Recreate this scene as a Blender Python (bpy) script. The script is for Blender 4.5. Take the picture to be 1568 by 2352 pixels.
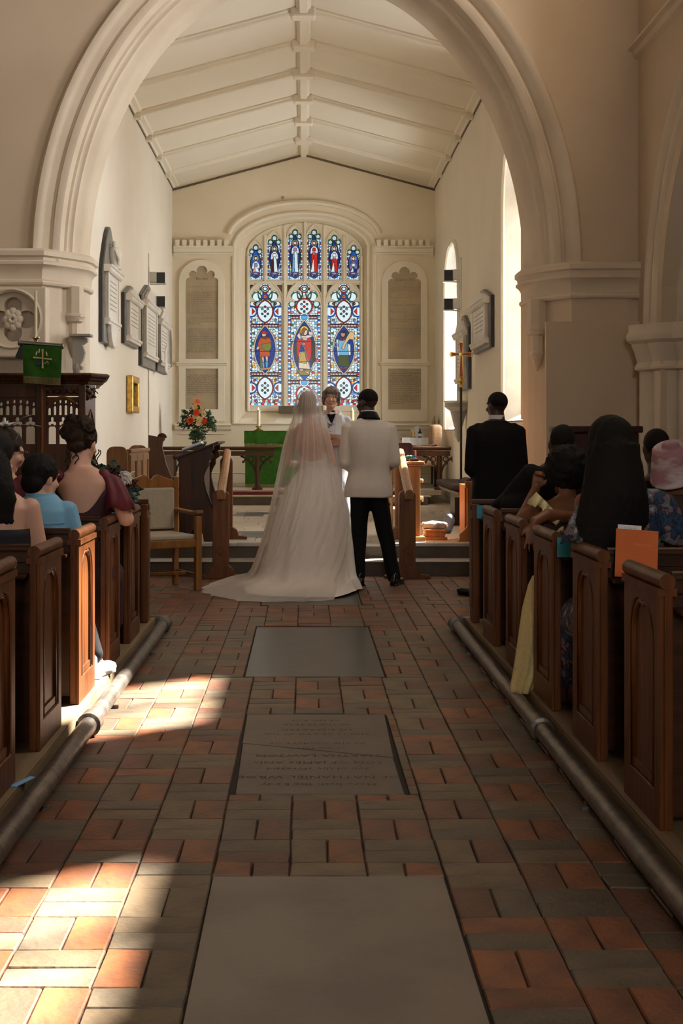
import bpy, bmesh, math, random
import numpy as np
from mathutils import Vector, Matrix, Euler, noise as mnoise
from mathutils.geometry import tessellate_polygon
for _o in list(bpy.data.objects): bpy.data.objects.remove(_o)
S = bpy.context.scene; C = S.collection; PI = math.pi; R = math.radians
RND = random.Random(7)

# ------------------------------------------------------------------ camera, sky, sun, exposure
cam_d = bpy.data.cameras.new('camera'); cam = bpy.data.objects.new('camera', cam_d); C.objects.link(cam)
cam.location = (0, 0, 1.38); cam.rotation_euler = (R(90), 0, 0)
cam_d.sensor_fit = 'VERTICAL'; cam_d.sensor_height = 36; cam_d.lens = 3000 / 2352 * 36
cam_d.shift_x = (784 - 697) / 2352; cam_d.shift_y = (1000 - 1176) / 2352
cam_d.clip_start = .05; cam_d.clip_end = 200
S.camera = cam
w = bpy.data.worlds.new('sky'); S.world = w; w.use_nodes = True
bg = w.node_tree.nodes['Background']; bg.inputs[0].default_value = (1, .957, .90, 1); bg.inputs[1].default_value = 25
sd = bpy.data.lights.new('sun', 'SUN'); sun = bpy.data.objects.new('sun', sd); C.objects.link(sun)
sd.energy = 75; sd.angle = R(1.6); sd.color = (1, .93, .82)
SUN = Vector((1, .75, 1.40)).normalized()
sun.rotation_euler = SUN.to_track_quat('Z', 'Y').to_euler()
S.view_settings.view_transform = 'Standard'; S.view_settings.look = 'None'
S.view_settings.gamma = 1; S.view_settings.use_curve_mapping = False; S.view_settings.exposure = 0
cy = S.cycles; cy.use_denoising = True; cy.max_bounces = 9; cy.diffuse_bounces = 6; cy.transparent_max_bounces = 24
cy.glossy_bounces = 3; cy.sample_clamp_indirect = 4; cy.caustics_reflective = False; cy.caustics_refractive = False

def portal(loc, rot, sx, sz):                       # sampling guide in a window opening (gives no light of its own)
    d = bpy.data.lights.new('daylight_opening', 'AREA'); d.shape = 'RECTANGLE'; d.size = sx; d.size_y = sz
    o = bpy.data.objects.new('daylight_opening', d); C.objects.link(o); o.location = loc; o.rotation_euler = rot
    d.cycles.is_portal = True
portal((2.95, 15.1, 3.3), (0, R(90), 0), 4.2, 2.2); portal((2.95, 21.2, 3.0), (0, R(90), 0), 3.6, 2.2)
portal((0, 24.75, 3.0), (R(-90), 0, 0), 2.8, 3.8)
portal((0, -3.9, 4.2), (R(90), 0, 0), 1.3, 3.2)
for _y in (9.96, 6.73): portal((3.92, _y, 6.5), (0, R(90), 0), 2.5, 1.7)

# ------------------------------------------------------------------ materials
M = {}
def lin(c): return tuple(((x / 255) / 12.92 if x / 255 <= .04045 else ((x / 255 + .055) / 1.055) ** 2.4) for x in c)
def base(name, rough, metal=0, spec=.5):
    m = bpy.data.materials.new(name); m.use_nodes = True; n = m.node_tree.nodes; l = m.node_tree.links
    b = n['Principled BSDF']; b.inputs['Roughness'].default_value = rough; b.inputs['Metallic'].default_value = metal
    b.inputs['Specular IOR Level'].default_value = spec
    M[name] = m; return m, n, l, b
def coords(n, l, scale=(1, 1, 1)):
    t = n.new('ShaderNodeTexCoord'); mp = n.new('ShaderNodeMapping'); mp.inputs['Scale'].default_value = scale
    l.new(t.outputs['Object'], mp.inputs[0]); return mp.outputs[0]
def mat(name, c1, rough=.6, metal=0, c2=None, scale=3, stretch=(1, 1, 1), bump=0, bscale=60, spec=.5, obj=0, detail=4, lo=.35, hi=.65):
    """two-tone noise colour with optional fine relief; obj = brightness change from object to object"""
    m, n, l, b = base(name, rough, metal, spec)
    if c2 is None: c2 = tuple(x * .82 for x in c1)
    co = coords(n, l, stretch)
    nz = n.new('ShaderNodeTexNoise'); nz.inputs['Scale'].default_value = scale; nz.inputs['Detail'].default_value = detail
    l.new(co, nz.inputs['Vector'])
    cr = n.new('ShaderNodeValToRGB'); cr.color_ramp.elements[0].position = lo; cr.color_ramp.elements[1].position = hi
    cr.color_ramp.elements[0].color = (*c1, 1); cr.color_ramp.elements[1].color = (*c2, 1)
    l.new(nz.outputs['Fac'], cr.inputs[0]); out = cr.outputs[0]
    if obj:
        oi = n.new('ShaderNodeObjectInfo'); mr = n.new('ShaderNodeMapRange')
        mr.inputs[3].default_value = 1 - obj; mr.inputs[4].default_value = 1 + obj
        l.new(oi.outputs['Random'], mr.inputs[0])
        hs = n.new('ShaderNodeHueSaturation'); l.new(mr.outputs[0], hs.inputs['Value']); l.new(out, hs.inputs['Color']); out = hs.outputs[0]
    l.new(out, b.inputs['Base Color'])
    if bump:
        bz = n.new('ShaderNodeTexNoise'); bz.inputs['Scale'].default_value = bscale; bz.inputs['Detail'].default_value = 5
        l.new(co, bz.inputs['Vector'])
        bp = n.new('ShaderNodeBump'); bp.inputs['Strength'].default_value = bump; bp.inputs['Distance'].default_value = .01
        l.new(bz.outputs['Fac'], bp.inputs['Height']); l.new(bp.outputs[0], b.inputs['Normal'])
    return m
mat('plaster', (.78, .715, .62), .85, c2=(.74, .675, .575), scale=1.1, bump=.12, bscale=14)
mat('plaster_east', (.74, .65, .50), .85, c2=(.68, .59, .44), scale=.9, bump=.12, bscale=12)
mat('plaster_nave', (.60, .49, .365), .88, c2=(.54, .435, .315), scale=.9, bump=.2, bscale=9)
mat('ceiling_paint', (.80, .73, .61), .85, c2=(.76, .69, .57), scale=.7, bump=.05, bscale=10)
mat('nave_low_bounce_paint', (.26, .21, .155), .85)  # kept dark on unseen nave surfaces to cut their bounced light
mat('limewashed_stone', (.66, .57, .45), .8, c2=(.59, .50, .385), scale=2, bump=.18, bscale=22)
mat('painted_moulding', (.78, .71, .58), .75, c2=(.73, .66, .52), scale=2)
mat('reveal_white', (.86, .84, .80), .8)
mat('gap_shadow_brown', (.12, .09, .06), .9)  # brown standing in for the shade of the ceiling joint
mat('pale_marble', (.74, .70, .63), .4, c2=(.62, .58, .52), scale=5)
mat('grey_marble', (.22, .21, .19), .4, c2=(.13, .125, .115), scale=6)
mat('black_marble', (.012, .012, .013), .3)
mat('bracket_grey', (.33, .30, .27), .8)
mat('engraved', (.33, .30, .26), .8)
mat('tablet_stone', (.40, .31, .20), .8, c2=(.31, .25, .17), scale=3, bump=.1)
mat('tablet_ink', (.11, .09, .065), .9)
mat('tablet_ink_faded', (.20, .165, .12), .9)
def wood(name, c1, c2, rough=.4, stretch=(9, 9, .7), scale=3, bump=.12, spec=.22):
    return mat(name, c1, rough, c2=c2, scale=scale, stretch=stretch, bump=bump, bscale=9, spec=spec, detail=6, lo=.3, hi=.72)
wood('pew_oak', (.135, .042, .009), (.05, .014, .003), .42, spec=.22)
wood('pew_rail_oak', (.055, .019, .006), (.022, .008, .003), .4, spec=.22, stretch=(.7, 9, 9))
wood('old_oak', (.060, .022, .008), (.024, .009, .004), .4)
wood('old_oak_flat', (.075, .030, .013), (.030, .012, .006), .4, stretch=(.7, 9, 9))
wood('railing_oak', (.17, .062, .017), (.085, .029, .008), .38)
wood('rail_oak', (.38, .20, .095), (.25, .12, .05), .35, stretch=(9, .7, 9))
wood('chair_oak', (.26, .115, .032), (.16, .065, .018), .38)
wood('stall_oak', (.22, .10, .035), (.12, .05, .018), .4)
wood('desk_oak', (.42, .18, .06), (.28, .11, .035), .36)
wood('pulpit_oak', (.085, .032, .013), (.035, .013, .006), .35)
wood('platform_wood', (.24, .17, .10), (.14, .09, .05), .6, stretch=(9, .6, 9))
wood('mahogany', (.045, .010, .006), (.022, .006, .004), .4)
mat('cast_iron', (.075, .065, .058), .38, metal=.55, c2=(.16, .13, .105), scale=14, bump=.35, bscale=40)
mat('brass', (.72, .47, .14), .25, metal=1)
mat('gold_frame', (.70, .42, .10), .35, metal=.9, c2=(.45, .25, .06), scale=20)
mat('chrome', (.45, .47, .50), .22, metal=1)
mat('red_enamel', (.35, .04, .015), .4)
mat('black_paint', (.008, .008, .009), .45)
mat('white_paint', (.78, .76, .71), .5)
mat('wax', (.78, .68, .46), .5)
mat('upholstery', (.36, .31, .23), .9, c2=(.32, .27, .20), scale=60, bump=.3, bscale=220)
mat('green_velvet', (.030, .095, .012), .95, c2=(.018, .066, .008), scale=12, spec=.1, bump=.3, bscale=60)
mat('gold_fringe', (.36, .30, .14), .9, c2=(.24, .20, .09), scale=120, stretch=(1, 1, .1))
mat('gold_thread', (.50, .36, .15), .8)
mat('pale_thread', (.55, .52, .30), .8)
mat('blue_thread', (.01, .02, .10), .8)
mat('white_cloth', (.80, .80, .80), .9)
mat('paper', (.80, .80, .84), .7)
mat('print_grey', (.25, .25, .3), .8)
mat('orange_card', (.62, .125, .008), .6)
mat('orange_ink', (.75, .24, .03), .6)
mat('cyan_card', (.03, .33, .46), .6)
mat('blue_card', (.20, .42, .70), .6)
mat('red_carpet', (.12, .008, .008), .95)
mat('slate', (.045, .045, .042), .3, c2=(.064, .060, .052), scale=5, bump=.12, bscale=30)
mat('slab_stone', (.20, .162, .135), .42, c2=(.145, .117, .10), scale=2.4, bump=.12, bscale=30)
mat('slab_stone_worn', (.125, .095, .070), .5, c2=(.095, .073, .055), scale=3, bump=.2, bscale=40)
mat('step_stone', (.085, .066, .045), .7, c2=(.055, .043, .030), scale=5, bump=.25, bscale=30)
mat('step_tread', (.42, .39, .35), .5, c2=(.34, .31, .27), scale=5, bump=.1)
mat('chancel_paving', (.42, .34, .25), .4, c2=(.33, .26, .19), scale=4, bump=.1, obj=.12)
mat('mortar', (.028, .020, .014), .95)
mat('brick_orange', (.215, .070, .024), .48, c2=(.115, .042, .020), scale=7, bump=.35, bscale=35, obj=.25)
mat('brick_red', (.135, .052, .028), .5, c2=(.09, .040, .024), scale=7, bump=.35, bscale=35, obj=.25)
mat('brick_buff', (.145, .100, .056), .5, c2=(.095, .066, .040), scale=7, bump=.35, bscale=35, obj=.22)
mat('brick_grey', (.110, .082, .053), .5, c2=(.074, .056, .038), scale=7, bump=.35, bscale=35, obj=.2)
mat('lead', (.02, .02, .022), .6)
mat('foliage', (.018, .05, .012), .6, c2=(.03, .08, .02), scale=30)
mat('foliage_blue', (.02, .07, .045), .6)
mat('petal_cream', (.80, .68, .40), .7, c2=(.7, .55, .3), scale=30)
mat('petal_orange', (.72, .12, .03), .7, c2=(.55, .06, .02), scale=40)
mat('petal_peach', (.82, .42, .22), .7, c2=(.75, .32, .15), scale=30)
mat('petal_white', (.75, .72, .68), .7)
mat('petal_maroon', (.06, .008, .008), .7)
# people
mat('skin_pale', (.60, .34, .24), .55, c2=(.55, .30, .21), scale=6)
mat('skin_olive', (.36, .17, .10), .55)
mat('skin_brown', (.20, .075, .030), .5, c2=(.16, .058, .022), scale=6)
mat('skin_dark', (.045, .020, .013), .45)
mat('hair_black', (.010, .008, .007), .75, spec=.15, bump=.6, bscale=45)
mat('hair_brown', (.014, .008, .005), .75, spec=.15, bump=.6, bscale=45, c2=(.045, .026, .015), scale=26)
mat('hair_grey', (.08, .062, .052), .75, spec=.15, bump=.6, bscale=45, c2=(.30, .27, .25), scale=22, stretch=(6, 6, 1))
mat('hair_blond', (.30, .19, .12), .75, spec=.15, bump=.6, bscale=45, c2=(.17, .10, .06), scale=22, stretch=(6, 6, 1))
mat('suit_black', (.006, .006, .007), .85, spec=.2)
mat('suit_ivory', (.68, .62, .55), .85, c2=(.61, .555, .49), scale=4, bump=.12, bscale=160)
mat('satin_black', (.003, .003, .004), .7, spec=.2)
mat('shoe_black', (.006, .006, .007), .25)
mat('shirt_white', (.78, .78, .80), .8)
mat('shirt_blue', (.17, .38, .55), .8, c2=(.15, .34, .50), scale=5)
mat('burgundy', (.13, .005, .018), .7, c2=(.08, .003, .010), scale=8, stretch=(6, 6, .6))
mat('burgundy_dark', (.035, .003, .008), .75)
mat('dress_black', (.008, .007, .010), .8)
mat('alb_white', (.66, .66, .70), .8, c2=(.58, .58, .63), scale=6, stretch=(5, 5, .4))
mat('stole_white', (.78, .79, .81), .7)
mat('yellow_dress', (.50, .40, .18), .8, c2=(.42, .33, .14), scale=20, stretch=(8, 8, .4))
mat('yellow_ruffle', (.68, .60, .34), .8, c2=(.60, .52, .27), scale=14)
mat('headwrap', (.58, .50, .50), .85, c2=(.33, .17, .20), scale=5, stretch=(1, 1, 3), lo=.45, hi=.6)
mat('glasses_black', (.01, .01, .012), .3)
mat('eye_white', (.7, .66, .62), .3)
mat('eye_dark', (.02, .012, .01), .2)
mat('lip', (.35, .09, .07), .5)
mat('teeth', (.8, .77, .7), .3)
mat('trainer_white', (.50, .51, .54), .6)
mat('cushion_grey', (.20, .21, .24), .6, c2=(.35, .37, .42), scale=12, bump=.3, bscale=30)
mat('bag_blue', (.10, .13, .20), .6)
mat('pink_plastic', (.6, .15, .35), .5)
mat('teal_plastic', (.02, .25, .28), .5)
mat('tapestry', (.22, .12, .06), .9, c2=(.30, .18, .10), scale=40)
mat('brown_cloth', (.045, .025, .018), .9)
def flower_print():
    m, n, l, b = base('floral_print', .8)
    co = coords(n, l); v = n.new('ShaderNodeTexNoise'); v.inputs['Scale'].default_value = 22; v.inputs['Detail'].default_value = 4; l.new(co, v.inputs['Vector'])
    cr = n.new('ShaderNodeValToRGB'); e = cr.color_ramp.elements; cr.color_ramp.interpolation = 'EASE'
    e[0].position = .3; e[0].color = (.005, .007, .02, 1); e[1].position = .42; e[1].color = (.015, .045, .10, 1)
    for p, c in ((.5, (.008, .012, .03, 1)), (.56, (.22, .11, .13, 1)), (.6, (.04, .12, .12, 1)), (.68, (.34, .31, .36, 1))):
        k = e.new(p); k.color = c
    l.new(v.outputs['Fac'], cr.inputs[0]); l.new(cr.outputs[0], b.inputs['Base Color'])
flower_print()
def veil_mat(name, alpha, col):
    m, n, l, b = base(name, .7); out = n['Material Output']
    tr = n.new('ShaderNodeBsdfTransparent'); df = n.new('ShaderNodeBsdfDiffuse'); tl = n.new('ShaderNodeBsdfTranslucent')
    a = n.new('ShaderNodeMixShader'); a.inputs[0].default_value = .4; c = n.new('ShaderNodeMixShader')
    df.inputs[0].default_value = (*col, 1); tl.inputs[0].default_value = (*col, 1)
    l.new(df.outputs[0], a.inputs[1]); l.new(tl.outputs[0], a.inputs[2])
    # gathered folds of the tulle are denser than the stretches between them
    lw = n.new('ShaderNodeLayerWeight'); lw.inputs[0].default_value = .35
    mr = n.new('ShaderNodeMapRange'); mr.inputs[3].default_value = alpha; mr.inputs[4].default_value = min(1, alpha + .4)
    l.new(lw.outputs['Facing'], mr.inputs[0]); l.new(mr.outputs[0], c.inputs[0])
    l.new(tr.outputs[0], c.inputs[1]); l.new(a.outputs[0], c.inputs[2]); l.new(c.outputs[0], out.inputs[0])
veil_mat('tulle', .40, (.85, .79, .73)); 
def satin():
    m = mat('satin_ivory', (.80, .75, .69), .45, c2=(.74, .69, .62), scale=3)
    m.node_tree.nodes['Principled BSDF'].inputs['Sheen Weight'].default_value = .2
satin()
def glass_mat(name, scale):                          # painted glass: lets the sky through, coloured by the pane
    m, n, l, b = base(name, .3); out = n['Material Output']
    at = n.new('ShaderNodeAttribute'); at.attribute_name = 'glass'; tr = n.new('ShaderNodeBsdfTransparent')
    mx = n.new('ShaderNodeVectorMath'); mx.operation = 'SCALE'; mx.inputs['Scale'].default_value = scale
    tn = n.new('ShaderNodeVectorMath'); tn.operation = 'MULTIPLY'; tn.inputs[1].default_value = (.93, 1.04, 1.12); l.new(at.outputs['Color'], tn.inputs[0]); l.new(tn.outputs[0], mx.inputs[0]); l.new(mx.outputs[0], tr.inputs[0])
    gl = n.new('ShaderNodeBsdfGlossy'); gl.inputs['Roughness'].default_value = .2; mi = n.new('ShaderNodeMixShader'); mi.inputs[0].default_value = .03
    l.new(tr.outputs[0], mi.inputs[1]); l.new(gl.outputs[0], mi.inputs[2]); l.new(mi.outputs[0], out.inputs[0])
glass_mat('stained_glass', .041)
def clear_glass():
    m, n, l, b = base('clear_glass', .1); out = n['Material Output']
    tr = n.new('ShaderNodeBsdfTransparent'); tr.inputs[0].default_value = (.93, .95, .96, 1)
    gl = n.new('ShaderNodeBsdfGlossy'); gl.inputs['Roughness'].default_value = .05; mi = n.new('ShaderNodeMixShader'); mi.inputs[0].default_value = .05
    l.new(tr.outputs[0], mi.inputs[1]); l.new(gl.outputs[0], mi.inputs[2]); l.new(mi.outputs[0], out.inputs[0])
clear_glass()
def flame():
    m, n, l, b = base('flame', .5); b.inputs['Emission Color'].default_value = (1, .72, .35, 1); b.inputs['Emission Strength'].default_value = 3
flame()

# ------------------------------------------------------------------ mesh tools
class MB:
    def __init__(s): s.v = []; s.f = []
    def add(s, vs, fs):
        o = len(s.v); s.v += [tuple(p) for p in vs]; s.f += [tuple(i + o for i in f) for f in fs]; return s
    def box(s, x0, x1, y0, y1, z0, z1, T=None):
        vs = [Vector(p) for p in ((x0, y0, z0), (x1, y0, z0), (x1, y1, z0), (x0, y1, z0), (x0, y0, z1), (x1, y0, z1), (x1, y1, z1), (x0, y1, z1))]
        if T: vs = [T @ p for p in vs]
        return s.add(vs, [(0, 3, 2, 1), (4, 5, 6, 7), (0, 1, 5, 4), (1, 2, 6, 5), (2, 3, 7, 6), (3, 0, 4, 7)])
    def tube(s, pts, rad, n=10, caps=True):
        pts = [Vector(p) for p in pts]; m = len(pts)
        if not hasattr(rad, '__len__'): rad = [rad] * m
        rings = []; up = None
        for i, p in enumerate(pts):
            t = (pts[min(i + 1, m - 1)] - pts[max(i - 1, 0)]).normalized()
            if up is None:
                up = t.orthogonal().normalized()
            up = (up - t * up.dot(t)).normalized(); sd_ = t.cross(up)
            rings.append([p + (up * math.cos(2 * PI * k / n) + sd_ * math.sin(2 * PI * k / n)) * rad[i] for k in range(n)])
        return s.rings(rings, caps)
    def rings(s, rings, caps=True, closed=True, wrap=False):
        n = len(rings[0]); vs = [p for r in rings for p in r]; fs = []
        m = len(rings)
        for i in range(m if wrap else m - 1):
            for k in range(n if closed else n - 1):
                a, b = i * n + k, i * n + (k + 1) % n; j = (i + 1) % m
                fs.append((a, b, j * n + (k + 1) % n, j * n + k))
        if caps and closed and not wrap:
            fs.append(tuple(range(n))[::-1]); fs.append(tuple((m - 1) * n + k for k in range(n)))
        return s.add(vs, fs)
    def lathe(s, prof, c=(0, 0, 0), n=20, T=None):
        rg = []
        for r, z in prof:
            ring = [Vector((c[0] + r * math.cos(2 * PI * k / n), c[1] + r * math.sin(2 * PI * k / n), c[2] + z)) for k in range(n)]
            rg.append([T @ p for p in ring] if T else ring)
        return s.rings(rg)
    def ell(s, c, r, T=None, n=14, m=9):
        if not hasattr(r, '__len__'): r = (r, r, r)
        rg = []
        for i in range(m + 1):
            a = -PI / 2 + PI * i / m; a = max(-PI / 2 + .02, min(PI / 2 - .02, a))
            ring = [Vector((r[0] * math.cos(a) * math.cos(2 * PI * k / n), r[1] * math.cos(a) * math.sin(2 * PI * k / n), r[2] * math.sin(a))) for k in range(n)]
            ring = [(T @ p if T else p) + Vector(c) for p in ring]; rg.append(ring)
        return s.rings(rg)
    def cap(s, p0, p1, r0, r1, n=12):
        p0 = Vector(p0); p1 = Vector(p1); d = p1 - p0; L = d.length; t = d / L if L else Vector((0, 0, 1))
        pts = []; rr = []
        for a in (-80, -50, -20): pts.append(p0 + t * r0 * math.sin(R(a))); rr.append(r0 * math.cos(R(a)))
        for a in (20, 50, 80): pts.append(p1 + t * r1 * math.sin(R(a))); rr.append(r1 * math.cos(R(a)))
        return s.tube(pts, rr, n)
    def chain(s, pts, rad, n=12):
        for i in range(len(pts) - 1): s.cap(pts[i], pts[i + 1], rad[i], rad[i + 1], n)
        return s
    def plate(s, outer, holes, d0, d1, f):
        loops = [outer] + list(holes); flat = [p for lp in loops for p in lp]
        tri = tessellate_polygon([[Vector((p[0], p[1], 0)) for p in lp] for lp in loops]); n = len(flat)
        vs = [f(p[0], p[1], d0) for p in flat] + [f(p[0], p[1], d1) for p in flat]
        fs = [tuple(t) for t in tri] + [tuple(i + n for i in reversed(t)) for t in tri]; o = 0
        for lp in loops:
            k = len(lp)
            for i in range(k): a, b = o + i, o + (i + 1) % k; fs.append((a, b, b + n, a + n))
            o += k
        return s.add(vs, fs)
    def sweep(s, prof, frames, closed_prof=True, caps=True):
        """prof [(a,b)], frames [(origin, A, B)] -> origin + a*A + b*B"""
        return s.rings([[o + A * a + B * b for a, b in prof] for o, A, B in frames], caps, closed_prof)
    def xf(s, T): s.v = [tuple(T @ Vector(p)) for p in s.v]; return s
    def jit(s, amp, freq, seed=0):
        s.v = [tuple(Vector(p) + mnoise.noise_vector(Vector(p) * freq + Vector((seed, 0, 0))) * amp) for p in s.v]; return s
    def mesh(s, name):
        me = bpy.data.meshes.new(name); me.from_pydata(s.v, [], s.f)
        bm = bmesh.new(); bm.from_mesh(me); bmesh.ops.recalc_face_normals(bm, faces=bm.faces); bm.to_mesh(me); bm.free()
        return me
    def build(s, name, mt, parent=None, smooth=False, bevel=0, kind=None, label=None, seg=2):
        me = s.mesh(name); o = bpy.data.objects.new(name, me); C.objects.link(o)
        fin(o, mt, parent, smooth, bevel, seg)
        if kind: o['kind'] = kind
        if label: o['label'] = label
        return o
def fin(o, mt, parent=None, smooth=False, bevel=0, seg=2):
    o.data.materials.append(M[mt] if isinstance(mt, str) else mt)
    if smooth:
        o.data.polygons.foreach_set('use_smooth', [True] * len(o.data.polygons))
        if smooth == 'auto': o.data.set_sharp_from_angle(angle=R(38))
    if bevel:
        b = o.modifiers.new('edge', 'BEVEL'); b.width = bevel; b.segments = seg; b.limit_method = 'ANGLE'; b.angle_limit = R(35)
    if parent:
        o.parent = parent
        if parent.location.length or parent.rotation_euler.to_quaternion().angle: o.matrix_parent_inverse = pinv(parent)
def pinv(p):
    m = Matrix.Translation(p.location) @ p.rotation_euler.to_matrix().to_4x4()
    q = p.parent
    return m.inverted() if not q else m.inverted()
def thing(name, label, cat, loc=(0, 0, 0), group=None):
    o = bpy.data.objects.new(name, None); C.objects.link(o); o.location = loc; o.empty_display_size = .1
    return tag(o, label, cat, group)
def tag(o, label, cat, group=None):
    o['label'] = label; o['category'] = cat
    if group: o['group'] = group
    return o
def st(mb, name, mt, **k): return mb.build(name, mt, kind='structure', **k)
def boolean(o, cutter_mb, op='DIFFERENCE'):
    cme = cutter_mb.mesh('cut'); c = bpy.data.objects.new('cut', cme); C.objects.link(c)
    b = o.modifiers.new('b', 'BOOLEAN'); b.object = c; b.operation = op; b.solver = 'EXACT'
    bpy.context.view_layer.update(); dg = bpy.context.evaluated_depsgraph_get()
    me = bpy.data.meshes.new_from_object(o.evaluated_get(dg)); o.modifiers.clear(); o.data = me; bpy.data.objects.remove(c)
def blob(mb, name, mt, parent, voxel=.012, smooth=5, wr=0, wf=6, seed=0, post=None):
    """fuses overlapping volumes into one continuous skin"""
    me = mb.mesh(name); o = bpy.data.objects.new(name, me); C.objects.link(o)
    r = o.modifiers.new('r', 'REMESH'); r.mode = 'VOXEL'; r.voxel_size = voxel; r.use_smooth_shade = True
    s_ = o.modifiers.new('s', 'SMOOTH'); s_.iterations = smooth; s_.factor = .5
    bpy.context.view_layer.update(); dg = bpy.context.evaluated_depsgraph_get()
    m2 = bpy.data.meshes.new_from_object(o.evaluated_get(dg)); o.modifiers.clear(); o.data = m2
    if wr:
        nv = len(m2.vertices); co = np.empty(nv * 3, np.float32); no = co.copy(); m2.vertices.foreach_get('co', co); m2.vertex_normals.foreach_get('vector', no)
        co = co.reshape(-1, 3); k_ = np.array([mnoise.noise(Vector((p[0] * wf, p[1] * wf, p[2] * wf * .6 + seed))) for p in co.tolist()], np.float32)
        co += no.reshape(-1, 3) * k_[:, None] * wr; m2.vertices.foreach_set('co', co.ravel()); m2.update()
    fin(o, mt, parent, True); return o
def arc(cx, cz, r, a0, a1, n): return [(cx + r * math.cos(R(a0 + (a1 - a0) * i / n)), cz + r * math.sin(R(a0 + (a1 - a0) * i / n))) for i in range(n + 1)]
def pointed(w, h0, h1, n=8):
    """half-width w, springing h0, apex h1: closed outline from bottom left going round (base at 0)"""
    H = h1 - h0; c = (H * H - w * w) / (2 * w); rr = w + c
    L = []
    for i in range(n + 1):
        a = math.atan2(H, c) * i / n if c > -w else 0
        L.append((rr * math.cos(a) - c, h0 + rr * math.sin(a)))
    right = L; left = [(-x, z) for x, z in reversed(right[:-1])]
    return [(-w, 0), (w, 0)] + right[0:] + left
def foil(w, lobes, drop, n=72, cz=0):
    """cusped head: union of circles (units of w) over a straight-sided light of depth drop; springing at 0"""
    pts = []; 
    for i in range(n + 1):
        a = PI * i / n; dx, dz = math.cos(a), math.sin(a); best = 0
        for (lx, lz, r) in lobes:
            for sx in ((1, -1) if lx else (1,)):
                b = dx * lx * sx + dz * lz; c = lx * lx + lz * lz - r * r; D = b * b - c
                if D > 0 and b + math.sqrt(D) > best and (b - math.sqrt(D)) < max(best, .86): best = b + math.sqrt(D)
        best = max(best, .62)
        if abs(dx * best) > 1: best = 1 / abs(dx)
        pts.append((dx * best * w, dz * best * w))
    pts[0] = (w, 0); pts[-1] = (-w, 0)
    return pts + [(-w, -drop), (w, -drop)]
BIG = [(0, .98, .36), (.53, .58, .30), (.77, 0, .235)]
SMALL = [(0, .95, .44), (.58, .48, .36), (.70, 0, .32)]
BOARD = [(0, .66, .33), (.55, .45, .24), (.77, .02, .24)]
def letters(txt, size, f, name, mt, parent, align='LEFT', lift=0, font_shear=0, space=1.0, label=None):
    c = bpy.data.curves.new(name, 'FONT'); c.body = txt; c.size = size; c.align_x = align; c.resolution_u = 1; c.shear = font_shear
    c.space_character = space; c.space_line = 1.0
    o = bpy.data.objects.new(name, c); C.objects.link(o); bpy.context.view_layer.update()
    me = bpy.data.meshes.new_from_object(o.evaluated_get(bpy.context.evaluated_depsgraph_get())); bpy.data.objects.remove(o)
    for v in me.vertices: v.co = f(v.co.x, v.co.y, lift)
    o = bpy.data.objects.new(name, me); C.objects.link(o); fin(o, mt, parent)
    if label: o['label'] = label
    return o
# ================================================================== the setting
XL, XR = -2.41, 2.41; YA, YB, YE = 12.9, 13.7, 24.0; FC, FS = .286, .50; EAVE, RIDGE = 5.96, 6.60
AX, AA, AB, AZ = .03, 2.27, 3.07, 3.08            # chancel arch: centre, half span, rise, springing
XW = 3.30                                          # south nave wall

# --- floors
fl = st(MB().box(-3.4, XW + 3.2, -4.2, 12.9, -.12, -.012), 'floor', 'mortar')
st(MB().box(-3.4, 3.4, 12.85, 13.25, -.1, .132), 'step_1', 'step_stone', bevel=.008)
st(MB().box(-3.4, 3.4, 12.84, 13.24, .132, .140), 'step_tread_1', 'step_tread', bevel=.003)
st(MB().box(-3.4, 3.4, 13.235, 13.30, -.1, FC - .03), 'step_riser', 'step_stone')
cf = st(MB().box(-3.4, 3.4, 13.25, 24.6, -.1, FC - .01), 'floor_chancel', 'chancel_paving')
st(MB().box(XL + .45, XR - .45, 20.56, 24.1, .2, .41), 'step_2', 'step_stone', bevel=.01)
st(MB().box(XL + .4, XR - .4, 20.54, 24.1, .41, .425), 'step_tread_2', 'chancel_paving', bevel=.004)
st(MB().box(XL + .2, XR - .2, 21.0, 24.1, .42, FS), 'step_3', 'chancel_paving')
st(MB().box(-1.75, 1.75, 20.95, 21.0, .425, .478), 'carpet_edge', 'red_carpet', bevel=.006)
# the broad stone kerb along the top of the chancel steps, one slab after another
x = -3.35; rr = random.Random(3)
while x < 3.3:
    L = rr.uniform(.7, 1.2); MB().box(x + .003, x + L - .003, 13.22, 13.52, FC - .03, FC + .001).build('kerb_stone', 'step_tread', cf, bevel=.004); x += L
# nave bricks in basket weave
def bmesh_brick(sd):
    m = MB(); e = .004; q = random.Random(sd); j = lambda: q.uniform(-.0025, .0025)
    b = [(-.5, -.5), (.5, -.5), (.5, .5), (-.5, .5)]; W, D = .2400, .1182
    o = [(x * W + j(), y * D + j()) for x, y in b]; i = [(x * (W - 2 * e) / W, y * (D - 2 * e) / D) for x, y in o]
    t = [q.uniform(-.0018, .0018) for _ in b]
    m.add([(x, y, -.03) for x, y in o] + [(x, y, -.005) for x, y in o] + [(x, y, tt) for (x, y), tt in zip(i, t)],
          [(0, 1, 5, 4), (1, 2, 6, 5), (2, 3, 7, 6), (3, 0, 4, 7), (4, 5, 9, 8), (5, 6, 10, 9), (6, 7, 11, 10), (7, 4, 8, 11), (8, 9, 10, 11)])
    return m
brick_me = []
for k in range(4):
    row = {}
    for mt in ('brick_orange', 'brick_red', 'brick_buff', 'brick_grey'):
        me = bmesh_brick(k).mesh('brick'); me.materials.append(M[mt]); row[mt] = me
    brick_me.append(row)
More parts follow.
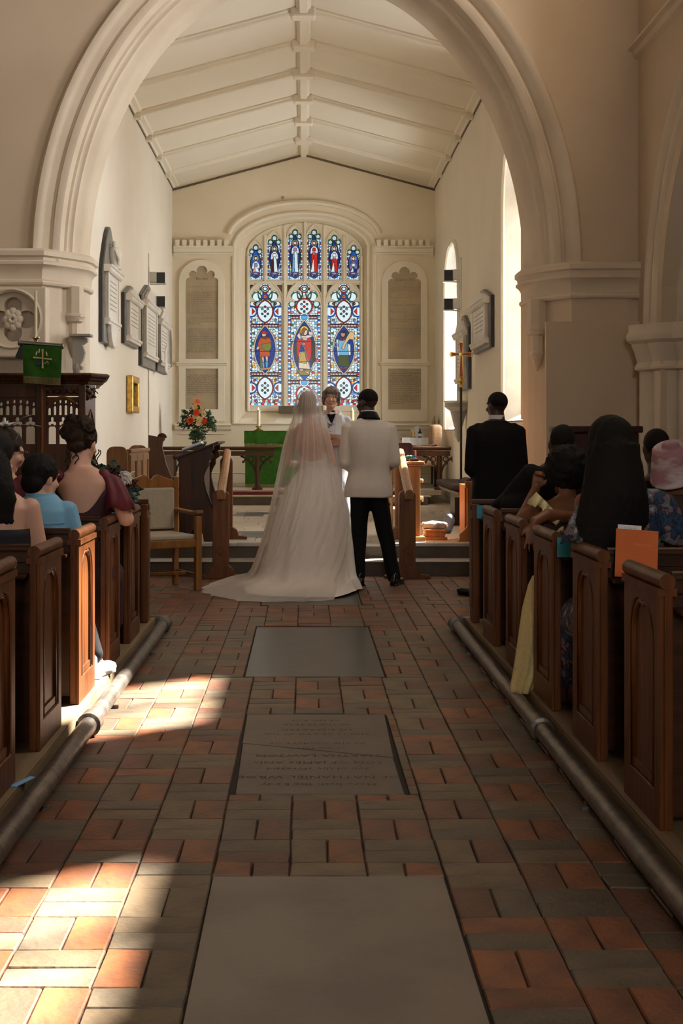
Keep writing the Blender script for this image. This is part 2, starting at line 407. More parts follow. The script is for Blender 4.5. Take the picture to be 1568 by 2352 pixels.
SL = [(-.287, .444, 2.55, 4.10), (-.283, .405, 5.02, 6.47), (-.342, .470, 7.46, 9.41), (-.35, .478, 10.62, 11.75)]   # grave slabs
CW, CD, Y0 = .2437, .239, 4.94
spots = []; rb = random.Random(11)
for r in range(-9, 34):
    yc = Y0 + CD * r + CD / 2
    if yc < 2.9 or yc > 12.9: continue
    for c in range(-13, 15):
        xc = -.287 + CW * (c + .5)
        if abs(xc) > 3.25 or (yc < 9.3 and not -1.1 < xc < 1.26): continue
        far = yc > 9.3
        V = (r + c) % 2 == 0
        if far and rb.random() < .25: V = not V
        for h in (-1, 1):
            bx, by, rot = (xc + h * CW / 4, yc, PI / 2) if V else (xc, yc + h * CD / 4, 0)
            hw, hd = (.058, .119) if V else (.119, .058)
            x0, x1, y0, y1 = bx - hw, bx + hw, by - hd, by + hd; skip = False
            for a, b, c0, c1 in SL:
                if x1 > a and x0 < b and y1 > c0 and y0 < c1:
                    ox = min(x1, b) - max(x0, a); oy = min(y1, c1) - max(y0, c0)
                    if ox > .8 * 2 * hw and oy > .7 * 2 * hd: skip = True; break
                    if ox / hw < oy / hd:
                        if x0 < a: x1 = a - .004
                        else: x0 = b + .004
                    else:
                        if y0 < c0: y1 = c0 - .004
                        else: y0 = c1 + .004
                    if x1 - x0 < .02 or y1 - y0 < .02: skip = True; break
            if skip or y1 > 12.86: continue
            if V: mt = rb.choices(['brick_orange', 'brick_red', 'brick_buff', 'brick_grey'], [5, 3, 1.5, 1.2] if not far else [4.5, 5, 1.5, .2])[0]
            else: mt = rb.choices(['brick_orange', 'brick_red', 'brick_buff', 'brick_grey'], [.7, .5, 4, 4.5] if not far else [3.5, 4, 1.8, .3])[0]
            spots.append(((x0 + x1) / 2, (y0 + y1) / 2, rot, (x1 - x0) / (2 * hw), (y1 - y0) / (2 * hd), mt, rb.randrange(4)))
spots.sort(key=lambda s: s[1] + abs(s[0]) * .2)
rest = {}
for i, (bx, by, rot, sx, sy, mt, k) in enumerate(spots):
    if rot: sx, sy = sy, sx
    dz = rb.uniform(-.002, .001); rz = rot + R(rb.uniform(-.5, .5))
    if i < 290:
        o = bpy.data.objects.new('brick', brick_me[k][mt]); C.objects.link(o); o.parent = fl
        o.location = (bx, by, dz); o.rotation_euler = (0, 0, rz); o.scale = (sx, sy, 1)
    else:
        T = Matrix.Translation((bx, by, dz)) @ Matrix.Rotation(rz, 4, 'Z') @ Matrix.Diagonal((sx, sy, 1, 1))
        rest.setdefault(mt, MB()).add([T @ v.co for v in brick_me[k][mt].vertices], [tuple(p.vertices) for p in brick_me[k][mt].polygons])
allb = MB(); idx = []; mts = list(rest)
for j, mt in enumerate(mts): allb.add(rest[mt].v, rest[mt].f); idx += [j] * len(rest[mt].f)
o = allb.build('brick_paving', mts[0], fl, kind='stuff')
for mt in mts[1:]: o.data.materials.append(M[mt])
o.data.polygons.foreach_set('material_index', idx)
q = random.Random(5)
for k in range(12): MB().box(.41, .442, 5.03 + k * .12, 5.145 + k * .12, -.02, .0).build('brick', 'brick_buff' if k == 11 else q.choice(['brick_orange', 'brick_red', 'brick_buff']), fl)
def slab(a, b, c0, c1, mt, label, poly=None, z=.0):
    m = MB(); m.plate(poly or [(a, c0), (b, c0), (b, c1), (a, c1)], [], -.05, z, lambda u, v, d: (u, v, d))
    return m.build('grave_slab', mt, fl, bevel=.003, label=label)
slab(-.283, .437, 2.5, 4.09, 'slab_stone', 'large plain pale grey stone slab nearest the camera')
# cracked slab in two pieces
slab(0, 0, 0, 0, 'slab_stone_worn', 'lettered stone slab, far piece beyond the crack', [(-.275, 5.86), (.385, 5.60), (.40, 6.46), (-.278, 6.46)])
s2 = slab(0, 0, 0, 0, 'slab_stone_worn', 'lettered stone slab, near piece before the crack', [(-.262, 5.03), (.388, 5.03), (.383, 5.592), (-.272, 5.852)])
slab(-.335, .463, 7.47, 9.40, 'slate', 'dark grey slate slab lying in the brick aisle')
slab(-.343, .472, 10.63, 11.74, 'slate', 'dark slate slab partly under the wedding train')
lines = [('Here lieth the body', .054), ('OF NATHANIEL WROB', .062), ('Son of the aforesaid', .05), ('SON OF JAMES AND', .058), ('MARTHA LAWSON', .060), ('of this Parish', .045), ('IN THE COUNTY OF', .045), ('', .04), ('THIS 12 OF JUNE IN THE', .043), ('HE DEPARTED', .05), ('IN THE 33 YEAR', .043), ('OF HIS AGE', .045)]
yy = 5.13
for t, s_ in lines:
    if t: letters(t, s_, lambda u, v, d, y=yy: (.06 - u, y + .0 - v + .05, .0012), 'inscription', 'engraved_floor' if 'engraved_floor' in M else mat('engraved_floor', (.07, .05, .038), .8).name, s2, 'CENTER', space=1.05)
    yy += s_ * 1.9 + .01
# chancel paving stones
q = random.Random(21); y = 13.54
while y < 20.3:
    d = .46; x = -2.35 + q.uniform(-.25, 0)
    while x < 2.3:
        L = q.uniform(.34, .62); x1 = min(x + L, 2.38)
        sl = (-.75 < x + L / 2 < .15 and 13.6 < y < 14.7) or (-.85 < x + L / 2 < -.45 and 17.3 < y < 18.2)
        MB().box(max(x, -2.38) + .004, x1 - .004, y + .003, y + d - .003, FC - .03, FC + q.uniform(-.001, .001)).build('paving_stone', 'slate' if sl else 'chancel_paving', cf, bevel=.003)
        x += L
    y += d
# pew platforms of boards
for s, x0, x1 in ((-1, -3.3, -1.04), (1, 1.13, 3.28)):
    p = st(MB().box(x0, x1, -4, 9.16, -.02, .085), 'pew_platform', 'platform_wood')
    xs = x0
    while xs < x1 - .02:
        xe = min(xs + .19, x1); MB().box(xs + .002, xe - .002, -1, 9.18, .08, .10).build('floorboard', 'platform_wood', p, bevel=.002); xs += .19
# --- nave shell
def arch_pts(off=0, n=48, a=AA, b=AB, cx=AX, cz=AZ):
    out = []
    for i in range(n + 1):
        t = PI * i / n; c, s_ = math.cos(t), math.sin(t); nx, nz = b * c, a * s_; L = math.hypot(nx, nz)
        out.append((Vector((cx + a * c, 0, cz + b * s_)), Vector((nx / L, 0, nz / L))))
    return [(p + nn * off, nn) for p, nn in out]
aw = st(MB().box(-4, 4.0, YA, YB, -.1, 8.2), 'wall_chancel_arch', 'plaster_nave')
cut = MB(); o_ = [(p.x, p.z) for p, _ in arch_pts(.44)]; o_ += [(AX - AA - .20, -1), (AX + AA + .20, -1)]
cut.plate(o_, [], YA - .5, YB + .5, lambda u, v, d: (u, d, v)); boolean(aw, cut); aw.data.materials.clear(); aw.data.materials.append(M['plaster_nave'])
prof = [(0, YB - .02), (0, 13.30), (.03, 13.24), (.075, 13.20), (.085, 13.16), (.085, 13.12)]
prof += [(.085 + .05 * math.sin(R(a)), 13.07 + .05 * math.cos(R(a)) - .0) for a in (30, 60, 90)][::1]
prof += [(.16, 13.06), (.165, 13.0), (.18, 12.95), (.21, 12.93), (.245, 12.925), (.262, 12.95), (.285, 12.955), (.30, 12.92)]
prof += [(.33, 12.90), (.35, 12.87), (.385, 12.835), (.42, 12.83), (.445, 12.86), (.455, 12.90), (.46, YB - .02)]
m = MB(); Yv = Vector((0, 1, 0))
m.sweep(prof, [(p, nn, Yv) for p, nn in arch_pts(0, 72)])
st(m, 'trim_chancel_arch', 'limewashed_stone', smooth='auto')
# piers below the springing (plan outline swept up) and their imposts
def pier(s, ztop):
    cx = AX + s * AA; X = lambda r: cx + s * r
    o = [(X(.0), YB), (X(.0), 13.42), (X(.05), 13.30), (X(.20), 13.05), (X(.34), YA - .03), (X(.9), YA - .03), (X(.9), YB)]
    m = MB().plate(o, [], -.1, ztop - .1, lambda u, v, d: (u, v, d)); return m, X
def impost(X, zt, s, name):
    pr = [(0, 0), (.06, -.005), (.085, -.03), (.085, -.075), (.06, -.09), (.055, -.12), (.075, -.135), (.075, -.16), (.045, -.18), (.02, -.22), (.012, -.30), (.035, -.315), (.04, -.335), (.03, -.355), (0, -.365)]
    path = [(X(0), YB + .02), (X(0), 13.40), (X(.03), 13.28), (X(.11), 13.16), (X(.20), 13.03), (X(.34), YA - .03), (X(1.02 if s > 0 else 1.8), YA - .03)]
    P_ = [Vector((x, y, zt)) for x, y in path]; fr = []
    for i, p in enumerate(P_):
        d0 = (P_[i] - P_[i - 1]).normalized() if i else (P_[1] - P_[0]).normalized()
        d1 = (P_[i + 1] - P_[i]).normalized() if i < len(P_) - 1 else d0
        n0 = Vector((d0.y, -d0.x, 0)) * -s; n1 = Vector((d1.y, -d1.x, 0)) * -s
        if n0.dot(Vector((-s, -1, 0))) < 0: n0, n1 = -n0, -n1
        b = (n0 + n1).normalized(); b = b / max(.5, b.dot(n0)); fr.append((p, b, Vector((0, 0, 1))))
    m = MB().sweep(pr, fr); return st(m, name, 'limewashed_stone', smooth='auto')
for s, zt in ((-1, 3.22), (1, 3.09)):
    m, X = pier(s, zt); st(m, 'pier', 'plaster_nave' if s > 0 else 'limewashed_stone')
    impost(X, zt, s, 'trim_impost')
    # corbelled shaft hanging below the impost on the soffit
    cx = -2.33 if s < 0 else 2.36; cyy = 13.22; m = MB(); z0 = zt - .36
    m.lathe([(.0, z0 + .02), (.105, z0 + .02), (.105, z0 - .25), (.122, z0 - .265), (.122, z0 - .285), (.108, z0 - .30), (.105, z0 - .33), (.070, z0 - .35), (.062, z0 - .50), (.078, z0 - .515), (.078, z0 - .54), (.062, z0 - .56), (.040, z0 - .62), (.008, z0 - .70)], (cx, cyy, 0), 8)
    st(m, 'corbel_shaft', 'limewashed_stone', smooth='auto')
st(MB().box(2.38, 3.32, 12.83, 12.9, 0, 2.50), 'wall_pier_base', 'plaster_nave', bevel=.006)
# left pier: quatrefoil panel with a carved boss, and the slab face below it
qc = (-2.83, 2.51); Ff = lambda u, v, d: (u, d, v)
ring = lambda r, n=40: [(qc[0] + r * math.cos(2 * PI * k / n), qc[1] + r * math.sin(2 * PI * k / n)) for k in range(n)]
qf = []
for k in range(64):
    a = 2 * PI * k / 64; dx, dz = math.cos(a), math.sin(a); best = .10
    for j in range(4):
        lx, lz = .13 * math.cos(j * PI / 2), .13 * math.sin(j * PI / 2); b = dx * lx + dz * lz; D = b * b - (lx * lx + lz * lz - .088 ** 2)
        if D > 0: best = max(best, b + math.sqrt(D))
    qf.append((qc[0] + best * dx, qc[1] + best * dz))
st(MB().plate([(-4, 2.2 - .06), (-2.50, 2.14), (-2.50, 2.82), (-4, 2.82)], [ring(.262)], 12.66, 12.87, Ff), 'trim_panel', 'limewashed_stone', bevel=.012)
st(MB().plate(ring(.275), [qf], 12.73, 12.87, Ff), 'trim_quatrefoil', 'limewashed_stone', bevel=.02)
m = MB()
for k in range(8):
    a = 2 * PI * k / 8; m.ell((qc[0] + .062 * math.cos(a), 12.72, qc[1] + .062 * math.sin(a) * 1.15), (.042, .03, .045))
    m.ell((qc[0] + .03 * math.cos(a + .4), 12.70, qc[1] + .03 * math.sin(a + .4)), (.02, .022, .022))
st(m, 'carved_boss', 'limewashed_stone', smooth=True)
m = MB()
for s in (-1, 1):
    for k in (0, 1): pass
m.sweep([(-.02, 0), (0, -.02), (.02, 0), (0, .02)], [(Vector((qc[0] + .283 * math.cos(2 * PI * k / 48), 12.66, qc[1] + .283 * math.sin(2 * PI * k / 48))), Vector((math.cos(2 * PI * k / 48), 0, math.sin(2 * PI * k / 48))), Yv) for k in range(49)])
st(m, 'trim_ring', 'limewashed_stone', smooth='auto')
# carved grey bracket on the left pier
m = MB(); bx = -2.265
out = [(0, 0), (.16, 0), (.16, .035), (.12, .05), (.17, .12), (.20, .20), (.16, .29), (.24, .33), (.24, .37), (0, .40)]
m.plate([(u, v) for u, v in out], [], -.05, .05, lambda u, v, d: (bx - .05 + u * .62, 13.12 + d * .8, 2.04 + v * .85))
m.box(-2.34, -2.13, 13.04, 13.22, 2.37, 2.395); m.lathe([(.005, 1.90), (.028, 1.95), (.042, 2.05), (.03, 2.10)], (bx - .01, 13.10, 0), 8)
tag(m.build('wall_bracket', 'bracket_grey', bevel=.006), 'grey carved stone bracket on the arch pier beside the dark wooden pulpit', 'bracket')
# nave walls, roof, west end with windows
st(MB().box(-3.7, -3.4, -4.3, YA, -.1, 8.2), 'wall_left', 'nave_low_bounce_paint')  # unseen wall, darkened so less light bounces onto the right side
st(MB().box(-3.8, 3.95, -4.3, YB, 8.0, 8.2), 'ceiling_nave', 'nave_low_bounce_paint')
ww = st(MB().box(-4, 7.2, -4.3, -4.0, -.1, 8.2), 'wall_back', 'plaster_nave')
cut = MB(); ph = [(x, 2.2 + z * 1.0) for x, z in pointed(.55, 2.2, 3.0)]
cut.plate(ph, [], -4.6, -3.7, Ff); boolean(ww, cut); ww.data.materials.clear(); ww.data.materials.append(M['plaster_nave'])
# south nave wall: arcade arch beside the chancel pier, clerestory windows above a string course
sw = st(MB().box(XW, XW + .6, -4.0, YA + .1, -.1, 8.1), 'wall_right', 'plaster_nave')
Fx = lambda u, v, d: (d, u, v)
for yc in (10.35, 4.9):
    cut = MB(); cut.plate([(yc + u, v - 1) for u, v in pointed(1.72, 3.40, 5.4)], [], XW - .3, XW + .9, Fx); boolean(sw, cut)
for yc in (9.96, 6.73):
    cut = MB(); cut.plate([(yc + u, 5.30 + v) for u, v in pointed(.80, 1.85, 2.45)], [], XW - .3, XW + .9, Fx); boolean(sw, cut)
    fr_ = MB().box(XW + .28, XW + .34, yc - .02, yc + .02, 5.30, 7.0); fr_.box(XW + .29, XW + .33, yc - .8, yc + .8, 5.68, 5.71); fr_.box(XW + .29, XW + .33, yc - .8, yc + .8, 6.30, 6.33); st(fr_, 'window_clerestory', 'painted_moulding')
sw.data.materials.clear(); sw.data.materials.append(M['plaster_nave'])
# arcade arch orders on the nave side, respond shafts and capital
def parch(w, hs, ha, off, n=20):
    H = ha - hs; c = (H * H - w * w) / (2 * w); rr = w + c; L = []
    a1 = math.atan2(H, c)
    for i in range(n + 1):
        a = a1 * i / n; L.append((Vector((0, (rr * math.cos(a) - c), hs + rr * math.sin(a))), Vector((0, math.cos(a), math.sin(a)))))
    Rt = [(p, nn) for p, nn in L]; Lf = [(Vector((0, -p.y, p.z)), Vector((0, -nn.y, nn.z))) for p, nn in reversed(L[:-1])]
    return Rt + Lf
Xv = Vector((1, 0, 0))
pr2 = [(-.02, .60), (-.02, .16), (.02, .12), (.05, .11), (.06, .06), (.12, .05), (.15, .0), (.18, -.03), (.22, -.04), (.27, -.02), (.30, .01), (.31, .05), (.36, -.02), (.40, -.05), (.45, -.05), (.49, .0), (.49, .3), (.2, .60)]
for yc in (10.35, 4.9):
    m = MB().sweep([(a, b) for a, b in pr2], [(Vector((XW, yc, 0)) + p, nn, Xv) for p, nn in parch(1.72, 2.40, 4.4, 0)])
    st(m, 'trim_arcade_arch', 'limewashed_stone', smooth='auto')
for yc, sg in ((12.07, 1), (8.63, -1)):
    m = MB()
    for dx, dy, r_ in ((.10, .12, .13), (.30, .0, .15), (.5, .12, .13), (-.02, .30, .10)):
        m.lathe([(r_, 0), (r_, 2.2)], (XW + dx, yc + sg * dy, 0), 18)
    st(m, 'pier_shaft', 'limewashed_stone', smooth='auto')
    cp = MB(); prc = [(.13, 1.98), (.16, 2.0), (.165, 2.02), (.15, 2.05), (.14, 2.07), (.17, 2.18), (.19, 2.22), (.19, 2.24), (.235, 2.27), (.245, 2.31), (.235, 2.34), (.22, 2.36), (.22, 2.42)]
    for dx, dy, r_ in ((.10, .12, .0), (.30, .0, .02), (.5, .12, .0), (-.02, .30, -.02)):
        cp.lathe([(a + r_, b) for a, b in prc], (XW + dx, yc + sg * dy, 0), 24)
    st(cp, 'trim_capital', 'limewashed_stone', smooth='auto')
st(MB().box(XW + .02, XW + .58, 12.15, 12.85, 0, 2.3), 'pier_core', 'limewashed_stone')
# string course below the clerestory
prs = [(0, 0), (-.05, -.01), (-.09, -.04), (-.10, -.08), (-.06, -.10), (-.045, -.15), (0, -.18)]
st(MB().sweep(prs, [(Vector((XW, y, 5.26)), Xv, Vector((0, 0, 1))) for y in (-4, YA)]), 'trim_string_course', 'limewashed_stone')
# south aisle beyond the arcade
sa = st(MB().box(6.6, 6.9, -4.0, YA + .5, -.1, 4.9), 'wall_aisle', 'plaster_nave')
st(MB().box(XW + .5, 6.9, YA + .1, YA + .4, -.1, 4.9), 'wall_aisle_end', 'plaster_nave')
st(MB().box(XW + .5, 6.9, -4.2, YA + .5, 4.8, 4.95), 'ceiling_aisle', 'nave_low_bounce_paint')

# --- chancel walls with their windows
st(MB().box(XL - .5, XL, YB - .05, YE + .6, -.1, 6.3), 'wall_chancel_left', 'plaster')
swc = st(MB().box(XR, XR + .5, YB - .05, YE + .6, -.1, 6.3), 'wall_chancel_right', 'plaster')
WIN = [(14.95, .70, 1.55, 2.55, 3.40), (21.15, .95, 1.48, 2.2, 2.95)]        # centre y, half width, sill z, springing, apex above the sill
for yc, hw, zs, hs, ha in WIN:
    a = pointed(hw, hs, ha, 10); n_ = len(a); m = MB(); rg = []
    for d, k in ((XR - .05, 1.04), (XR, 1.0), (XR + .30, .80), (XR + .7, .80)):
        rg.append([(d, yc + u * k, zs + (v if v > 0 else (-.02 if d < XR + .1 else .14)) ) for u, v in a])
    m.rings([[Vector(p) for p in r_] for r_ in rg]); boolean(swc, m)
swc.data.materials.clear(); swc.data.materials.append(M['plaster'])
for i, (yc, hw, zs, hs, ha) in enumerate(WIN):
    a = pointed(hw, hs, ha, 10)
    # white splayed reveal lining
    m = MB(); m.rings([[Vector((d, yc + u * k, zs + (v if v > 0 else lo))) for u, v in a] for d, k, lo in ((XR + .001, .995, .0), (XR + .30, .798, .145))], caps=False)
    st(m, 'window_reveal_%d' % (i + 2), 'reveal_white', smooth='auto')
    # stone hood edge round the opening
    m = MB(); path = [(yc + u, zs + v) for u, v in a[1:]] + [(yc + a[0][0], zs)]
    for (u, v) in ():
        pass
    fr = []
    for k, (u, v) in enumerate(path):
        p0 = path[max(k - 1, 0)]; p1 = path[min(k + 1, len(path) - 1)]; t = Vector((0, p1[0] - p0[0], p1[1] - p0[1])).normalized(); nn = Vector((0, t.z, -t.y))
        fr.append((Vector((XR, u, v)), nn, Xv))
    m.sweep([(-.005, 0), (-.005, -.02), (.02, -.045), (.05, -.045), (.07, -.02), (.07, 0)], fr)
    st(m, 'trim_window_%d' % (i + 2), 'painted_moulding', smooth='auto')
    wf = MB(); xg = XR + .33
    outl = [(yc + u * .80, zs + (v if v > 0 else .14)) for u, v in a]
    inn = [[(yc + s * hw * .40 + u, zs + .19 + v) for u, v in pointed(hw * .35, hs - .35, ha - .75, 6)] for s in (-1, 1)]
    wf.plate(outl, inn, xg - .03, xg + .03, Fx)
    f_ = st(wf, 'window_%d' % (i + 2), 'reveal_white')
    for hh in inn:
        MB().plate(hh, [], xg - .004, xg + .004, Fx).build('pane', 'clear_glass', f_)
        y0, y1, z1 = min(p[0] for p in hh), max(p[0] for p in hh), max(p[1] for p in hh)
        for k in range(1, 6): MB().box(xg - .012, xg - .004, y0, y1, zs + .19 + k * .42, zs + .202 + k * .42).build('glazing_bar', 'lead', f_)
# sloping sill stones
# --- chancel roof
cm = MB()
cm.add([(XL - .3, YB - .1, EAVE - .08), (0, YB - .1, RIDGE), (XR + .3, YB - .1, EAVE - .08), (XL - .3, YE + .6, EAVE - .08), (0, YE + .6, RIDGE), (XR + .3, YE + .6, EAVE - .08),
        (XL - .3, YB - .1, 7.2), (0, YB - .1, 7.2), (XR + .3, YB - .1, 7.2), (XL - .3, YE + .6, 7.2), (0, YE + .6, 7.2), (XR + .3, YE + .6, 7.2)],
       [(0, 3, 4, 1), (1, 4, 5, 2), (6, 7, 10, 9), (7, 8, 11, 10), (0, 1, 7, 6), (1, 2, 8, 7), (3, 9, 10, 4), (4, 10, 11, 5), (0, 6, 9, 3), (2, 5, 11, 8)])
ceil = st(cm, 'ceiling_chancel', 'ceiling_paint')
pz = lambda x: RIDGE - (RIDGE - EAVE) * abs(x) / 2.41
ribs = [22.75, 21.35, 19.95, 18.55, 17.2, 15.9, 14.6]
rp = [(-.075, .03), (-.075, -.02), (-.055, -.035), (-.045, -.06), (-.03, -.075), (.03, -.075), (.045, -.06), (.055, -.035), (.075, -.02), (.075, .03)]
Zv = Vector((0, 0, 1))
for y in ribs:
    for s in (-1, 1):
        MB().sweep(rp, [(Vector((0, y, RIDGE)), Yv, Zv), (Vector((s * 2.41, y, EAVE)), Yv, Zv)]).build('rib', 'ceiling_paint', ceil)
        MB().box(min(s * 2.41, s * 2.30), max(s * 2.41, s * 2.30), y - .07, y + .07, EAVE - .09, EAVE + .02).build('rib_foot', 'ceiling_paint', ceil, bevel=.01)
    MB().box(-.15, .15, y - .10, y + .10, RIDGE - .15, RIDGE - .02).build('rib_boss', 'ceiling_paint', ceil, bevel=.025)
MB().sweep([(-.09, .03), (-.09, -.05), (-.06, -.07), (-.045, -.11), (.045, -.11), (.06, -.07), (.09, -.05), (.09, .03)], [(Vector((0, YB - .1, RIDGE)), Xv, Zv), (Vector((0, YE, RIDGE)), Xv, Zv)]).build('ridge_beam', 'ceiling_paint', ceil)
for s in (-1, 1):
    MB().sweep([(0, .03), (0, -.03), (-.03 * s, -.04), (-.05 * s, -.01), (-.11 * s, .0), (-.13 * s, .04)], [(Vector((s * 2.41, YB - .1, EAVE)), Xv, Zv), (Vector((s * 2.41, YE, EAVE)), Xv, Zv)]).build('wall_plate', 'ceiling_paint', ceil)
    MB().box(min(s * 2.405, s * 2.40), max(s * 2.405, s * 2.40) + .0, YB, YE, EAVE - .055, EAVE - .035).build('gap_shadow_strip', 'gap_shadow_brown', ceil)  # solid strip, no recess: the shade of the gap is its colour
    MB().sweep([(-.01, -.09), (.0, -.075), (.0, -.055), (-.01, -.05)], [(Vector((0, YE - .0, RIDGE)), Yv, Zv), (Vector((s * 2.41, YE - .0, EAVE)), Yv, Zv)]).build('gap_shadow_strip', 'gap_shadow_brown', ceil)  # same painted gap shade, following the slope of the end wall
# --- east wall: big window with tracery, wall tablets, cornices
ea = st(MB().box(-2.9, 2.9, YE, YE + .6, -.1, 6.9), 'wall_chancel_end', 'plaster_east')
def wx(px, Y=24.35): return (px - 697) * Y / 3000
def wz(py, Y=24.35): return 1.38 - (py - 1000) * Y / 3000
def segarch(x0, x1, zb, zs, za, n=18, four=0):
    """flat-pointed four-centred opening"""
    out = [(x0, zb), (x1, zb)]
    for i in range(2 * n + 1):
        t = 1 - i / n; h = (1 - abs(t) ** 2.1) ** (.62); out.append(((x0 + x1) / 2 + t * (x1 - x0) / 2, zs + (za - zs) * h))
    return out
o1 = segarch(wx(540, 24), wx(857, 24), wz(975, 24), wz(560, 24), wz(492, 24))
o2 = segarch(wx(566, 24.30), wx(832, 24.30), wz(945, 24.30), wz(575, 24.30), wz(512, 24.30))
m = MB(); m.rings([[Vector((u, YE - .05, v)) for u, v in o1], [Vector((u, YE, v)) for u, v in o1], [Vector((u, YE + .30, v)) for u, v in o2], [Vector((u, YE + .9, v)) for u, v in o2]])
boolean(ea, m); ea.data.materials.clear(); ea.data.materials.append(M['plaster_east'])
def band(path, prof, name, mt='painted_moulding', Yp=YE):
    fr = []
    for k, (u, v) in enumerate(path):
        p0 = path[max(k - 1, 0)]; p1 = path[min(k + 1, len(path) - 1)]; t = Vector((p1[0] - p0[0], 0, p1[1] - p0[1])).normalized()
        fr.append((Vector((u, Yp, v)), Vector((t.z, 0, -t.x)), Yv))
    return st(MB().sweep(prof, fr), name, mt, smooth='auto')
band(o1[1:] + [o1[0]], [(-.01, .02), (-.01, -.02), (.02, -.04), (.05, -.03), (.06, .0), (.06, .02)], 'trim_window_edge')
hood = segarch(wx(528, 24), wx(869, 24), wz(560, 24), wz(540, 24), wz(468, 24))[2:]
band(hood, [(-.02, .02), (-.02, -.05), (.02, -.08), (.06, -.06), (.08, 0), (.08, .02)], 'trim_hood_mould')
m = MB(); i1 = segarch(wx(552, 24.15), wx(845, 24.15), wz(958, 24.15), wz(566, 24.15), wz(502, 24.15)); st_ = i1[1:] + [i1[0]]
band(st_, [(-.02, -.04), (.03, -.05), (.05, .0), (.02, .08)], 'trim_window_roll', Yp=YE + .14)
for px0, px1, nm in ((399, 535, 'l'), (860, 994, 'r')):                # cornices with dentils
    x0, x1 = wx(px0, 24), wx(px1, 24)
    st(MB().sweep([(0, 0), (-.10, 0), (-.10, -.03), (-.06, -.05), (-.05, -.11), (-.075, -.125), (-.075, -.15), (-.03, -.17), (0, -.19)], [(Vector((x0, YE, wz(566, 24))), Yv, Zv), (Vector((x1, YE, wz(566, 24))), Yv, Zv)]), 'trim_cornice', 'painted_moulding')
    k = x0 + .03
    while k < x1 - .06:
        st(MB().box(k, k + .085, YE - .11, YE, wz(566, 24), wz(552, 24)), 'dentil', 'painted_moulding', bevel=.012); k += .128
for px0, px1 in ((402, 519), (876, 994)):                              # dado shelf below the boards
    x0, x1 = wx(px0, 24), wx(px1 + 12, 24) if px0 < 500 else wx(px1, 24)
    st(MB().sweep([(0, 0), (-.12, 0), (-.13, -.025), (-.11, -.05), (-.08, -.06), (-.07, -.10), (-.04, -.12), (0, -.13)], [(Vector((x0, YE, wz(973, 24))), Yv, Zv), (Vector((x1, YE, wz(973, 24))), Yv, Zv)]), 'trim_dado', 'painted_moulding')
    st(MB().box(x0 + .1, x1 - .12, YE - .03, YE, wz(997, 24), wz(994, 24)), 'trim_fillet', 'painted_moulding')
st(MB().box(wx(535, 24), wx(862, 24), YE - .04, YE, wz(975, 24), wz(971, 24)), 'trim_sill', 'painted_moulding', bevel=.01)
st(MB().box(-2.4, 2.4, YE - .03, YE, .5, .68), 'baseboard_chancel', 'painted_moulding', bevel=.01)
st(MB().box(-2.4, 2.4, YE - .045, YE, .68, .70), 'trim_skirting', 'painted_moulding', bevel=.006)
for a_, b_ in ((537, 542), (855, 860)): st(MB().box(wx(a_, 24), wx(b_, 24), YE - .03, YE, wz(970, 24), wz(560, 24)), 'trim_pilaster', 'painted_moulding', bevel=.01)
st(MB().lathe([(.03, 0), (.03, .02), (.01, .03)], (0, 0, 0), 10, Matrix.Translation((wx(649, 24), YE, wz(454, 24))) @ Matrix.Rotation(R(90), 4, 'X')), 'wall_stain_boss', 'bracket_grey')
# tracery
TY = YE + .36
def tx(px): return wx(px, TY)
def tz(py): return wz(py, TY)
pw = TY / 3000
BL = [(608.5, 37.5, 701, 931), (698.5, 37.5, 701, 931), (789.5, 37.5, 701, 931)]
SLT = [(587, 16.2, 584, 643), (630, 16.2, 562, 643), (677.5, 16.2, 549, 643), (721, 16.2, 549, 643), (767.5, 16.2, 562, 643), (811.5, 15.6, 585, 643)]
holes = []; lights = []
for cx, hw, ys, yb in BL:
    h = [(tx(cx) + u, tz(ys) + v) for u, v in foil(hw * pw, BIG, (yb - ys) * pw)]; lights.append((h, cx, hw, ys, yb, 1)); holes.append(h)
for cx, hw, ys, yb in SLT:
    h = [(tx(cx) + u, tz(ys) + v) for u, v in foil(hw * pw, SMALL, (yb - ys) * pw, 48)]; lights.append((h, cx, hw, ys, yb, 0)); holes.append(h)
spand = []
for cx in (608.5, 698.5, 789.5):
    for s in (-1, 1): spand.append([(tx(cx + s * 39), tz(655)), (tx(cx + s * 26), tz(655)), (tx(cx + s * 33), tz(664)), (tx(cx + s * 39), tz(675))])
tr = st(MB().plate([(u, v) for u, v in o2], holes + [sp if k % 2 else sp[::-1] for k, sp in enumerate(spand)], TY - .09, TY + .09, Ff), 'window_1', 'painted_moulding', bevel=.016)
for sp in spand: MB().plate(sp, [], TY, TY + .01, Ff).build('spandrel_pane', 'grey_marble', tr)
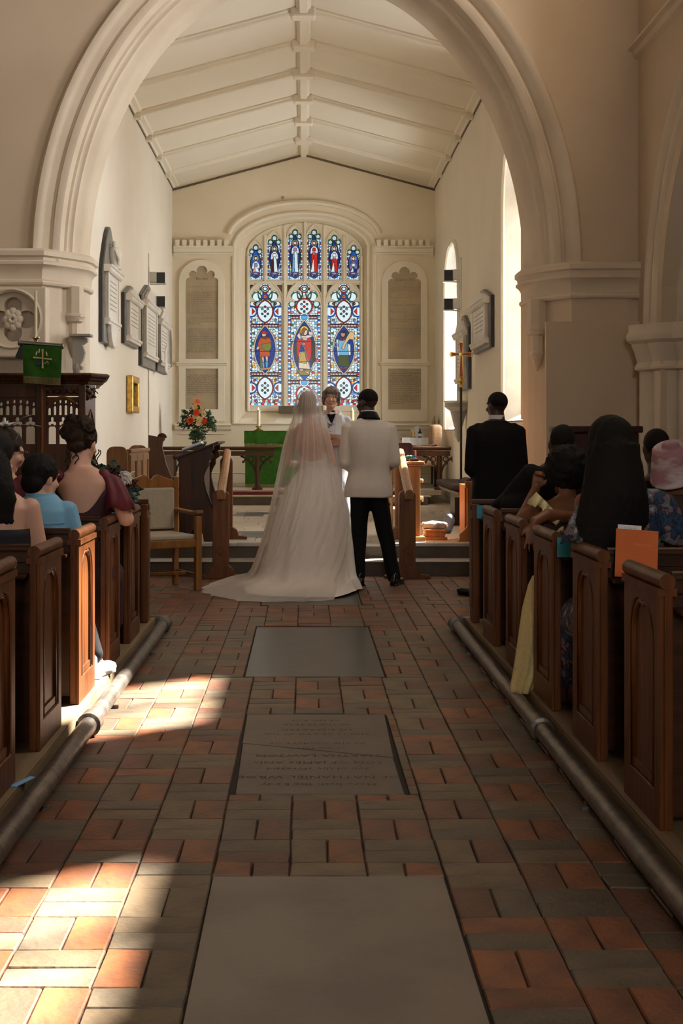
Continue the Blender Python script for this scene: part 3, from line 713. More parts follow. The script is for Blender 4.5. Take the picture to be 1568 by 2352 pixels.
# raised mullions and moulded heads over the tracery plate
for px, y0, y1 in ((653.5, 945, 519), (744, 945, 519), (699.5, 648, 512), (609, 648, 543), (789.5, 648, 543), (570, 945, 590), (829, 945, 590)):
    MB().sweep([(-.035, 0), (-.012, -.05), (.012, -.05), (.035, 0)], [(Vector((tx(px), TY - .085, tz(y0))), Xv, Yv), (Vector((tx(px), TY - .085, tz(y1))), Xv, Yv)]).build('mullion', 'painted_moulding', tr)
MB().sweep([(-.03, 0), (-.01, -.04), (.01, -.04), (.03, 0)], [(Vector((tx(568), TY - .085, tz(649))), Zv, Yv), (Vector((tx(830), TY - .085, tz(649))), Zv, Yv)]).build('transom', 'painted_moulding', tr)
for cx, hw, ys, yb in BL + SLT:
    k = 1.13; H = (1.55 if hw > 20 else 1.9) * hw * pw; a = [(tx(cx) + u, tz(ys) + v) for u, v in pointed(hw * pw * k, 0.001, H)][2:]
    fr = []
    for i, (u, v) in enumerate(a):
        p0 = a[max(i - 1, 0)]; p1 = a[min(i + 1, len(a) - 1)]; t = Vector((p1[0] - p0[0], 0, p1[1] - p0[1])).normalized(); fr.append((Vector((u, TY - .085, v)), Vector((t.z, 0, -t.x)), Yv))
    MB().sweep([(-.016, 0), (-.005, -.03), (.005, -.03), (.016, 0)], fr).build('light_head', 'painted_moulding', tr, smooth='auto')
# ================================================================== stained glass: coloured panes under lead, worked out piece by piece
def hexc(*c): return np.array(lin(c))
W_ = hexc(228, 240, 243); RED = hexc(205, 42, 30); BLU = hexc(30, 80, 175); LB = hexc(95, 165, 215); YEL = hexc(240, 190, 70); GRN = hexc(50, 110, 60)
DK = np.array((.012, .012, .016)); PUR = hexc(150, 130, 180); MAR = hexc(80, 25, 30); DBL = hexc(14, 50, 125); TEAL = hexc(70, 150, 160); FLESH = hexc(232, 195, 175)
def pane(lt, K=1.7, seed=1, fig=None):
    h, cx, hw, ys, yb, big = lt
    topm = 1.36 if big else 1.42
    y0 = ys - topm * hw - 2; H = yb - y0; Wd = 2 * hw
    nx, ny = int(Wd * K) + 1, int(H * K) + 1
    X, Y = np.meshgrid(np.linspace(-hw, hw, nx), np.linspace(y0, yb, ny)); rs = np.random.RandomState(seed)
    img = np.ones((ny, nx, 3)) * W_
    U = X
    # quarries: small pieces leaded together
    cell = 6.0 if big else 4.2; gx, gy = np.floor(X / cell), np.floor(Y / cell); d1 = np.full(X.shape, 1e9); d2 = d1.copy(); who = np.zeros(X.shape)
    for ox in (-1, 0, 1):
        for oy in (-1, 0, 1):
            a, b = gx + ox, gy + oy; hsh = np.abs(np.sin(np.abs(a) * 12.9898 + b * 78.233) * 43758.5453) % 1; h2 = (hsh * 97.13) % 1
            px, py = (np.sign(a + .5) * 0 + a + .2 + .6 * hsh) * cell, (b + .2 + .6 * h2) * cell; d = np.hypot(X - px, Y - py)
            n1 = d < d1; d2 = np.where(n1, d1, np.minimum(d2, d)); who = np.where(n1, hsh, who); d1 = np.where(n1, d, d1)
    tone = (.72 + .4 * ((who * 57.3) % 1))[..., None]
    img = img * tone
    pk = (who * 913.7) % 1
    for lo, hi, c in ((.0, .03, RED), (.03, .07, LB), (.07, .10, PUR), (.10, .12, GRN), (.12, .15, YEL)): img[(pk >= lo) & (pk < hi)] = c
    img[(pk > .19) & (pk < .34)] = hexc(190, 205, 200)
    img[(d2 - d1) < .75] = DK * 3
    def ring(cx_, cy_, rx, ry, c, t, fill=None, ves=False):
        if ves:                                  # almond
            k = (rx * rx + ry * ry) / (2 * rx); q = np.maximum(np.hypot(X - cx_ + k - rx, Y - cy_), np.hypot(X - cx_ - k + rx, Y - cy_)) - k
        else: q = (np.hypot((X - cx_) / rx, (Y - cy_) / ry) - 1) * min(rx, ry)
        if fill is not None: img[q < 0] = fill
        img[np.abs(q) < t] = c; img[np.abs(np.abs(q) - t) < .45] = DK
        return q
    def poly(pts, c, sh=.25, line=True):
        P = [np.array(p, float) for p in pts]; ins = np.zeros(X.shape, bool); dm = np.full(X.shape, 1e9)
        for i in range(len(P)):
            (xa, ya), (xb, yb_) = P[i], P[i - 1]
            con = ((ya > Y) != (yb_ > Y)) & (X < (xb - xa) * (Y - ya) / ((yb_ - ya) or 1e-9) + xa); ins ^= con
            L = (xb - xa) ** 2 + (yb_ - ya) ** 2 or 1e-9; t = np.clip(((X - xa) * (xb - xa) + (Y - ya) * (yb_ - ya)) / L, 0, 1); dm = np.minimum(dm, np.hypot(X - xa - t * (xb - xa), Y - ya - t * (yb_ - ya)))
        fold = 1 - sh * (np.sin(X * 2.1 + np.sin(Y * .35) * 1.5) > .3)
        img[ins] = (c * fold[..., None])[ins]
        if line: img[dm < .5] = DK * 2
    def dots(cx_, cy_):
        for k in range(6):
            a = PI / 3 * k + PI / 2; ring(cx_ + 9 * math.cos(a) * .8, cy_ - 11 * math.sin(a), 2.3, 2.3, DK, .35, [RED, LB, GRN, BLU, GRN, LB][k] if k else RED)
        ring(cx_, cy_, 2.6, 2.6, DK, .3, RED)
    if big:
        c0 = cx == 698.5
        bx = np.abs(X) > hw - 7.5; blk = (np.floor((Y + (3 if c0 else 0)) / 4.6).astype(int)) % 6
        e = np.abs(X) > hw - 5.6
        for k, c in enumerate((RED, W_, LB, W_, BLU, W_)): img[e & (blk == k) & (Y > ys)] = c
        img[e & (Y > ys) & (((Y + (3 if c0 else 0)) % 4.6) < .8)] = DK * 2; img[np.abs(np.abs(X) - (hw - 6.2)) < .7] = DK; img[(np.abs(X) > hw - .8) & (Y > ys)] = DK
        # head scrolls
        for s in (-1, 1):
            ring(s * 19, ys - 19, 10.5, 10.5, GRN, 1.2, W_); ring(s * 28, ys - 3, 7, 7, GRN, 1.0, W_ * .9); ring(s * 10, ys - 26, 6, 12, hexc(60, 95, 70), 1.0)
        ring(0, ys - 38, 9, 8, RED * .8, 1.0, W_); ring(0, ys - 38, 5, 4, GRN, .8)
        if not c0: ring(0, ys - 20, 6.5, 6.5, BLU, 1.5, RED); ring(0, ys - 20, 2.5, 2.5, YEL, .8)
        def bar(y, t=1.4, c=MAR):
            q = (np.abs(Y - y) < t + 2.6) & (np.abs(X) < hw - 7); img[q] = c * .9; q2 = (np.abs(Y - y) < t) & (np.abs(X) < hw - 7); img[q2] = (W_ * .6); img[q2 & ((X % 7) < 2)] = RED * .6; img[np.abs(np.abs(Y - y) - t - 2.6) < .6] = DK
        Yc = lambda c: 500 + c / 5.346
        if not c0:
            for y in (Yc(1150), Yc(2090)):
                for s in (-1, 1): ring(s * (hw - 6), y, 12, 12, BLU, 1.4, W_); poly([(s * (hw - 7), y - 8), (s * (hw - 15), y), (s * (hw - 7), y + 8)], RED)
                ring(0, y, 18, 26, hexc(140, 25, 25), 1.3, W_, True); dots(0, y)
                for a, b in ((-24, -18), (24, -18), (-24, 20), (24, 20), (-20, 31), (20, 31)): ring(a, y + b, 2.6, 2.6, DK, .35, [RED, LB, PUR][(int(a + b)) % 3])
            bar(Yc(1325)); bar(Yc(1920)); fy = Yc(1620)
            ring(0, fy, 25, 56, hexc(215, 190, 160), 1.4, DBL, True)
        else:
            ring(0, Yc(1090), 18, 18, RED * .85, 1.6, W_); dots(0, Yc(1090)); ring(0, Yc(2165), 18, 18, RED * .85, 1.6, W_); dots(0, Yc(2165))
            bar(Yc(1225)); bar(Yc(2020)); ring(0, Yc(1222), 9, 9, W_, 1.6, LB); ring(0, Yc(2018), 9, 9, W_, 1.6, LB)
            fy = Yc(1620); ring(0, fy, 27, 68, hexc(215, 195, 170), 1.5, DBL, True)
            q = np.maximum(np.abs(X + 0) * 0, 0)
        blues = ((np.floor(X / 5) + np.floor(Y / 6)) % 3)[..., None]
        inside = (img == DBL).all(-1); img = np.where(inside[..., None], DBL * (.7 + .35 * blues), img)
        F = lambda pts: [(a / 5.346, 500 + b / 5.346) for a, b in pts]
        if fig == 'sower':
            poly(F([(-58, 1840), (-60, 1700), (-40, 1690), (-25, 1850)]), hexc(120, 120, 40))
            poly(F([(-60, 1480), (-20, 1455), (45, 1460), (80, 1520), (75, 1560), (55, 1590), (60, 1700), (-65, 1710), (-70, 1600), (-90, 1580), (-85, 1530)]), hexc(196, 84, 38))
            poly(F([(-50, 1555), (70, 1530), (80, 1580), (60, 1630), (20, 1640), (-45, 1600)]), hexc(130, 125, 45)); poly(F([(-85, 1570), (-70, 1600), (-95, 1625), (-110, 1610)]), FLESH)
            poly(F([(-40, 1710), (-15, 1710), (-10, 1780), (-5, 1850), (-30, 1850)]), LB); poly(F([(5, 1710), (38, 1700), (35, 1800), (30, 1850), (10, 1850)]), LB)
            poly(F([(-38, 1710), (-15, 1710), (-14, 1770), (-34, 1770)]), FLESH); poly(F([(6, 1705), (36, 1700), (34, 1765), (14, 1765)]), FLESH)
            poly(F([(-55, 1850), (60, 1835), (70, 1860), (-60, 1875)]), hexc(200, 140, 90)); ring(-13 / 5.346, 500 + 1430 / 5.346, 5.2, 7, DK * 2, .4, FLESH); poly(F([(-45, 1420), (-40, 1395), (-10, 1385), (20, 1400), (22, 1422), (-10, 1428)]), RED); poly(F([(-60, 1470), (0, 1450), (50, 1470), (10, 1490)]), hexc(110, 60, 30))
        if fig == 'shepherd':
            poly(F([(-125, 1560), (-60, 1500), (-60, 1760), (-105, 1760)]), hexc(80, 55, 40)); poly(F([(85, 1480), (135, 1540), (135, 1760), (90, 1800)]), hexc(60, 35, 30))
            poly(F([(-70, 1850), (-65, 1650), (60, 1640), (75, 1860)]), hexc(235, 210, 180)); poly(F([(-60, 1780), (-50, 1660), (20, 1650), (30, 1790)]), hexc(200, 165, 80))
            poly(F([(-95, 1500), (-30, 1470), (60, 1465), (90, 1510), (85, 1700), (60, 1790), (20, 1730), (0, 1560), (-40, 1560), (-75, 1740), (-90, 1640)]), RED)
            poly(F([(-90, 1450), (-60, 1400), (-40, 1440), (60, 1440), (100, 1410), (110, 1450), (60, 1475), (-60, 1490)]), hexc(235, 215, 205)); poly(F([(50, 1390), (110, 1410), (105, 1440), (60, 1440)]), hexc(235, 215, 205))
            ring(0, 500 + 1385 / 5.346, 10, 11, DK, .4, YEL); ring(2, 500 + 1405 / 5.346, 5.5, 8, DK * 2, .4, FLESH); poly(F([(-30, 1370), (0, 1345), (30, 1370), (10, 1385), (-15, 1450), (-35, 1450)]), hexc(150, 90, 50))
            poly(F([(-20, 1470), (40, 1480), (30, 1510), (-15, 1500)]), FLESH); poly(F([(-25, 1530), (10, 1540), (0, 1570), (-30, 1560)]), FLESH)
            poly(F([(-70, 1375), (-62, 1375), (-25, 1500), (95, 1900), (86, 1903), (-33, 1500)]), hexc(220, 200, 190)); poly(F([(-90, 1870), (80, 1860), (60, 1930), (-50, 1930)]), hexc(150, 130, 60)); poly(F([(-60, 1860), (-20, 1855), (-10, 1880), (-55, 1880)]), FLESH); poly(F([(0, 1880), (50, 1890), (70, 1920), (20, 1905)]), FLESH); poly(F([(-60, 1935), (60, 1935), (0, 1990)]), BLU)
        if fig == 'reaper':
            poly(F([(-95, 1500), (-40, 1480), (-50, 1700), (-75, 1700)]), W_); poly(F([(50, 1540), (80, 1560), (85, 1690), (55, 1690)]), W_); poly(F([(-70, 1500), (40, 1490), (60, 1690), (-60, 1700)]), hexc(120, 180, 215)); poly(F([(-65, 1690), (60, 1690), (70, 1830), (-70, 1820)]), hexc(70, 80, 35))
            poly(F([(-70, 1500), (-30, 1470), (30, 1470), (40, 1490), (-20, 1510)]), hexc(110, 40, 50)); ring(-2, 500 + 1428 / 5.346, 5.2, 7.5, DK * 2, .4, hexc(190, 140, 115)); poly(F([(-35, 1410), (0, 1380), (35, 1410), (35, 1460), (20, 1460), (15, 1415), (-20, 1415)]), hexc(50, 35, 50))
            poly(F([(-30, 1600), (20, 1500), (50, 1440), (80, 1395), (130, 1410), (125, 1500), (70, 1490), (20, 1560), (0, 1620)]), hexc(228, 190, 130)); poly(F([(-50, 1840), (-20, 1830), (-10, 1850), (-50, 1855)]), RED); poly(F([(0, 1835), (40, 1830), (50, 1850), (5, 1855)]), RED); ring(-18, 500 + 1560 / 5.346, 4, 5, W_, .8)
        for y in ([Yc(1097), Yc(1305), Yc(1640), Yc(1948), Yc(2280)] if not c0 else [Yc(1197), Yc(1518), Yc(1768), Yc(1997), Yc(2280)]): img[np.abs(Y - y) < .85] = DK
        bb = (Y > yb - 5); blk2 = np.floor((X + 40) / 7.5).astype(int) % 4
        for k, c in enumerate((RED, W_, LB, W_)): img[bb & (blk2 == k)] = c
        img[bb & (((X + 40) % 7.5) < .8)] = DK
    else:
        e = np.abs(X) > hw - 3.0; blk = np.floor(Y / 3.6).astype(int) % 5
        for k, c in enumerate((RED, W_, LB, W_, BLU)): img[e & (blk == k) & (Y > ys)] = c
        img[e & ((Y % 3.6) < .7)] = DK * 2; img[np.abs(np.abs(X) - hw + 3.2) < .5] = DK
        for s in (-1, 1): ring(s * 9, ys - 6, 5, 5, GRN * .8, .8, W_ * .7)
        ring(0, ys - 15, 5.5, 6, GRN * .6, .8, W_ * .7)
        c1, c2, c3, bgc = fig; t0 = ys - 3; b0 = yb - 15
        q = ring(0, (t0 + b0) / 2, 11.5, (b0 - t0) / 2 + 7, DK, .5, bgc, True); hd = ys + 9; s = 1 if cx < 699 else -1
        poly([(-8, hd + 12), (8, hd + 12), (8, b0), (-8, b0)], bgc)
        poly([(-7, b0 - 2), (-5, hd + 20), (-3, hd + 9), (4, hd + 9), (7, hd + 22), (8, b0 - 2)], c2); poly([(-1 * s, b0 - 2), (-2, hd + 14), (3, hd + 12), (8 * s, b0 - 2)], W_)
        poly([(-9, hd + 24), (-7, hd + 12), (-2, hd + 7), (3, hd + 7), (8, hd + 13), (9, hd + 23), (4, hd + 24), (0, hd + 16), (-5, hd + 25)], c1); poly([(-3, hd + 11), (3, hd + 11), (4, hd + 18), (-4, hd + 18)], c3)
        ring(0, hd, 6.2, 6.2, hexc(200, 175, 130), .8, W_); ring(0, hd, 3.4, 4.4, DK * 2, .4, FLESH); ring(0, b0, 8, 3.2, PUR * .7, .7, PUR)
        poly([(-12, b0 + 4), (0, b0 + 12), (12, b0 + 4), (8, b0 + 3), (0, b0 + 8), (-8, b0 + 3)], BLU)
    img *= (rs.rand(ny, nx, 1) * .14 + .93)
    vs = np.zeros((ny * nx, 3)); xx = tx(cx) + X * pw; zz = 1.38 - (Y - 1000) * pw
    vs[:, 0] = xx.ravel(); vs[:, 1] = TY + .02; vs[:, 2] = zz.ravel()
    i = np.arange(ny - 1)[:, None] * nx + np.arange(nx - 1)[None, :]; fs = np.stack([i, i + 1, i + nx + 1, i + nx], -1).reshape(-1, 4)
    me = bpy.data.meshes.new('pane'); me.vertices.add(len(vs)); me.vertices.foreach_set('co', vs.ravel()); me.loops.add(fs.size); me.loops.foreach_set('vertex_index', fs.ravel().astype(np.int32))
    me.polygons.add(len(fs)); me.polygons.foreach_set('loop_start', np.arange(0, fs.size, 4, dtype=np.int32)); me.update(calc_edges=True)
    at = me.color_attributes.new('glass', 'FLOAT_COLOR', 'POINT'); at.data.foreach_set('color', np.concatenate([img.reshape(-1, 3), np.ones((ny * nx, 1))], 1).ravel())
    o = bpy.data.objects.new('stained_glass_light', me); C.objects.link(o); me.materials.append(M['stained_glass']); o.parent = tr; return o
specs = ['sower', 'shepherd', 'reaper', (W_, hexc(220, 170, 160), PUR, BLU), (hexc(235, 225, 215), MAR, W_, DBL), (hexc(235, 225, 235), LB * 1.1, PUR, DBL), (hexc(235, 225, 235), RED, RED, DBL), (hexc(235, 225, 225), RED, W_, DBL), (PUR * .8, DBL, W_, BLU)]
names = ['tall window light with a sower in an orange tunic', 'tall middle window light with a shepherd in a red cloak', 'tall window light with a reaper holding a wheat sheaf',
 'lowest small light at the left end', 'second small light with a maroon skirted saint', 'tall small light left of the centre mullion', 'tall small light right of the centre mullion with red sleeve', 'small light with a red skirted saint', 'lowest small light at the right end']
for i, lt in enumerate(lights):
    o = pane(lt, 1.7 if lt[5] else 2.2, 5 + i, specs[i]); o['label'] = names[i]

# ================================================================== commandment boards set in the east wall
def board(px0, px1, top, spring, bot, lines, label, labs2, b2):
    xc = wx((px0 + px1) / 2, 24); hw = (px1 - px0) / 2 * 24 / 3000
    h = [(xc + u, wz(spring, 24) + v) for u, v in foil(hw, BOARD, (bot - spring) * .008)]
    low = [(xc - hw, wz(b2[1], 24)), (xc + hw, wz(b2[1], 24)), (xc + hw, wz(b2[0], 24)), (xc - hw, wz(b2[0], 24))]
    outer = [(xc - hw - .12, wz(968, 24)), (xc + hw + .12, wz(968, 24)), (xc + hw + .12, wz(spring, 24))] + [(xc + u, wz(spring, 24) + v) for u, v in pointed(hw + .12, .0005, hw * 1.35)][2:] + [(xc - hw - .12, wz(spring, 24))]
    fr_ = st(MB().plate(outer, [h, low], YE - .045, YE, Ff), 'trim_board_frame', 'painted_moulding', bevel=.018)
    st(MB().sweep([(0, 0), (-.05, 0), (-.06, -.02), (-.04, -.035), (-.03, -.06), (0, -.07)], [(Vector((xc - hw - .16, YE - .04, wz(832, 24))), Yv, Zv), (Vector((xc + hw + .16, YE - .04, wz(832, 24))), Yv, Zv)]), 'trim_board_ledge', 'painted_moulding')
    for k, (poly_, lns, lb) in enumerate(((h, lines, label), (low, b2[2], labs2))):
        t = tag(MB().plate(poly_, [], YE - .012, YE + .0, Ff).build('wall_tablet', 'tablet_stone'), lb, 'tablet', 'painted text boards on the chancel end wall')
        for (py, s_, al, tx_) in lns:
            x0 = xc if al == 'CENTER' else xc - hw + .03
            letters(tx_, s_, lambda u, v, d, a=x0, b=wz(py, 24): (a + u, YE - .014, b + v), 'painted_line', 'tablet_ink' if s_ > .06 or py > 840 else 'tablet_ink_faded', t, al)
        t.data.update()
def para(y, words_, step=4.35, s_=.040):
    out = []
    for k, l in enumerate(words_): out.append((y + k * step, s_, 'LEFT', l))
    return out
L1 = [(643, .075, 'CENTER', 'Exodus'), (652, .035, 'CENTER', 'I')] + [(660, .040, 'LEFT', 'Thou shalt have none other gods but me')] + [(666, .035, 'CENTER', 'II')] + para(672, ['Thou shalt not make to thyself any', 'graven image nor the likeness of any', 'thing that is in heaven above or in the', 'earth beneath or in the water under', 'the earth Thou shalt not bow down to', 'them nor worship them For I the Lord', 'thy God am a jealous God and visit the', 'sins of the fathers upon the children', 'unto the third and fourth generation', 'of them that hate me and shew mercy', 'unto thousands in them that love me', 'and keep my commandments'])
L1 += [(726, .035, 'CENTER', 'III')] + para(732, ['Thou shalt not take the Name of the', 'Lord thy God in vain for the Lord', 'will not hold him guiltless that taketh', 'his name in vain']) + [(750, .035, 'CENTER', 'IV')] + para(757, ['   Remember that thou keep holy the', 'Sabbath day Six days shalt thou labour', 'and do all that thou hast to do but the', 'seventh day is the Sabbath of the Lord', 'thy God In it thou shalt do no manner', 'of work thou and thy son and thy', 'daughter thy man servant and thy', 'maid servant thy cattle and the stranger', 'that is within thy gates For in six days', 'the Lord made heaven and earth the sea', 'and all that in them is and rested the', 'seventh day wherefore the Lord blessed', 'the seventh day and hallowed it'])
L2 = para(863, ['   Our Father which art in heaven', 'Hallowed be thy Name Thy kingdom', 'come Thy will be done in earth', 'As it is in heaven Give us this day', 'our daily bread And forgive us our', 'trespasses As we forgive them that', 'trespass against us And lead us not', 'into temptation But deliver us from', 'evil For thine is the kingdom The', 'power and the glory For ever and', 'ever Amen'], 4.4)
board(426, 501, 609, 648, 825, L1, 'tall brown cusped board headed Exodus, filled with close text, above the flowers', 'lower brown square text board just behind the flower arrangement', (847, 940, L2))
R1_ = [(645, .07, 'CENTER', 'Chapter XX'), (654, .03, 'CENTER', 'V')] + para(661, ['   Honour thy father and thy mother', 'that thy days may be long in the land', 'which the Lord thy God giveth thee'])
for y, n_, t in ((680, 'VI', ['Thou shalt do no murder']), (697, 'VII', ['Thou shalt not commit adultery']), (713, 'VIII', ['Thou shalt not steal']), (730, 'IX', ['Thou shalt not bear false witness', 'against thy neighbour']), (751, 'X', ['Thou shalt not covet thy neighbours', 'house thou shalt not covet thy neigh', 'bours wife nor his servant nor his', 'maid nor his ox nor his ass nor any', 'thing that is his'])): R1_ += [(y - 2, .035, 'CENTER', n_)] + para(y + 5, t)
R2_ = para(859, ['   I Believe in God the Father Almighty', 'Maker of heaven and earth', '   And in Jesus Christ his only Son our', 'Lord Who was conceived by the Holy Ghost', 'Born of the Virgin Mary suffered under', 'Pontius Pilate Was crucified dead and', 'buried He descended into hell The third', 'day he rose again from the dead He ascend', 'ed into heaven And sitteth on the', 'right hand of God the Father Almighty', 'From thence he shall come to judge the', 'quick and the dead', '   I believe in the Holy Ghost The holy', 'Catholick Church The Communion of', 'Saints The Forgiveness of sins The', 'Resurrection of the body and the life', 'everlasting Amen'], 4.3, .038)
board(891, 966, 612, 651, 825, R1_, 'tall brown cusped board headed Chapter XX, with short spaced lines of text', 'lower brown square text board beside the man in the ivory jacket', (847, 941, R2_))
# ================================================================== pews
def dup(root, loc, label, rotz=0):
    r = root.copy(); C.objects.link(r); r.location = loc; r.rotation_euler = (0, 0, rotz); r['label'] = label
    for ch in list(root.children):
        c = ch.copy(); C.objects.link(c); c.parent = r
        for g in ch.children: d = g.copy(); C.objects.link(d); d.parent = c
    return r
def pew_end(m_, s, X, D, H, t=.045):
    """end panel standing in the Y-Z plane; X = aisle face, s = direction into the pew"""
    f = lambda u, v, d: (X + s * d, u, v)
    par = (.07, D - .07); w2 = (par[1] - par[0]) / 2; c_ = D / 2
    hole = [(c_ + u, .12 + v) for u, v in pointed(w2, H - .36, H - .24, 8)]
    m_.plate([(0, 0), (D, 0), (D, H - .05), (0, H - .05)], [hole], 0, .016, f); m_.box(min(X + s * .015, X + s * t), max(X + s * .015, X + s * t), 0, D, 0, H - .05)
def make_pew(s, L, D=.47, front=False):
    t = thing('pew', '', 'pew', group='oak pews facing the chancel'); H = .835
    m = MB(); pew_end(m, s, 0, D, H); e = m.build('end_panel', 'pew_oak', t, bevel=.005)
    # pointed arch moulding and lower chamfer in the sunk panel
    arch = [(D / 2 + u * .80, .12 + v * .985) for u, v in pointed(D / 2 - .07, H - .36, H - .24, 10)][1:] + [(D / 2 - (D / 2 - .07) * .80, .12)]
    MB().tube([(s * .012, y, z) for y, z in arch], .011, 8).build('arch_moulding', 'pew_oak', e, smooth=True)
    f = lambda u, v, d: (s * d, u, v)
    MB().plate([(.075, .125), (D - .075, .125), (D - .11, .155), (.11, .155)], [], .006, .018, f).build('panel_sill', 'pew_oak', e, bevel=.003)
    c = MB(); c.tube([(s * .022, -.012, H - .028), (s * .022, D + .012, H - .028)], .027, 12); c.box(min(-s * .008, s * .055), max(-s * .008, s * .055), -.004, D + .004, H - .075, H - .05)
    c.build('end_cap', 'pew_oak', t, smooth='auto')
    x0, x1 = sorted((s * .05, s * L))
    MB().box(x0, x1, .045, .07, .03, H - .06).build('backrest', 'pew_rail_oak', t, bevel=.004)
    r = MB(); r.tube([(s * .05, .05, H - .02), (s * L, .05, H - .02)], .022, 10); r.box(x0, x1, .028, .075, H - .07, H - .03); r.build('top_rail', 'pew_rail_oak', t, smooth='auto')
    MB().box(x0, x1, -.07, .05, H - .13, H - .115).build('book_ledge', 'pew_rail_oak', t, bevel=.004)
    if not front:
        MB().box(x0, x1, .07, .43, .335, .365).build('seat', 'pew_rail_oak', t, bevel=.006)
        MB().box(x0, x1, .09, .105, .03, .335).build('seat_riser', 'pew_rail_oak', t)
    m = MB(); pew_end(m, s, s * L, D, H); m.build('end_panel', 'pew_oak', t, bevel=.005)
    return t
for s, X, ys, side in ((-1, -1.065, [8.02, 7.12, 6.20, 5.28, 4.36], 'left'), (1, 1.15, [7.91, 6.97, 6.06, 5.12, 4.22], 'right')):
    P0 = make_pew(s, 2.05); nm = ['second pew', 'third pew', 'fourth pew', 'fifth pew', 'nearest pew']
    ex = {'left': ['with white paper on its end', 'behind the seated woman in burgundy', 'with its carved end lit beside a white trainer', 'behind the dark-haired woman with bare shoulders', 'cut by the photo edge'],
          'right': ['in shade beside the man in black', 'where the hand of the yellow-dressed woman hangs', 'beside the trailing yellow skirt', 'carrying the orange folder on its ledge', 'darkest, with its whole gothic end shown']}[side]
    for i, y in enumerate(ys):
        lb = 'oak %s-hand %s, %s' % (side, nm[i], ex[i])
        if i == 0: P0.location = (X, y, .10); P0['label'] = lb
        else: dup(P0, (X, y, .10), lb)
    # front board before the first pew
    t = thing('plain_pew', 'plain oak front board closing the %s-hand pews nearest the steps' % side, 'pew', (X, 8.88, .10)); m = MB()
    m.box(*sorted((X, X + s * .05)), 8.90, 9.04, .10, .91).build('end_post', 'pew_oak', t, bevel=.006)
    MB().box(*sorted((X + s * .05, X + s * 2.05)), 8.97, 9.0, .12, .90).build('board', 'pew_rail_oak', t, bevel=.003)
    c = MB().tube([(X + s * .0, 8.97, .915), (X + s * 2.05, 8.97, .915)], .028, 10); c.box(*sorted((X - s * .01, X + s * 2.05)), 8.93, 9.01, .87, .89); c.build('top_rail', 'pew_rail_oak', t, smooth='auto')
    MB().box(*sorted((X + s * .05, X + s * 2.05)), 8.83, 8.98, .80, .815).build('book_ledge', 'pew_rail_oak', t, bevel=.004)
    MB().plate([(8.92, .2), (9.02, .2), (9.02, .82), (8.92, .82)], [], -.006, .002, lambda u, v, d: (X + s * d, u, v)).build('panel', 'pew_oak', t, bevel=.004)
# heating pipes along both platforms
for s, x in ((-1, -.985), (1, 1.075)):
    t = thing('heating_pipe', 'black iron heating pipe along the %s side of the aisle' % ('left' if s < 0 else 'right'), 'pipe', (x, 4, 0))
    p = MB().tube([(x, 2.0, .052), (x, 9.22, .052)], .040, 16); p.build('pipe_run', 'cast_iron', t, smooth='auto')
    MB().tube([(x, 9.20, .052), (x, 9.28, .052), (x + s * .03, 9.33, .052), (x + s * .10, 9.35, .052), (x + s * .2, 9.35, .052)], .042, 14).build('elbow', 'cast_iron', t, smooth='auto')
    for y in ((6.05, 9.20) if s < 0 else (5.95, 9.20)):
        MB().lathe([(.041, -.07), (.052, -.07), (.054, -.05), (.049, -.03), (.049, .04), (.056, .05), (.056, .07), (.041, .075)], (0, 0, 0), 18, Matrix.Translation((x, y, .052)) @ Matrix.Rotation(R(90), 4, 'X')).build('collar', 'cast_iron', t, smooth='auto')
    for y in (3.3, 4.8, 6.6, 8.2):
        MB().box(x - .05, x + .05, y, y + .03, -.0, .016).build('bracket', 'cast_iron', t)
tag(MB().box(-.07, .07, -.012, .012, 0, .003, Matrix.Translation((-1.035, 4.82, .101)) @ Matrix.Rotation(R(72), 4, 'Z')).build('paper_slip', 'blue_card'), 'pale blue slip of paper on the floor edge beside the left pipe', 'paper')
tag(MB().box(-.035, .03, -.06, .06, 0, .012, Matrix.Translation((-1.095, 8.25, .964)) @ Matrix.Rotation(R(20), 4, 'Z')).build('folded_paper', 'paper'), 'small white folded paper lying on a left pew top by the bare elbow', 'paper')
for (x, y, z), lb in (((1.175, 8.86, .805), 'bright cyan card on the first right-hand ledge, beside the man in black'), ((1.165, 6.0, .81), 'bright cyan card standing in a right pew beside the floral sleeve')):
    tag(MB().box(x, x + .16, y, y + .008, z + .01, z + .10, None).build('cyan_card', 'cyan_card', bevel=.002), lb, 'card')
tag(MB().box(-1.22, -1.12, 7.975, 7.983, .82, .91).build('blue_card', 'blue_card'), 'dull blue card on a left pew ledge under the bare elbow', 'card')
# orange folder with its booklet
t = thing('orange_folder', 'orange card folder leaning on the back of the right-hand pew', 'folder', (1.38, 5.03, .825))
T = Matrix.Translation((1.245, 5.065, .83)) @ Matrix.Rotation(R(-9), 4, 'X') @ Matrix.Rotation(R(4), 4, 'Y')
MB().box(-.04 + .0, .125 - .0, -.003, .0, 0, .187, T @ Matrix.Identity(4)).build('cover', 'orange_card', t, bevel=.001)
MB().box(-.038, .122, .004, .007, 0, .185, T).build('back_cover', 'orange_card', t, bevel=.001)
letters('Parish Prayers', .017, lambda u, v, d: T @ Vector((.035 + u * .7, -.0042, .125 + v)), 'lettering', 'orange_ink', t)
t = thing('service_booklet', 'white printed booklet standing behind the orange folder', 'booklet', (1.31, 5.07, .83))
MB().box(-.03, .062, .012, .016, .05, .205, T).build('cover', 'paper', t)
letters('Service of\nMarriage', .012, lambda u, v, d: T @ Vector((.016 + u, .0115, .190 + v)), 'lettering', 'print_grey', t, 'CENTER')
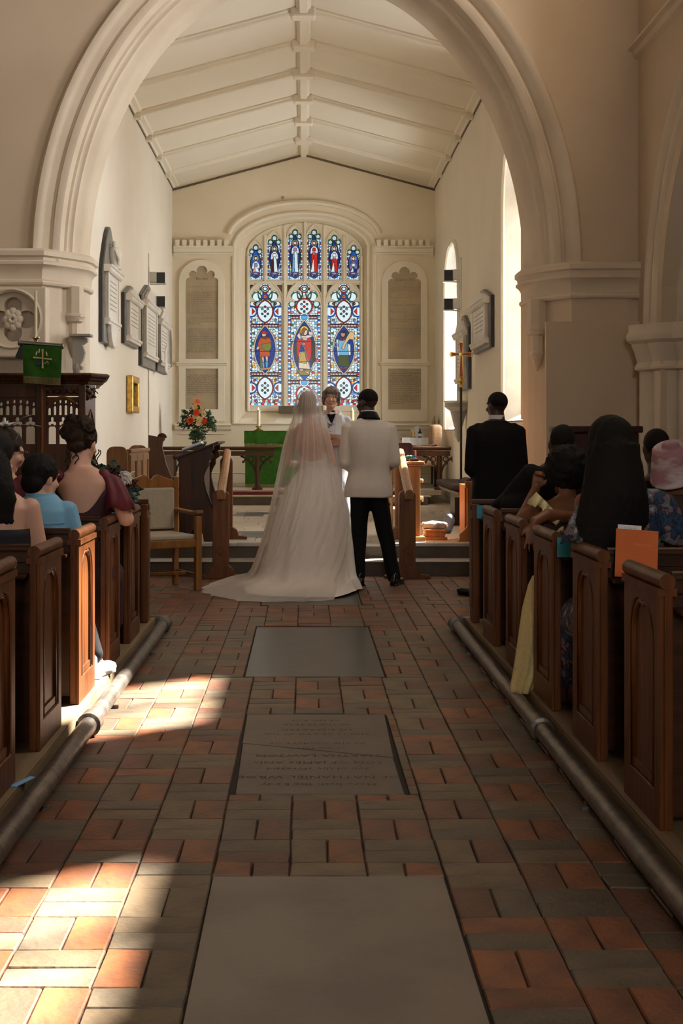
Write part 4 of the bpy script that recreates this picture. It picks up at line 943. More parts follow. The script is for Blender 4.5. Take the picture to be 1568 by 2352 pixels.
# ================================================================== chancel step handrails
def quat_cross(mb, cx, cz, y, r):
    q_ = r * .28; mb.plate([(cx + a, cz + b) for a, b in ((-r, -q_), (-q_, -q_), (-q_, -r), (q_, -r), (q_, -q_), (r, -q_), (r, q_), (q_, q_), (q_, r), (-q_, r), (-q_, q_), (-r, q_))], [], y - .004, y + .012, Ff)
def handrail(xn, xf, label, s):
    t = thing('handrail', label, 'handrail', (xn, 12.6, 0))
    def post(x, y, z0, zt, w_):
        o = [(-w_, 0), (w_, 0), (w_, zt - .05)] + [(w_ * math.cos(R(a)) , zt - .05 + .05 * math.sin(R(a))) for a in (30, 60, 90, 120, 150)] + [(-w_, zt - .05)]
        MB().plate([(u + x, v + z0) for u, v in o], [], y - .035, y + .035, Ff).build('post', 'railing_oak', t, bevel=.006)
        b = [(-.22, 0), (.22, 0), (.22, .03), (.13, .04), (.125, .07), (.11, .10), (w_, .13), (-w_, .13), (-.11, .10), (-.125, .07), (-.13, .04), (-.22, .03)]
        MB().plate([(u + x, v + z0) for u, v in b], [], y - .07, y + .05, Ff).build('foot', 'railing_oak', t, bevel=.006)
    post(xn, 12.62, 0, .855, .080); post(xf, 13.80, FC, .87, .066)
    m = MB(); quat_cross(m, xn, .27, 12.575, .045); m.build('carved_cross', 'railing_oak', t, bevel=.004)
    a = Vector((xn + .01, 12.47, .82)); b = Vector((xf - .0, 13.92, 1.20)); up = Vector((0, -.25, .97)).normalized()
    pr = [(-.038, -.055), (.038, -.055), (.042, 0), (.03, .035), (0, .045), (-.03, .035), (-.042, 0)]
    MB().sweep(pr, [(a, Xv, up), (b, Xv, up)]).build('rail', 'rail_oak', t, bevel=.006)
handrail(-.80, -.815, 'light oak sloping handrail left of the bride on the chancel steps', -1)
handrail(1.0, 1.03, 'light oak sloping handrail right of the groom on the chancel steps', 1)
# ================================================================== armchair
t = thing('armchair', 'oak armchair with fawn padded seat and back beside the left front pew', 'chair', (-1.28, 11.76, 0))
T = Matrix.Translation((-1.185, 12.08, 0)) @ Matrix.Rotation(R(29), 4, 'Z')       # local: back along -x, front toward -y, right back corner at 0
def cb(x0, x1, y0, y1, z0, z1, n_, mt='chair_oak', bv=.006): return MB().box(x0, x1, y0, y1, z0, z1, T).build(n_, mt, t, bevel=bv)
for x in (-.50, 0): cb(x - .025, x + .025, -.025, .025, 0, 1.0, 'leg'); cb(x - .028, x + .028, -.53, -.47, 0, .66, 'leg')
for x in (-.50, 0):
    MB().sweep([(-.03, -.014), (.03, -.014), (.032, .008), (.02, .016), (-.02, .016), (-.032, .008)], [(T @ Vector((x, y, z)), T.to_3x3() @ Xv, Zv) for y, z in ((.0, .70), (-.2, .69), (-.40, .685), (-.55, .70))]).build('armrest', 'chair_oak', t, bevel=.004)
cb(-.50, 0, -.52, -.48, .385, .455, 'seat_rail'); cb(-.50, 0, -.02, .02, .385, .455, 'seat_rail'); cb(-.515, -.485, -.5, 0, .385, .455, 'seat_rail'); cb(-.015, .015, -.5, 0, .385, .455, 'seat_rail')
m = MB().box(-.47, -.02, -.50, -.01, .45, .50, T); m.build('seat_pad', 'upholstery', t, bevel=.02, seg=4)
cb(-.475, -.025, -.045, .0, .52, .90, 'back_pad', 'upholstery', .018)
cb(-.475, -.025, 0, .02, .50, .92, 'back_frame')
cr = [(-.50, .90), (0, .90), (0, .955), (-.18, 1.02)] + [(-.25 + .032 * math.cos(R(a)), 1.02 + .045 * math.sin(R(a))) for a in (-20, -50, -90, -130, -160)] + [(-.32, 1.02), (-.50, .955)]
MB().plate(cr, [], -.02, .02, lambda u, v, d: T @ Vector((u, d, v))).build('crest_rail', 'chair_oak', t, bevel=.005)
cb(-.51, -.49, -.5, 0, .12, .15, 'stretcher'); cb(-.01, .01, -.5, 0, .12, .15, 'stretcher'); cb(-.5, 0, -.26, -.235, .12, .15, 'stretcher')
# ================================================================== left reading desk with curved carved edge, and the stalls behind
def desk(x0, x1, y0, y1, name, label, mt, s):
    """prayer desk seen from its end; s=+1 has its sloping top rising towards +x"""
    t = thing(name, label, 'desk', ((x0 + x1) / 2, (y0 + y1) / 2, FC)); z0 = FC
    wd = x1 - x0; U = lambda u: x0 + u * wd if s > 0 else x1 - u * wd
    side = [(.05, 0), (.30, 0), (.33, .07), (.40, .13), (.50, .16), (.60, .13), (.66, .07), (.69, 0), (1.0, 0), (1.02, .03), (.97, .08), (1.03, .13), (.96, .17), (1.02, .22), (.96, .26), (.97, .32), (.86, .42), (.76, .53), (.70, .62), (.70, .68), (.76, .74), (.82, .78), (.82, .83), (.93, .86), (.93, .90), (.88, .92), (.95, .95), (.93, 1.00), (0, .86), (.05, .80)]
    for k, y in enumerate((y0, y1 - .04)):
        MB().plate([(U(u), z0 + v) for u, v in side], [], y, y + .04, Ff).build('side_panel', mt, t, bevel=.006)
    pts = [(.97, .32), (.86, .42), (.76, .53), (.70, .62)]
    for y in (y0 + .005, y1 - .005): MB().tube([(U(u - .02), y, z0 + v) for u, v in pts], .012, 6).build('carved_edge', 'cushion_grey' if False else mt, t, smooth=True)
    T_ = lambda u, v, d: (U(u), d, z0 + v)
    MB().plate([(-.08, .84), (1.06, 1.01), (1.06, 1.035), (-.08, .865)], [], y0 - .03, y1 + .03, T_).build('book_slope', mt, t, bevel=.005)
    MB().plate([(-.10, .85), (-.04, .86), (-.045, .89), (-.105, .88)], [], y0 - .03, y1 + .03, T_).build('book_stop', mt, t, bevel=.004)
    for k in range(6):
        yy_ = y0 + .08 + k * (y1 - y0 - .16) / 6
        MB().plate([(.62, .14), (.66, .14), (.66, .80), (.62, .80)], [], yy_, yy_ + (y1 - y0 - .16) / 6 - .012, T_).build('front_slat', mt, t, bevel=.003)
    MB().plate([(.60, .10), (.68, .10), (.68, .15), (.60, .15)], [], y0 + .035, y1 - .035, T_).build('rail', mt, t); MB().plate([(.60, .80), (.70, .80), (.70, .85), (.60, .85)], [], y0 + .035, y1 - .035, T_).build('rail', mt, t)
    return t
desk(-1.30, -.90, 13.42, 14.5, 'reading_desk', 'dark carved oak reading desk with curved edge behind the armchair', 'old_oak', 1)
t = thing('open_book', 'white open book lying on the sloping dark reading desk', 'book', (-1.15, 13.6, 1.2))
sl = math.atan2(.17, .456)
T = Matrix.Translation((-1.25, 13.46, FC + .925)) @ Matrix.Rotation(-sl, 4, 'Y')
MB().box(0, .22, 0, .32, 0, .012, T).build('cover', 'bag_blue', t, bevel=.002); MB().box(.004, .216, .004, .316, .012, .034, T).build('pages', 'paper', t, bevel=.004)
def stall(x, w_, ya, yb, hh, label, fx, name='choir_stall'):
    """bench with rounded ends; fx = x of the panelled back facing the middle"""
    t = thing(name, label, 'bench', (x, ya, FC))
    for y in (ya, yb):
        o = [(x, 0), (x + w_, 0), (x + w_, hh - .07)] + [(x + w_ - .07 + .07 * math.cos(R(a)), hh - .07 + .07 * math.sin(R(a))) for a in (30, 60, 90)] + [(x + .07 - .07 * math.cos(R(a)), hh - .07 + .07 * math.sin(R(a))) for a in (90, 60, 30)] + [(x, hh - .07)]
        MB().plate([(u, v + FC) for u, v in o], [], y, y + .05, Ff).build('end_panel', 'stall_oak', t, bevel=.008)
    MB().box(fx - .02, fx + .0, ya + .05, yb, FC + .08, FC + hh - .06).build('back_board', 'stall_oak', t); MB().box(fx - .03, fx + .02, ya + .05, yb, FC + hh - .07, FC + hh - .03).build('top_rail', 'stall_oak', t, bevel=.008)
    n_ = 3; d = (yb - ya - .1) / n_
    for k in range(n_):
        y = ya + .07 + k * d; MB().plate([(y, .3), (y + d - .02, .3), (y + d - .02, hh - .09), (y, hh - .09)], [[(y + .05, .36), (y + d - .07, .36), (y + d - .07, hh - .16), (y + .05, hh - .16)]], 0, .014, lambda u, v, dd: (fx + dd, u, FC + v)).build('panel_frame', 'stall_oak', t, bevel=.003)
    MB().box(x + .02, x + w_, ya + .05, yb, FC + .38, FC + .41).build('seat', 'stall_oak', t)
    return t
stall(-2.03, .215, 13.45, 15.15, .98, 'light oak choir stall with rounded ends behind the left armchair', -1.80)
# bench end with carved scroll
t = thing('stall_end', 'dark oak stall end topped by a carved scroll, by the left chancel wall', 'bench', (-1.9, 17.0, FC))
o = [(0, 0), (.34, 0), (.34, .55), (.26, .72), (.20, .95), (.22, 1.06), (0, 1.10)]
MB().plate([(-2.02 + u * .9, FC + v) for u, v in o], [], 17.0, 17.06, Ff).build('end_board', 'old_oak', t, bevel=.008)
m = MB(); m.tube([(-1.85 + .055 * (1 - k * .03) * math.cos(R(k * 24)), 17.03, FC + 1.06 + .055 * (1 - k * .03) * math.sin(R(k * 24))) for k in range(22)], .018, 8); m.build('scroll', 'old_oak', t, smooth=True)
MB().box(-2.0, -1.95, 17.06, 19.6, FC + .1, FC + .80).build('back_board', 'old_oak', t)
# desk fronts in the chancel
def front_desk(x0, x1, y, z0, zt, label, group=None, posts=()):
    t = thing('altar_rail', label, 'altar rail', ((x0 + x1) / 2, y, z0), group)
    MB().sweep([(-.07, 0), (-.08, .02), (-.07, .045), (.07, .045), (.08, .02), (.07, 0), (.05, -.015), (-.05, -.015)], [(Vector((x, y, zt - .045)), Yv, Zv) for x in (x0, x1)]).build('top_rail', 'old_oak_flat', t, bevel=.004)
    MB().box(x0 + .01, x1 - .01, y - .04, y + .04, zt - .15, zt - .075).build('lower_rail', 'old_oak_flat', t, bevel=.006)
    for p in posts:
        b = p
        MB().lathe([(.085, 0), (.085, .03), (.06, .045), (.05, .07), (.045, .10), (.045, zt - z0 - .15)], (b, y, z0), 8).build('post', 'old_oak', t, smooth='auto')
        for s in (-1, 1):
            q_ = MB()
            q_.tube([(b + s * .03, y, zt - .42), (b + s * .055, y, zt - .33), (b + s * .11, y, zt - .25), (b + s * .20, y, zt - .18), (b + s * .27, y, zt - .155)], .017, 8)
            q_.tube([(b + s * .10 + .042 * math.cos(R(a)), y, zt - .205 + .042 * math.sin(R(a))) for a in range(0, 361, 30)], .010, 6); q_.tube([(b + s * .185, y, zt - .17), (b + s * .195, y, zt - .21), (b + s * .22, y, zt - .245)], .014, 6)
            q_.ell((b + s * .225, y, zt - .25), .022); q_.ell((b + s * .115, y, zt - .275), .02)
            q_.build('carved_bracket', 'old_oak', t, smooth=True)
    return t
front_desk(-2.38, -.46, 21.15, FS, 1.20, 'dark carved oak altar rail across the left of the sanctuary', None, (-.75, -2.1))
front_desk(.46, 2.38, 21.15, FS, 1.20, 'dark carved oak altar rail across the right of the sanctuary', None, (.95, 2.2))
# ================================================================== altar
t = thing('altar', 'altar covered by a green frontal with gold fringes', 'altar', (0, 22.4, FS))
AZ0, AZT = FS, 1.45
MB().box(-.97, .97, 22.03, 22.85, AZ0 + .01, AZT - .01).build('table', 'old_oak', t)
def drape(x0, x1, z0, z1, y, n_, amp, name, mt, pr):
    m = MB(); top = []; N = 90; rg = []
    for i in range(N + 1):
        x = x0 + (x1 - x0) * i / N; f_ = amp * math.sin(i * 1.1) * .5 + amp * math.sin(i * .37)
        rg.append([Vector((x, y, z1)), Vector((x, y - .004 + f_ * .3, (z0 + z1) / 2)), Vector((x, y - .008 + f_, z0)), Vector((x, y + .006 + f_, z0)), Vector((x, y + .012, z1))])
    m.rings(rg); return m.build(name, mt, pr, smooth='auto')
drape(-.985, .985, AZ0 + .04, AZT - .16, 22.0, 60, .004, 'frontal', 'green_velvet', t)
drape(-1.0, 1.0, AZT - .215, AZT, 21.975, 60, .003, 'superfrontal', 'green_velvet', t)
MB().box(-1.0, 1.0, 21.975, 22.87, AZT - .004, AZT + .008).build('altar_cloth', 'green_velvet', t, bevel=.004)
def fringe(x0, x1, y, z0, z1, pr, n_=180, mt='gold_fringe', f=None):
    m = MB(); q_ = random.Random(2)
    for i in range(n_):
        x = x0 + (x1 - x0) * (i + .5) / n_; w2 = (x1 - x0) / n_ * .62; sl_ = q_.uniform(-.4, .4) * w2
        vs = [Vector((x - w2 / 2, y, z1)), Vector((x + w2 / 2, y - .003, z1)), Vector((x + w2 / 2 + sl_, y - .005, z0 + q_.uniform(0, .01))), Vector((x - w2 / 2 + sl_, y - .002, z0 + q_.uniform(0, .01)))]
        vs += [v + Vector((0, .004, 0)) for v in vs]
        if f: vs = [f(v) for v in vs]
        m.add(vs, [(0, 1, 2, 3), (7, 6, 5, 4), (0, 4, 5, 1), (2, 6, 7, 3), (1, 5, 6, 2), (0, 3, 7, 4)])
    return m.build('fringe', mt, pr, kind='stuff')
fringe(-1.0, 1.0, 21.97, AZT - .27, AZT - .20, t); fringe(-.985, .985, 21.99, AZ0 + .0, AZ0 + .06, t)
for x, lb in ((-.765, 'lit cream altar candle in a low brass holder, left of the bride'), (.83, 'lit cream altar candle just beside the head of the groom')):
    t = thing('altar_candle', lb, 'candle', (x, 22.2, AZT)); c0 = (x, 22.2, AZT + .008)
    MB().lathe([(.0, 0), (.075, 0), (.08, .012), (.045, .025), (.03, .04), (.025, .055), (.055, .065), (.058, .075), (.03, .08)], c0, 20).build('holder', 'brass', t, smooth='auto')
    MB().lathe([(.030, .07), (.030, .345), (.027, .352), (.006, .35)], c0, 18).build('wax_stick', 'wax', t, smooth='auto')
    MB().lathe([(.002, .35), (.009, .362), (.008, .375), (.002, .395), (.0005, .40)], c0, 8).build('flame', 'flame', t, smooth=True)
tag(MB().box(wx(640, 24.2), wx(672, 24.2) + .55, 24.0, 24.12, wz(950, 24.2), wz(933, 24.2)).build('sill_panel', 'brass', bevel=.004), 'dull brass panel on the window sill behind the bride', 'panel')
bpy.data.objects['sill_panel'].data.materials[0] = mat('dull_bronze', (.12, .10, .06), .4, metal=.5)
# ================================================================== flowers on a tall stand
t = thing('flower_arrangement', 'tall arrangement of orange, peach and cream roses with trailing greenery', 'flowers', (-1.72, 21.9, FS))
fc = Vector((-1.75, 21.9, 1.42)); q = random.Random(9)
MB().lathe([(.10, 0), (.11, .01), (.03, .03), (.018, .06), (.015, .6), (.03, .62), (.09, .68), (.13, .76), (.12, .78), (.02, .77)], (-1.75, 21.9, FS), 18).build('stand', 'black_paint', t, smooth='auto')
def rose(c, r, mt, seed):
    m = MB(); q_ = random.Random(seed); m.ell(c, r * .55)
    for ly, (n_, rr_, tilt) in enumerate(((4, .45, 70), (5, .7, 45), (7, .95, 20))):
        for k in range(n_):
            a = 2 * PI * (k + ly * .4) / n_ + q_.uniform(-.2, .2); T = Matrix.Rotation(a, 4, 'Y') @ Matrix.Rotation(R(90 - tilt), 4, 'Z')
            d = Vector((math.sin(a), 0, math.cos(a))); tn = Vector((math.cos(a), 0, -math.sin(a))); ct = Vector(c) + d * r * rr_ * .62 + Vector((0, -r * (.55 - .3 * ly), 0)); e = (d * math.sin(R(90 - tilt)) + Vector((0, -1, 0)) * math.cos(R(90 - tilt)))
            w2 = r * .42; vs = []
            for i in range(5):
                for j in (-1, -.5, 0, .5, 1):
                    hgt = (i / 4 - .5) * r * .85; vs.append(ct + e * hgt + tn * j * w2 * math.sin(PI * (.15 + .7 * i / 4)) + d * (j * j * -.12 * r + .05 * r * i / 4))
            fs = [(i * 5 + j, i * 5 + j + 1, i * 5 + j + 6, i * 5 + j + 5) for i in range(4) for j in range(4)]; m.add(vs, fs)
    return m.build('rose', mt, t, smooth=True)
def P(px, py, Y): return Vector(((px - 697) * Y / 3000, Y, 1.38 - (py - 1000) * Y / 3000))
for k, (px, py, r_, mt) in enumerate(((452, 922, 9.5, 'petal_peach'), (447, 935, 7.5, 'petal_cream'), (462, 944, 6, 'petal_cream'), (451, 948, 8.5, 'petal_orange'), (468, 951, 6.5, 'petal_cream'), (447, 957, 7, 'petal_cream'), (458, 963, 8, 'petal_cream'), (436, 966, 9, 'petal_orange'), (468, 967, 8.5, 'petal_orange'), (455, 973, 6, 'petal_cream'), (463, 936, 4, 'petal_cream'))):
    rose(P(px, py, 21.75 + .02 * (k % 3)), r_ * 21.8 / 3000, mt, k)
def leafcloud(name, mt, pr, cs, n_, size, seed, stretch=(1, 1, 1)):
    m = MB(); q_ = random.Random(seed)
    for _ in range(n_):
        c, r_ = cs[q_.randrange(len(cs))]; v = Vector((q_.gauss(0, 1), q_.gauss(0, 1), q_.gauss(0, 1))).normalized() * r_ * q_.uniform(.5, 1.05)
        p = Vector(c) + Vector((v.x * stretch[0], v.y * stretch[1], v.z * stretch[2])); a = Vector((q_.uniform(-1, 1), q_.uniform(-1, 1), q_.uniform(-1, .6))).normalized(); b = a.orthogonal().normalized(); s_ = size * q_.uniform(.6, 1.3); n2 = a.cross(b) * s_ * .12
        m.add([p, p + a * s_ * .5 + b * s_ * .3 + n2, p + a * s_, p + a * s_ * .5 - b * s_ * .3 + n2, p + a * s_ * .5 - n2], [(0, 1, 4), (1, 2, 4), (2, 3, 4), (3, 0, 4)])
    return m.build(name, mt, pr, kind='stuff')
leafcloud('leaves', 'foliage', t, [((P(455, 990, 21.9)), .13), ((P(440, 960, 21.9)), .14), ((P(470, 960, 21.9)), .14), ((P(428, 970, 21.9)), .11), ((P(482, 972, 21.9)), .10), ((P(452, 940, 21.9)), .09), ((P(450, 1000, 21.9)), .10)], 1100, .05, 4)
leafcloud('leaves', 'foliage', t, [((P(420, 955, 21.8)), .035), ((P(480, 947, 21.8)), .035), ((P(483, 961, 21.8)), .035), ((P(415, 975, 21.8)), .04), ((P(492, 985, 21.8)), .05), ((P(424, 945, 21.8)), .03), ((P(465, 1006, 21.8)), .05), ((P(440, 1004, 21.8)), .04)], 300, .04, 5)
m = MB()
for px, py in ((420, 955), (480, 947), (483, 961), (415, 975), (492, 985), (424, 945), (447, 1010), (470, 1012)): m.tube([P(453, 985, 21.9), (P(453, 985, 21.9) + P(px, py, 21.85)) / 2 + Vector((0, 0, .03)), P(px, py, 21.85)], .006, 5)
m.build('stems', 'foliage', t)
# ================================================================== right of the chancel
t = thing('prayer_desk', 'light oak prayer desk right of the groom, its end sunlit', 'desk', (1.13, 13.9, FC))
MB().box(1.10, 1.205, 13.50, 14.4, FC, 1.06).build('side_panel', 'desk_oak', t, bevel=.006); MB().box(1.08, 1.235, 13.46, 14.44, 1.062, 1.078).build('top_ledge', 'desk_oak', t, bevel=.004)
MB().box(1.07, 1.245, 13.45, 14.45, 1.08, 1.11).build('desk_top', 'desk_oak', t, bevel=.008); MB().box(1.09, 1.25, 13.42, 14.42, FC, FC + .05).build('plinth', 'desk_oak', t, bevel=.005)
MB().box(.93, .955, 13.95, 14.3, FC, 1.10).build('end_board', 'desk_oak', t, bevel=.006); MB().box(.93, 1.1, 14.0, 14.3, .62, .65).build('shelf', 'desk_oak', t)
m = MB()
for z in (.92, .74, .72): m.tube([(1.205, 13.6, z), (1.235, 13.6, z), (1.24, 13.6, z - .03)], .010, 8)
m.build('coat_peg', 'petal_white', t, smooth=True, kind='stuff')
tag(MB().box(1.10, 1.19, 13.50, 13.64, 1.112, 1.137).build('hymn_book', 'mahogany', bevel=.003), 'small dark red book on the sunlit prayer desk', 'book')
t = thing('craft_box', 'wooden box of teal and pink bits on the sunlit prayer desk', 'box', (1.13, 13.9, 1.112))
o = [(-.20, .0), (.05, 0), (.05, .14)] + [(.0 + .05 * math.cos(R(a)), .14 + .05 * math.sin(R(a))) for a in (30, 60, 90)] + [(-.20, .19)]
MB().plate([(1.14 + u * .62, 1.112 + v) for u, v in o], [], 14.02, 14.05, Ff).build('back_board', 'mahogany', t, bevel=.004); MB().box(1.08, 1.19, 13.74, 14.02, 1.112, 1.125).build('tray', 'mahogany', t, bevel=.003)
q = random.Random(3); m = MB()
for k in range(14): m.ell((1.09 + q.random() * .09, 13.77 + q.random() * .12, 1.14 + q.random() * .02), (.02, .014, .012), n=8, m=5)
m.build('trinkets', 'teal_plastic', t, smooth=True); MB().box(1.185, 1.193, 13.8, 13.95, 1.126, 1.22).build('divider', 'pink_plastic', t, bevel=.003)
t = thing('kneeling_desk', 'low light oak kneeler frame on the chancel floor by the right handrail', 'kneeler', (1.3, 13.7, FC))
MB().box(1.265, 1.50, 13.62, 14.0, FC, FC + .03).build('base', 'desk_oak', t, bevel=.004); MB().box(1.275, 1.48, 13.66, 13.96, FC + .03, FC + .085).build('frame', 'desk_oak', t, bevel=.008)
MB().box(1.27, 1.49, 13.64, 13.98, FC + .085, FC + .11, None).build('step', 'desk_oak', t, bevel=.008)
t = thing('folded_bag', 'shiny grey folded bag lying on the low oak kneeler', 'bag', (1.35, 13.8, FC + .11))
m = MB().ell((1.37, 13.82, FC + .146), (.145, .13, .035), n=20, m=10); m.box(1.26, 1.48, 13.70, 13.94, FC + .114, FC + .172)
blob(m, 'bag_body', 'cushion_grey', t, .012, 4, wr=.02, wf=14)
m = MB().tube([(1.48, 13.72, FC + .15), (1.51, 13.70, FC + .16), (1.515, 13.70, FC + .135), (1.50, 13.72, FC + .13)], .006, 6); m.build('handle', 'paper', t, smooth=True)
tag(blob(MB().ell((1.62, 14.6, FC + .12), (.07, .10, .12)).ell((1.56, 14.62, FC + .07), (.09, .09, .07)), 'carrier_bag', 'bag_blue', None, .012, 4, wr=.03, wf=12), 'crumpled blue bag on the floor by the front right pew', 'bag')
t = thing('stall_bench', 'dark choir bench with brown cushion and rounded end at the right of the chancel', 'bench', (2.1, 16.3, FC))
for a, b, n_, mt in (((1.86, 2.38, 15.7, 17.9, FC + .37, FC + .41), .008, 'seat', 'stall_oak'), ((2.0, 2.06, 15.8, 17.8, FC, FC + .37), .004, 'support', 'old_oak')): MB().box(*a).build(n_, mt, t, bevel=b)
blob(MB().box(1.80, 2.34, 15.8, 17.8, FC + .42, FC + .50), 'cushion', 'brown_cloth', t, .02, 8, wr=.02, wf=6)
m = MB(); o = [(2.12, 0), (2.28, 0), (2.28, .88)] + [(2.21 + .07 * math.cos(R(a)), .88 + .07 * math.sin(R(a))) for a in (30, 60, 90)] + [(2.12, .95), (2.02, .88), (2.02, .5)]
m.plate([(u + .0, v + FC) for u, v in o], [], 15.55, 15.6, Ff); m.build('end_panel', 'old_oak', t, bevel=.008)
m = MB(); o = [(1.70, 0), (2.1, 0), (2.1, .05), (1.98, .08), (1.92, .14), (1.92, .34), (1.84, .34), (1.84, .14), (1.78, .08), (1.70, .05)]
m.plate([(u, v + FC) for u, v in o], [], 15.9, 15.95, Ff); m.build('foot', 'old_oak', t, bevel=.006)
m = MB(); m.tube([(2.02, 15.75, FC + .50), (2.02, 16.3, FC + .50)], .075, 14); m.build('rolled_kneeler', 'brown_cloth', t, smooth='auto')
t = thing('prayer_stall', 'narrow sunlit oak stall end with a stepped foot beside the front right pew', 'stall', (1.62, 13.45, FC))
m = MB(); o = [(0, 0), (.16, 0), (.16, .62), (.03, .62), (.03, .56), (.05, .55), (.05, .16), (.02, .12), (-.03, .08), (-.03, .03), (-.05, .0)]
m.plate([(1.63 + u, v + FC) for u, v in o], [], 13.42, 13.47, Ff); m.build('end_panel', 'desk_oak', t, bevel=.005)
MB().box(1.66, 1.74, 13.47, 13.9, FC + .05, FC + .58).build('board', 'desk_oak', t)
# credence table and its silver
t = thing('credence_table', 'small table with a white cloth by the right sanctuary wall', 'table', (2.05, 23.3, FS))
for x in (1.80, 2.32):
    for y in (23.05, 23.6): MB().box(x - .02, x + .02, y - .02, y + .02, FS, FS + .82).build('leg', 'old_oak', t)
MB().box(1.76, 2.37, 23.0, 23.65, FS + .80, FS + .83).build('tabletop', 'old_oak', t)
m = MB(); rg = []
for i in range(41):
    x = 1.73 + .67 * i / 40; f_ = .012 * math.sin(i * .9); rg.append([Vector((x, 23.68, FS + .84)), Vector((x, 22.98, FS + .84)), Vector((x, 22.965 + f_, FS + .62 )), Vector((x, 22.975 + f_, FS + .62)), Vector((x, 22.99, FS + .83)), Vector((x, 23.68, FS + .832))])
m.rings(rg); m.build('cloth', 'white_cloth', t, smooth='auto')
t = thing('brass_dish', 'round brass alms dish standing on edge at the right sanctuary wall', 'dish', (2.28, 23.3, FS + .84))
MB().lathe([(.0, 0), (.10, .0), (.13, .02), (.19, .025), (.20, .035), (.19, .04), (.12, .03), (.0, .02)], (0, 0, 0), 28, Matrix.Translation((2.33, 23.3, FS + 1.04)) @ Matrix.Rotation(R(-78), 4, 'Y')).build('dish', 'brass', t, smooth='auto')
t = thing('brass_candlestick', 'short brass candlestick on the white-clothed side table', 'candlestick', (1.94, 23.2, FS + .84))
MB().lathe([(0, 0), (.045, 0), (.045, .01), (.02, .02), (.014, .05), (.03, .07), (.03, .09), (.012, .11), (.012, .16), (.025, .17), (.025, .18), (0, .18)], (1.94, 23.15, FS + .842), 16).build('stem', 'brass', t, smooth='auto')
t = thing('glass_bottle', 'small dark labelled bottle on the white-clothed side table', 'bottle', (2.05, 23.2, FS + .84))
MB().lathe([(0, 0), (.032, 0), (.034, .09), (.014, .12), (.013, .16), (0, .16)], (2.06, 23.15, FS + .842), 16).build('body', 'black_paint', t, smooth='auto'); MB().lathe([(.035, .02), (.035, .07), (.0345, .07), (.0345, .02)], (2.06, 23.15, FS + .842), 16).build('label_band', 'paper', t, smooth='auto')
tag(MB().box(-.12, .12, -.002, .002, 0, .16, Matrix.Translation((1.97, 23.4, FS + .88)) @ Matrix.Rotation(R(60), 4, 'Y')).build('service_card', 'paper'), 'tilted cream card leaning over the brass candlestick', 'card')
t = thing('bishops_chair', 'carved armchair in tapestry beyond the right altar rail', 'chair', (2.0, 21.9, FS))
MB().box(2.12, 2.30, 21.65, 22.25, FS + .40, FS + 1.06, None).xf(Matrix.Identity(4)).build('backrest', 'tapestry', t, bevel=.06, seg=4)
m = MB(); m.tube([(2.2, 21.62, FS + .72), (2.05, 21.62, FS + .70), (1.9, 21.62, FS + .68), (1.76, 21.62, FS + .70), (1.70, 21.62, FS + .69), (1.69, 21.62, FS + .65)], [.022, .024, .024, .028, .03, .02], 10); m.tube([(1.74, 21.62, FS + .68), (1.72, 21.62, FS + .6), (1.78, 21.62, FS + .5), (1.75, 21.62, FS + .42)], .022, 8); m.build('armrest', 'old_oak', t, smooth=True)
MB().box(1.70, 2.2, 21.6, 22.25, FS + .36, FS + .46).build('seat', 'tapestry', t, bevel=.03, seg=3)
for x, y in ((1.73, 21.64), (1.73, 22.2), (2.24, 21.64), (2.24, 22.2)): MB().lathe([(.02, 0), (.03, .03), (.02, .06), (.028, .2), (.02, .36)], (x, y, FS), 10).build('leg', 'old_oak', t, smooth='auto')
# processional cross
t = thing('processional_cross', 'gold and red processional cross on a black pole', 'cross', (2.13, 18.05, FC)); cx, cz, cyy = 2.175, 2.50, 18.05
def crossp(w0, w1, L1, L2, LS):
    return [(-w0, w0), (-LS, w1), (-LS - .018, 0), (-LS, -w1), (-w0, -w0), (-w1 * .9, -L2), (w1 * .9, -L2), (w0, -w0), (LS, -w1), (LS + .018, 0), (LS, w1), (w0, w0), (w1, L1), (0, L1 + .018), (-w1, L1)]
MB().plate([(cx + u, cz + v) for u, v in crossp(.017, .036, .17, .31, .145)], [], cyy - .012, cyy + .012, Ff).build('cross_body', 'brass', t, bevel=.004)
for pl in ([(-.022, .009), (-.135, .024), (-.135, -.024), (-.022, -.009)], [(.022, .009), (.022, -.009), (.135, -.024), (.135, .024)], [(-.009, .022), (.009, .022), (.024, .16), (-.024, .16)], [(-.009, -.022), (-.023, -.295), (.023, -.295), (.009, -.022)]):
    MB().plate([(cx + u, cz + v) for u, v in pl], [], cyy - .017, cyy - .01, Ff).build('inlay', 'red_enamel', t)
MB().lathe([(0, 0), (.035, .004), (.032, .015), (0, .02)], (0, 0, 0), 8, Matrix.Translation((cx, cyy - .01, cz)) @ Matrix.Rotation(R(90), 4, 'X')).build('centre_boss', 'brass', t, smooth='auto')
MB().lathe([(.02, -.46), (.028, -.44), (.022, -.42), (.04, -.40), (.052, -.37), (.04, -.335), (.022, -.32), (.034, -.30), (.02, -.29)], (cx, cyy, cz), 18).build('knop', 'brass', t, smooth='auto')
MB().lathe([(.017, 0), (.017, cz - .45 - FC)], (cx, cyy, FC), 12).build('pole', 'black_paint', t, smooth='auto')
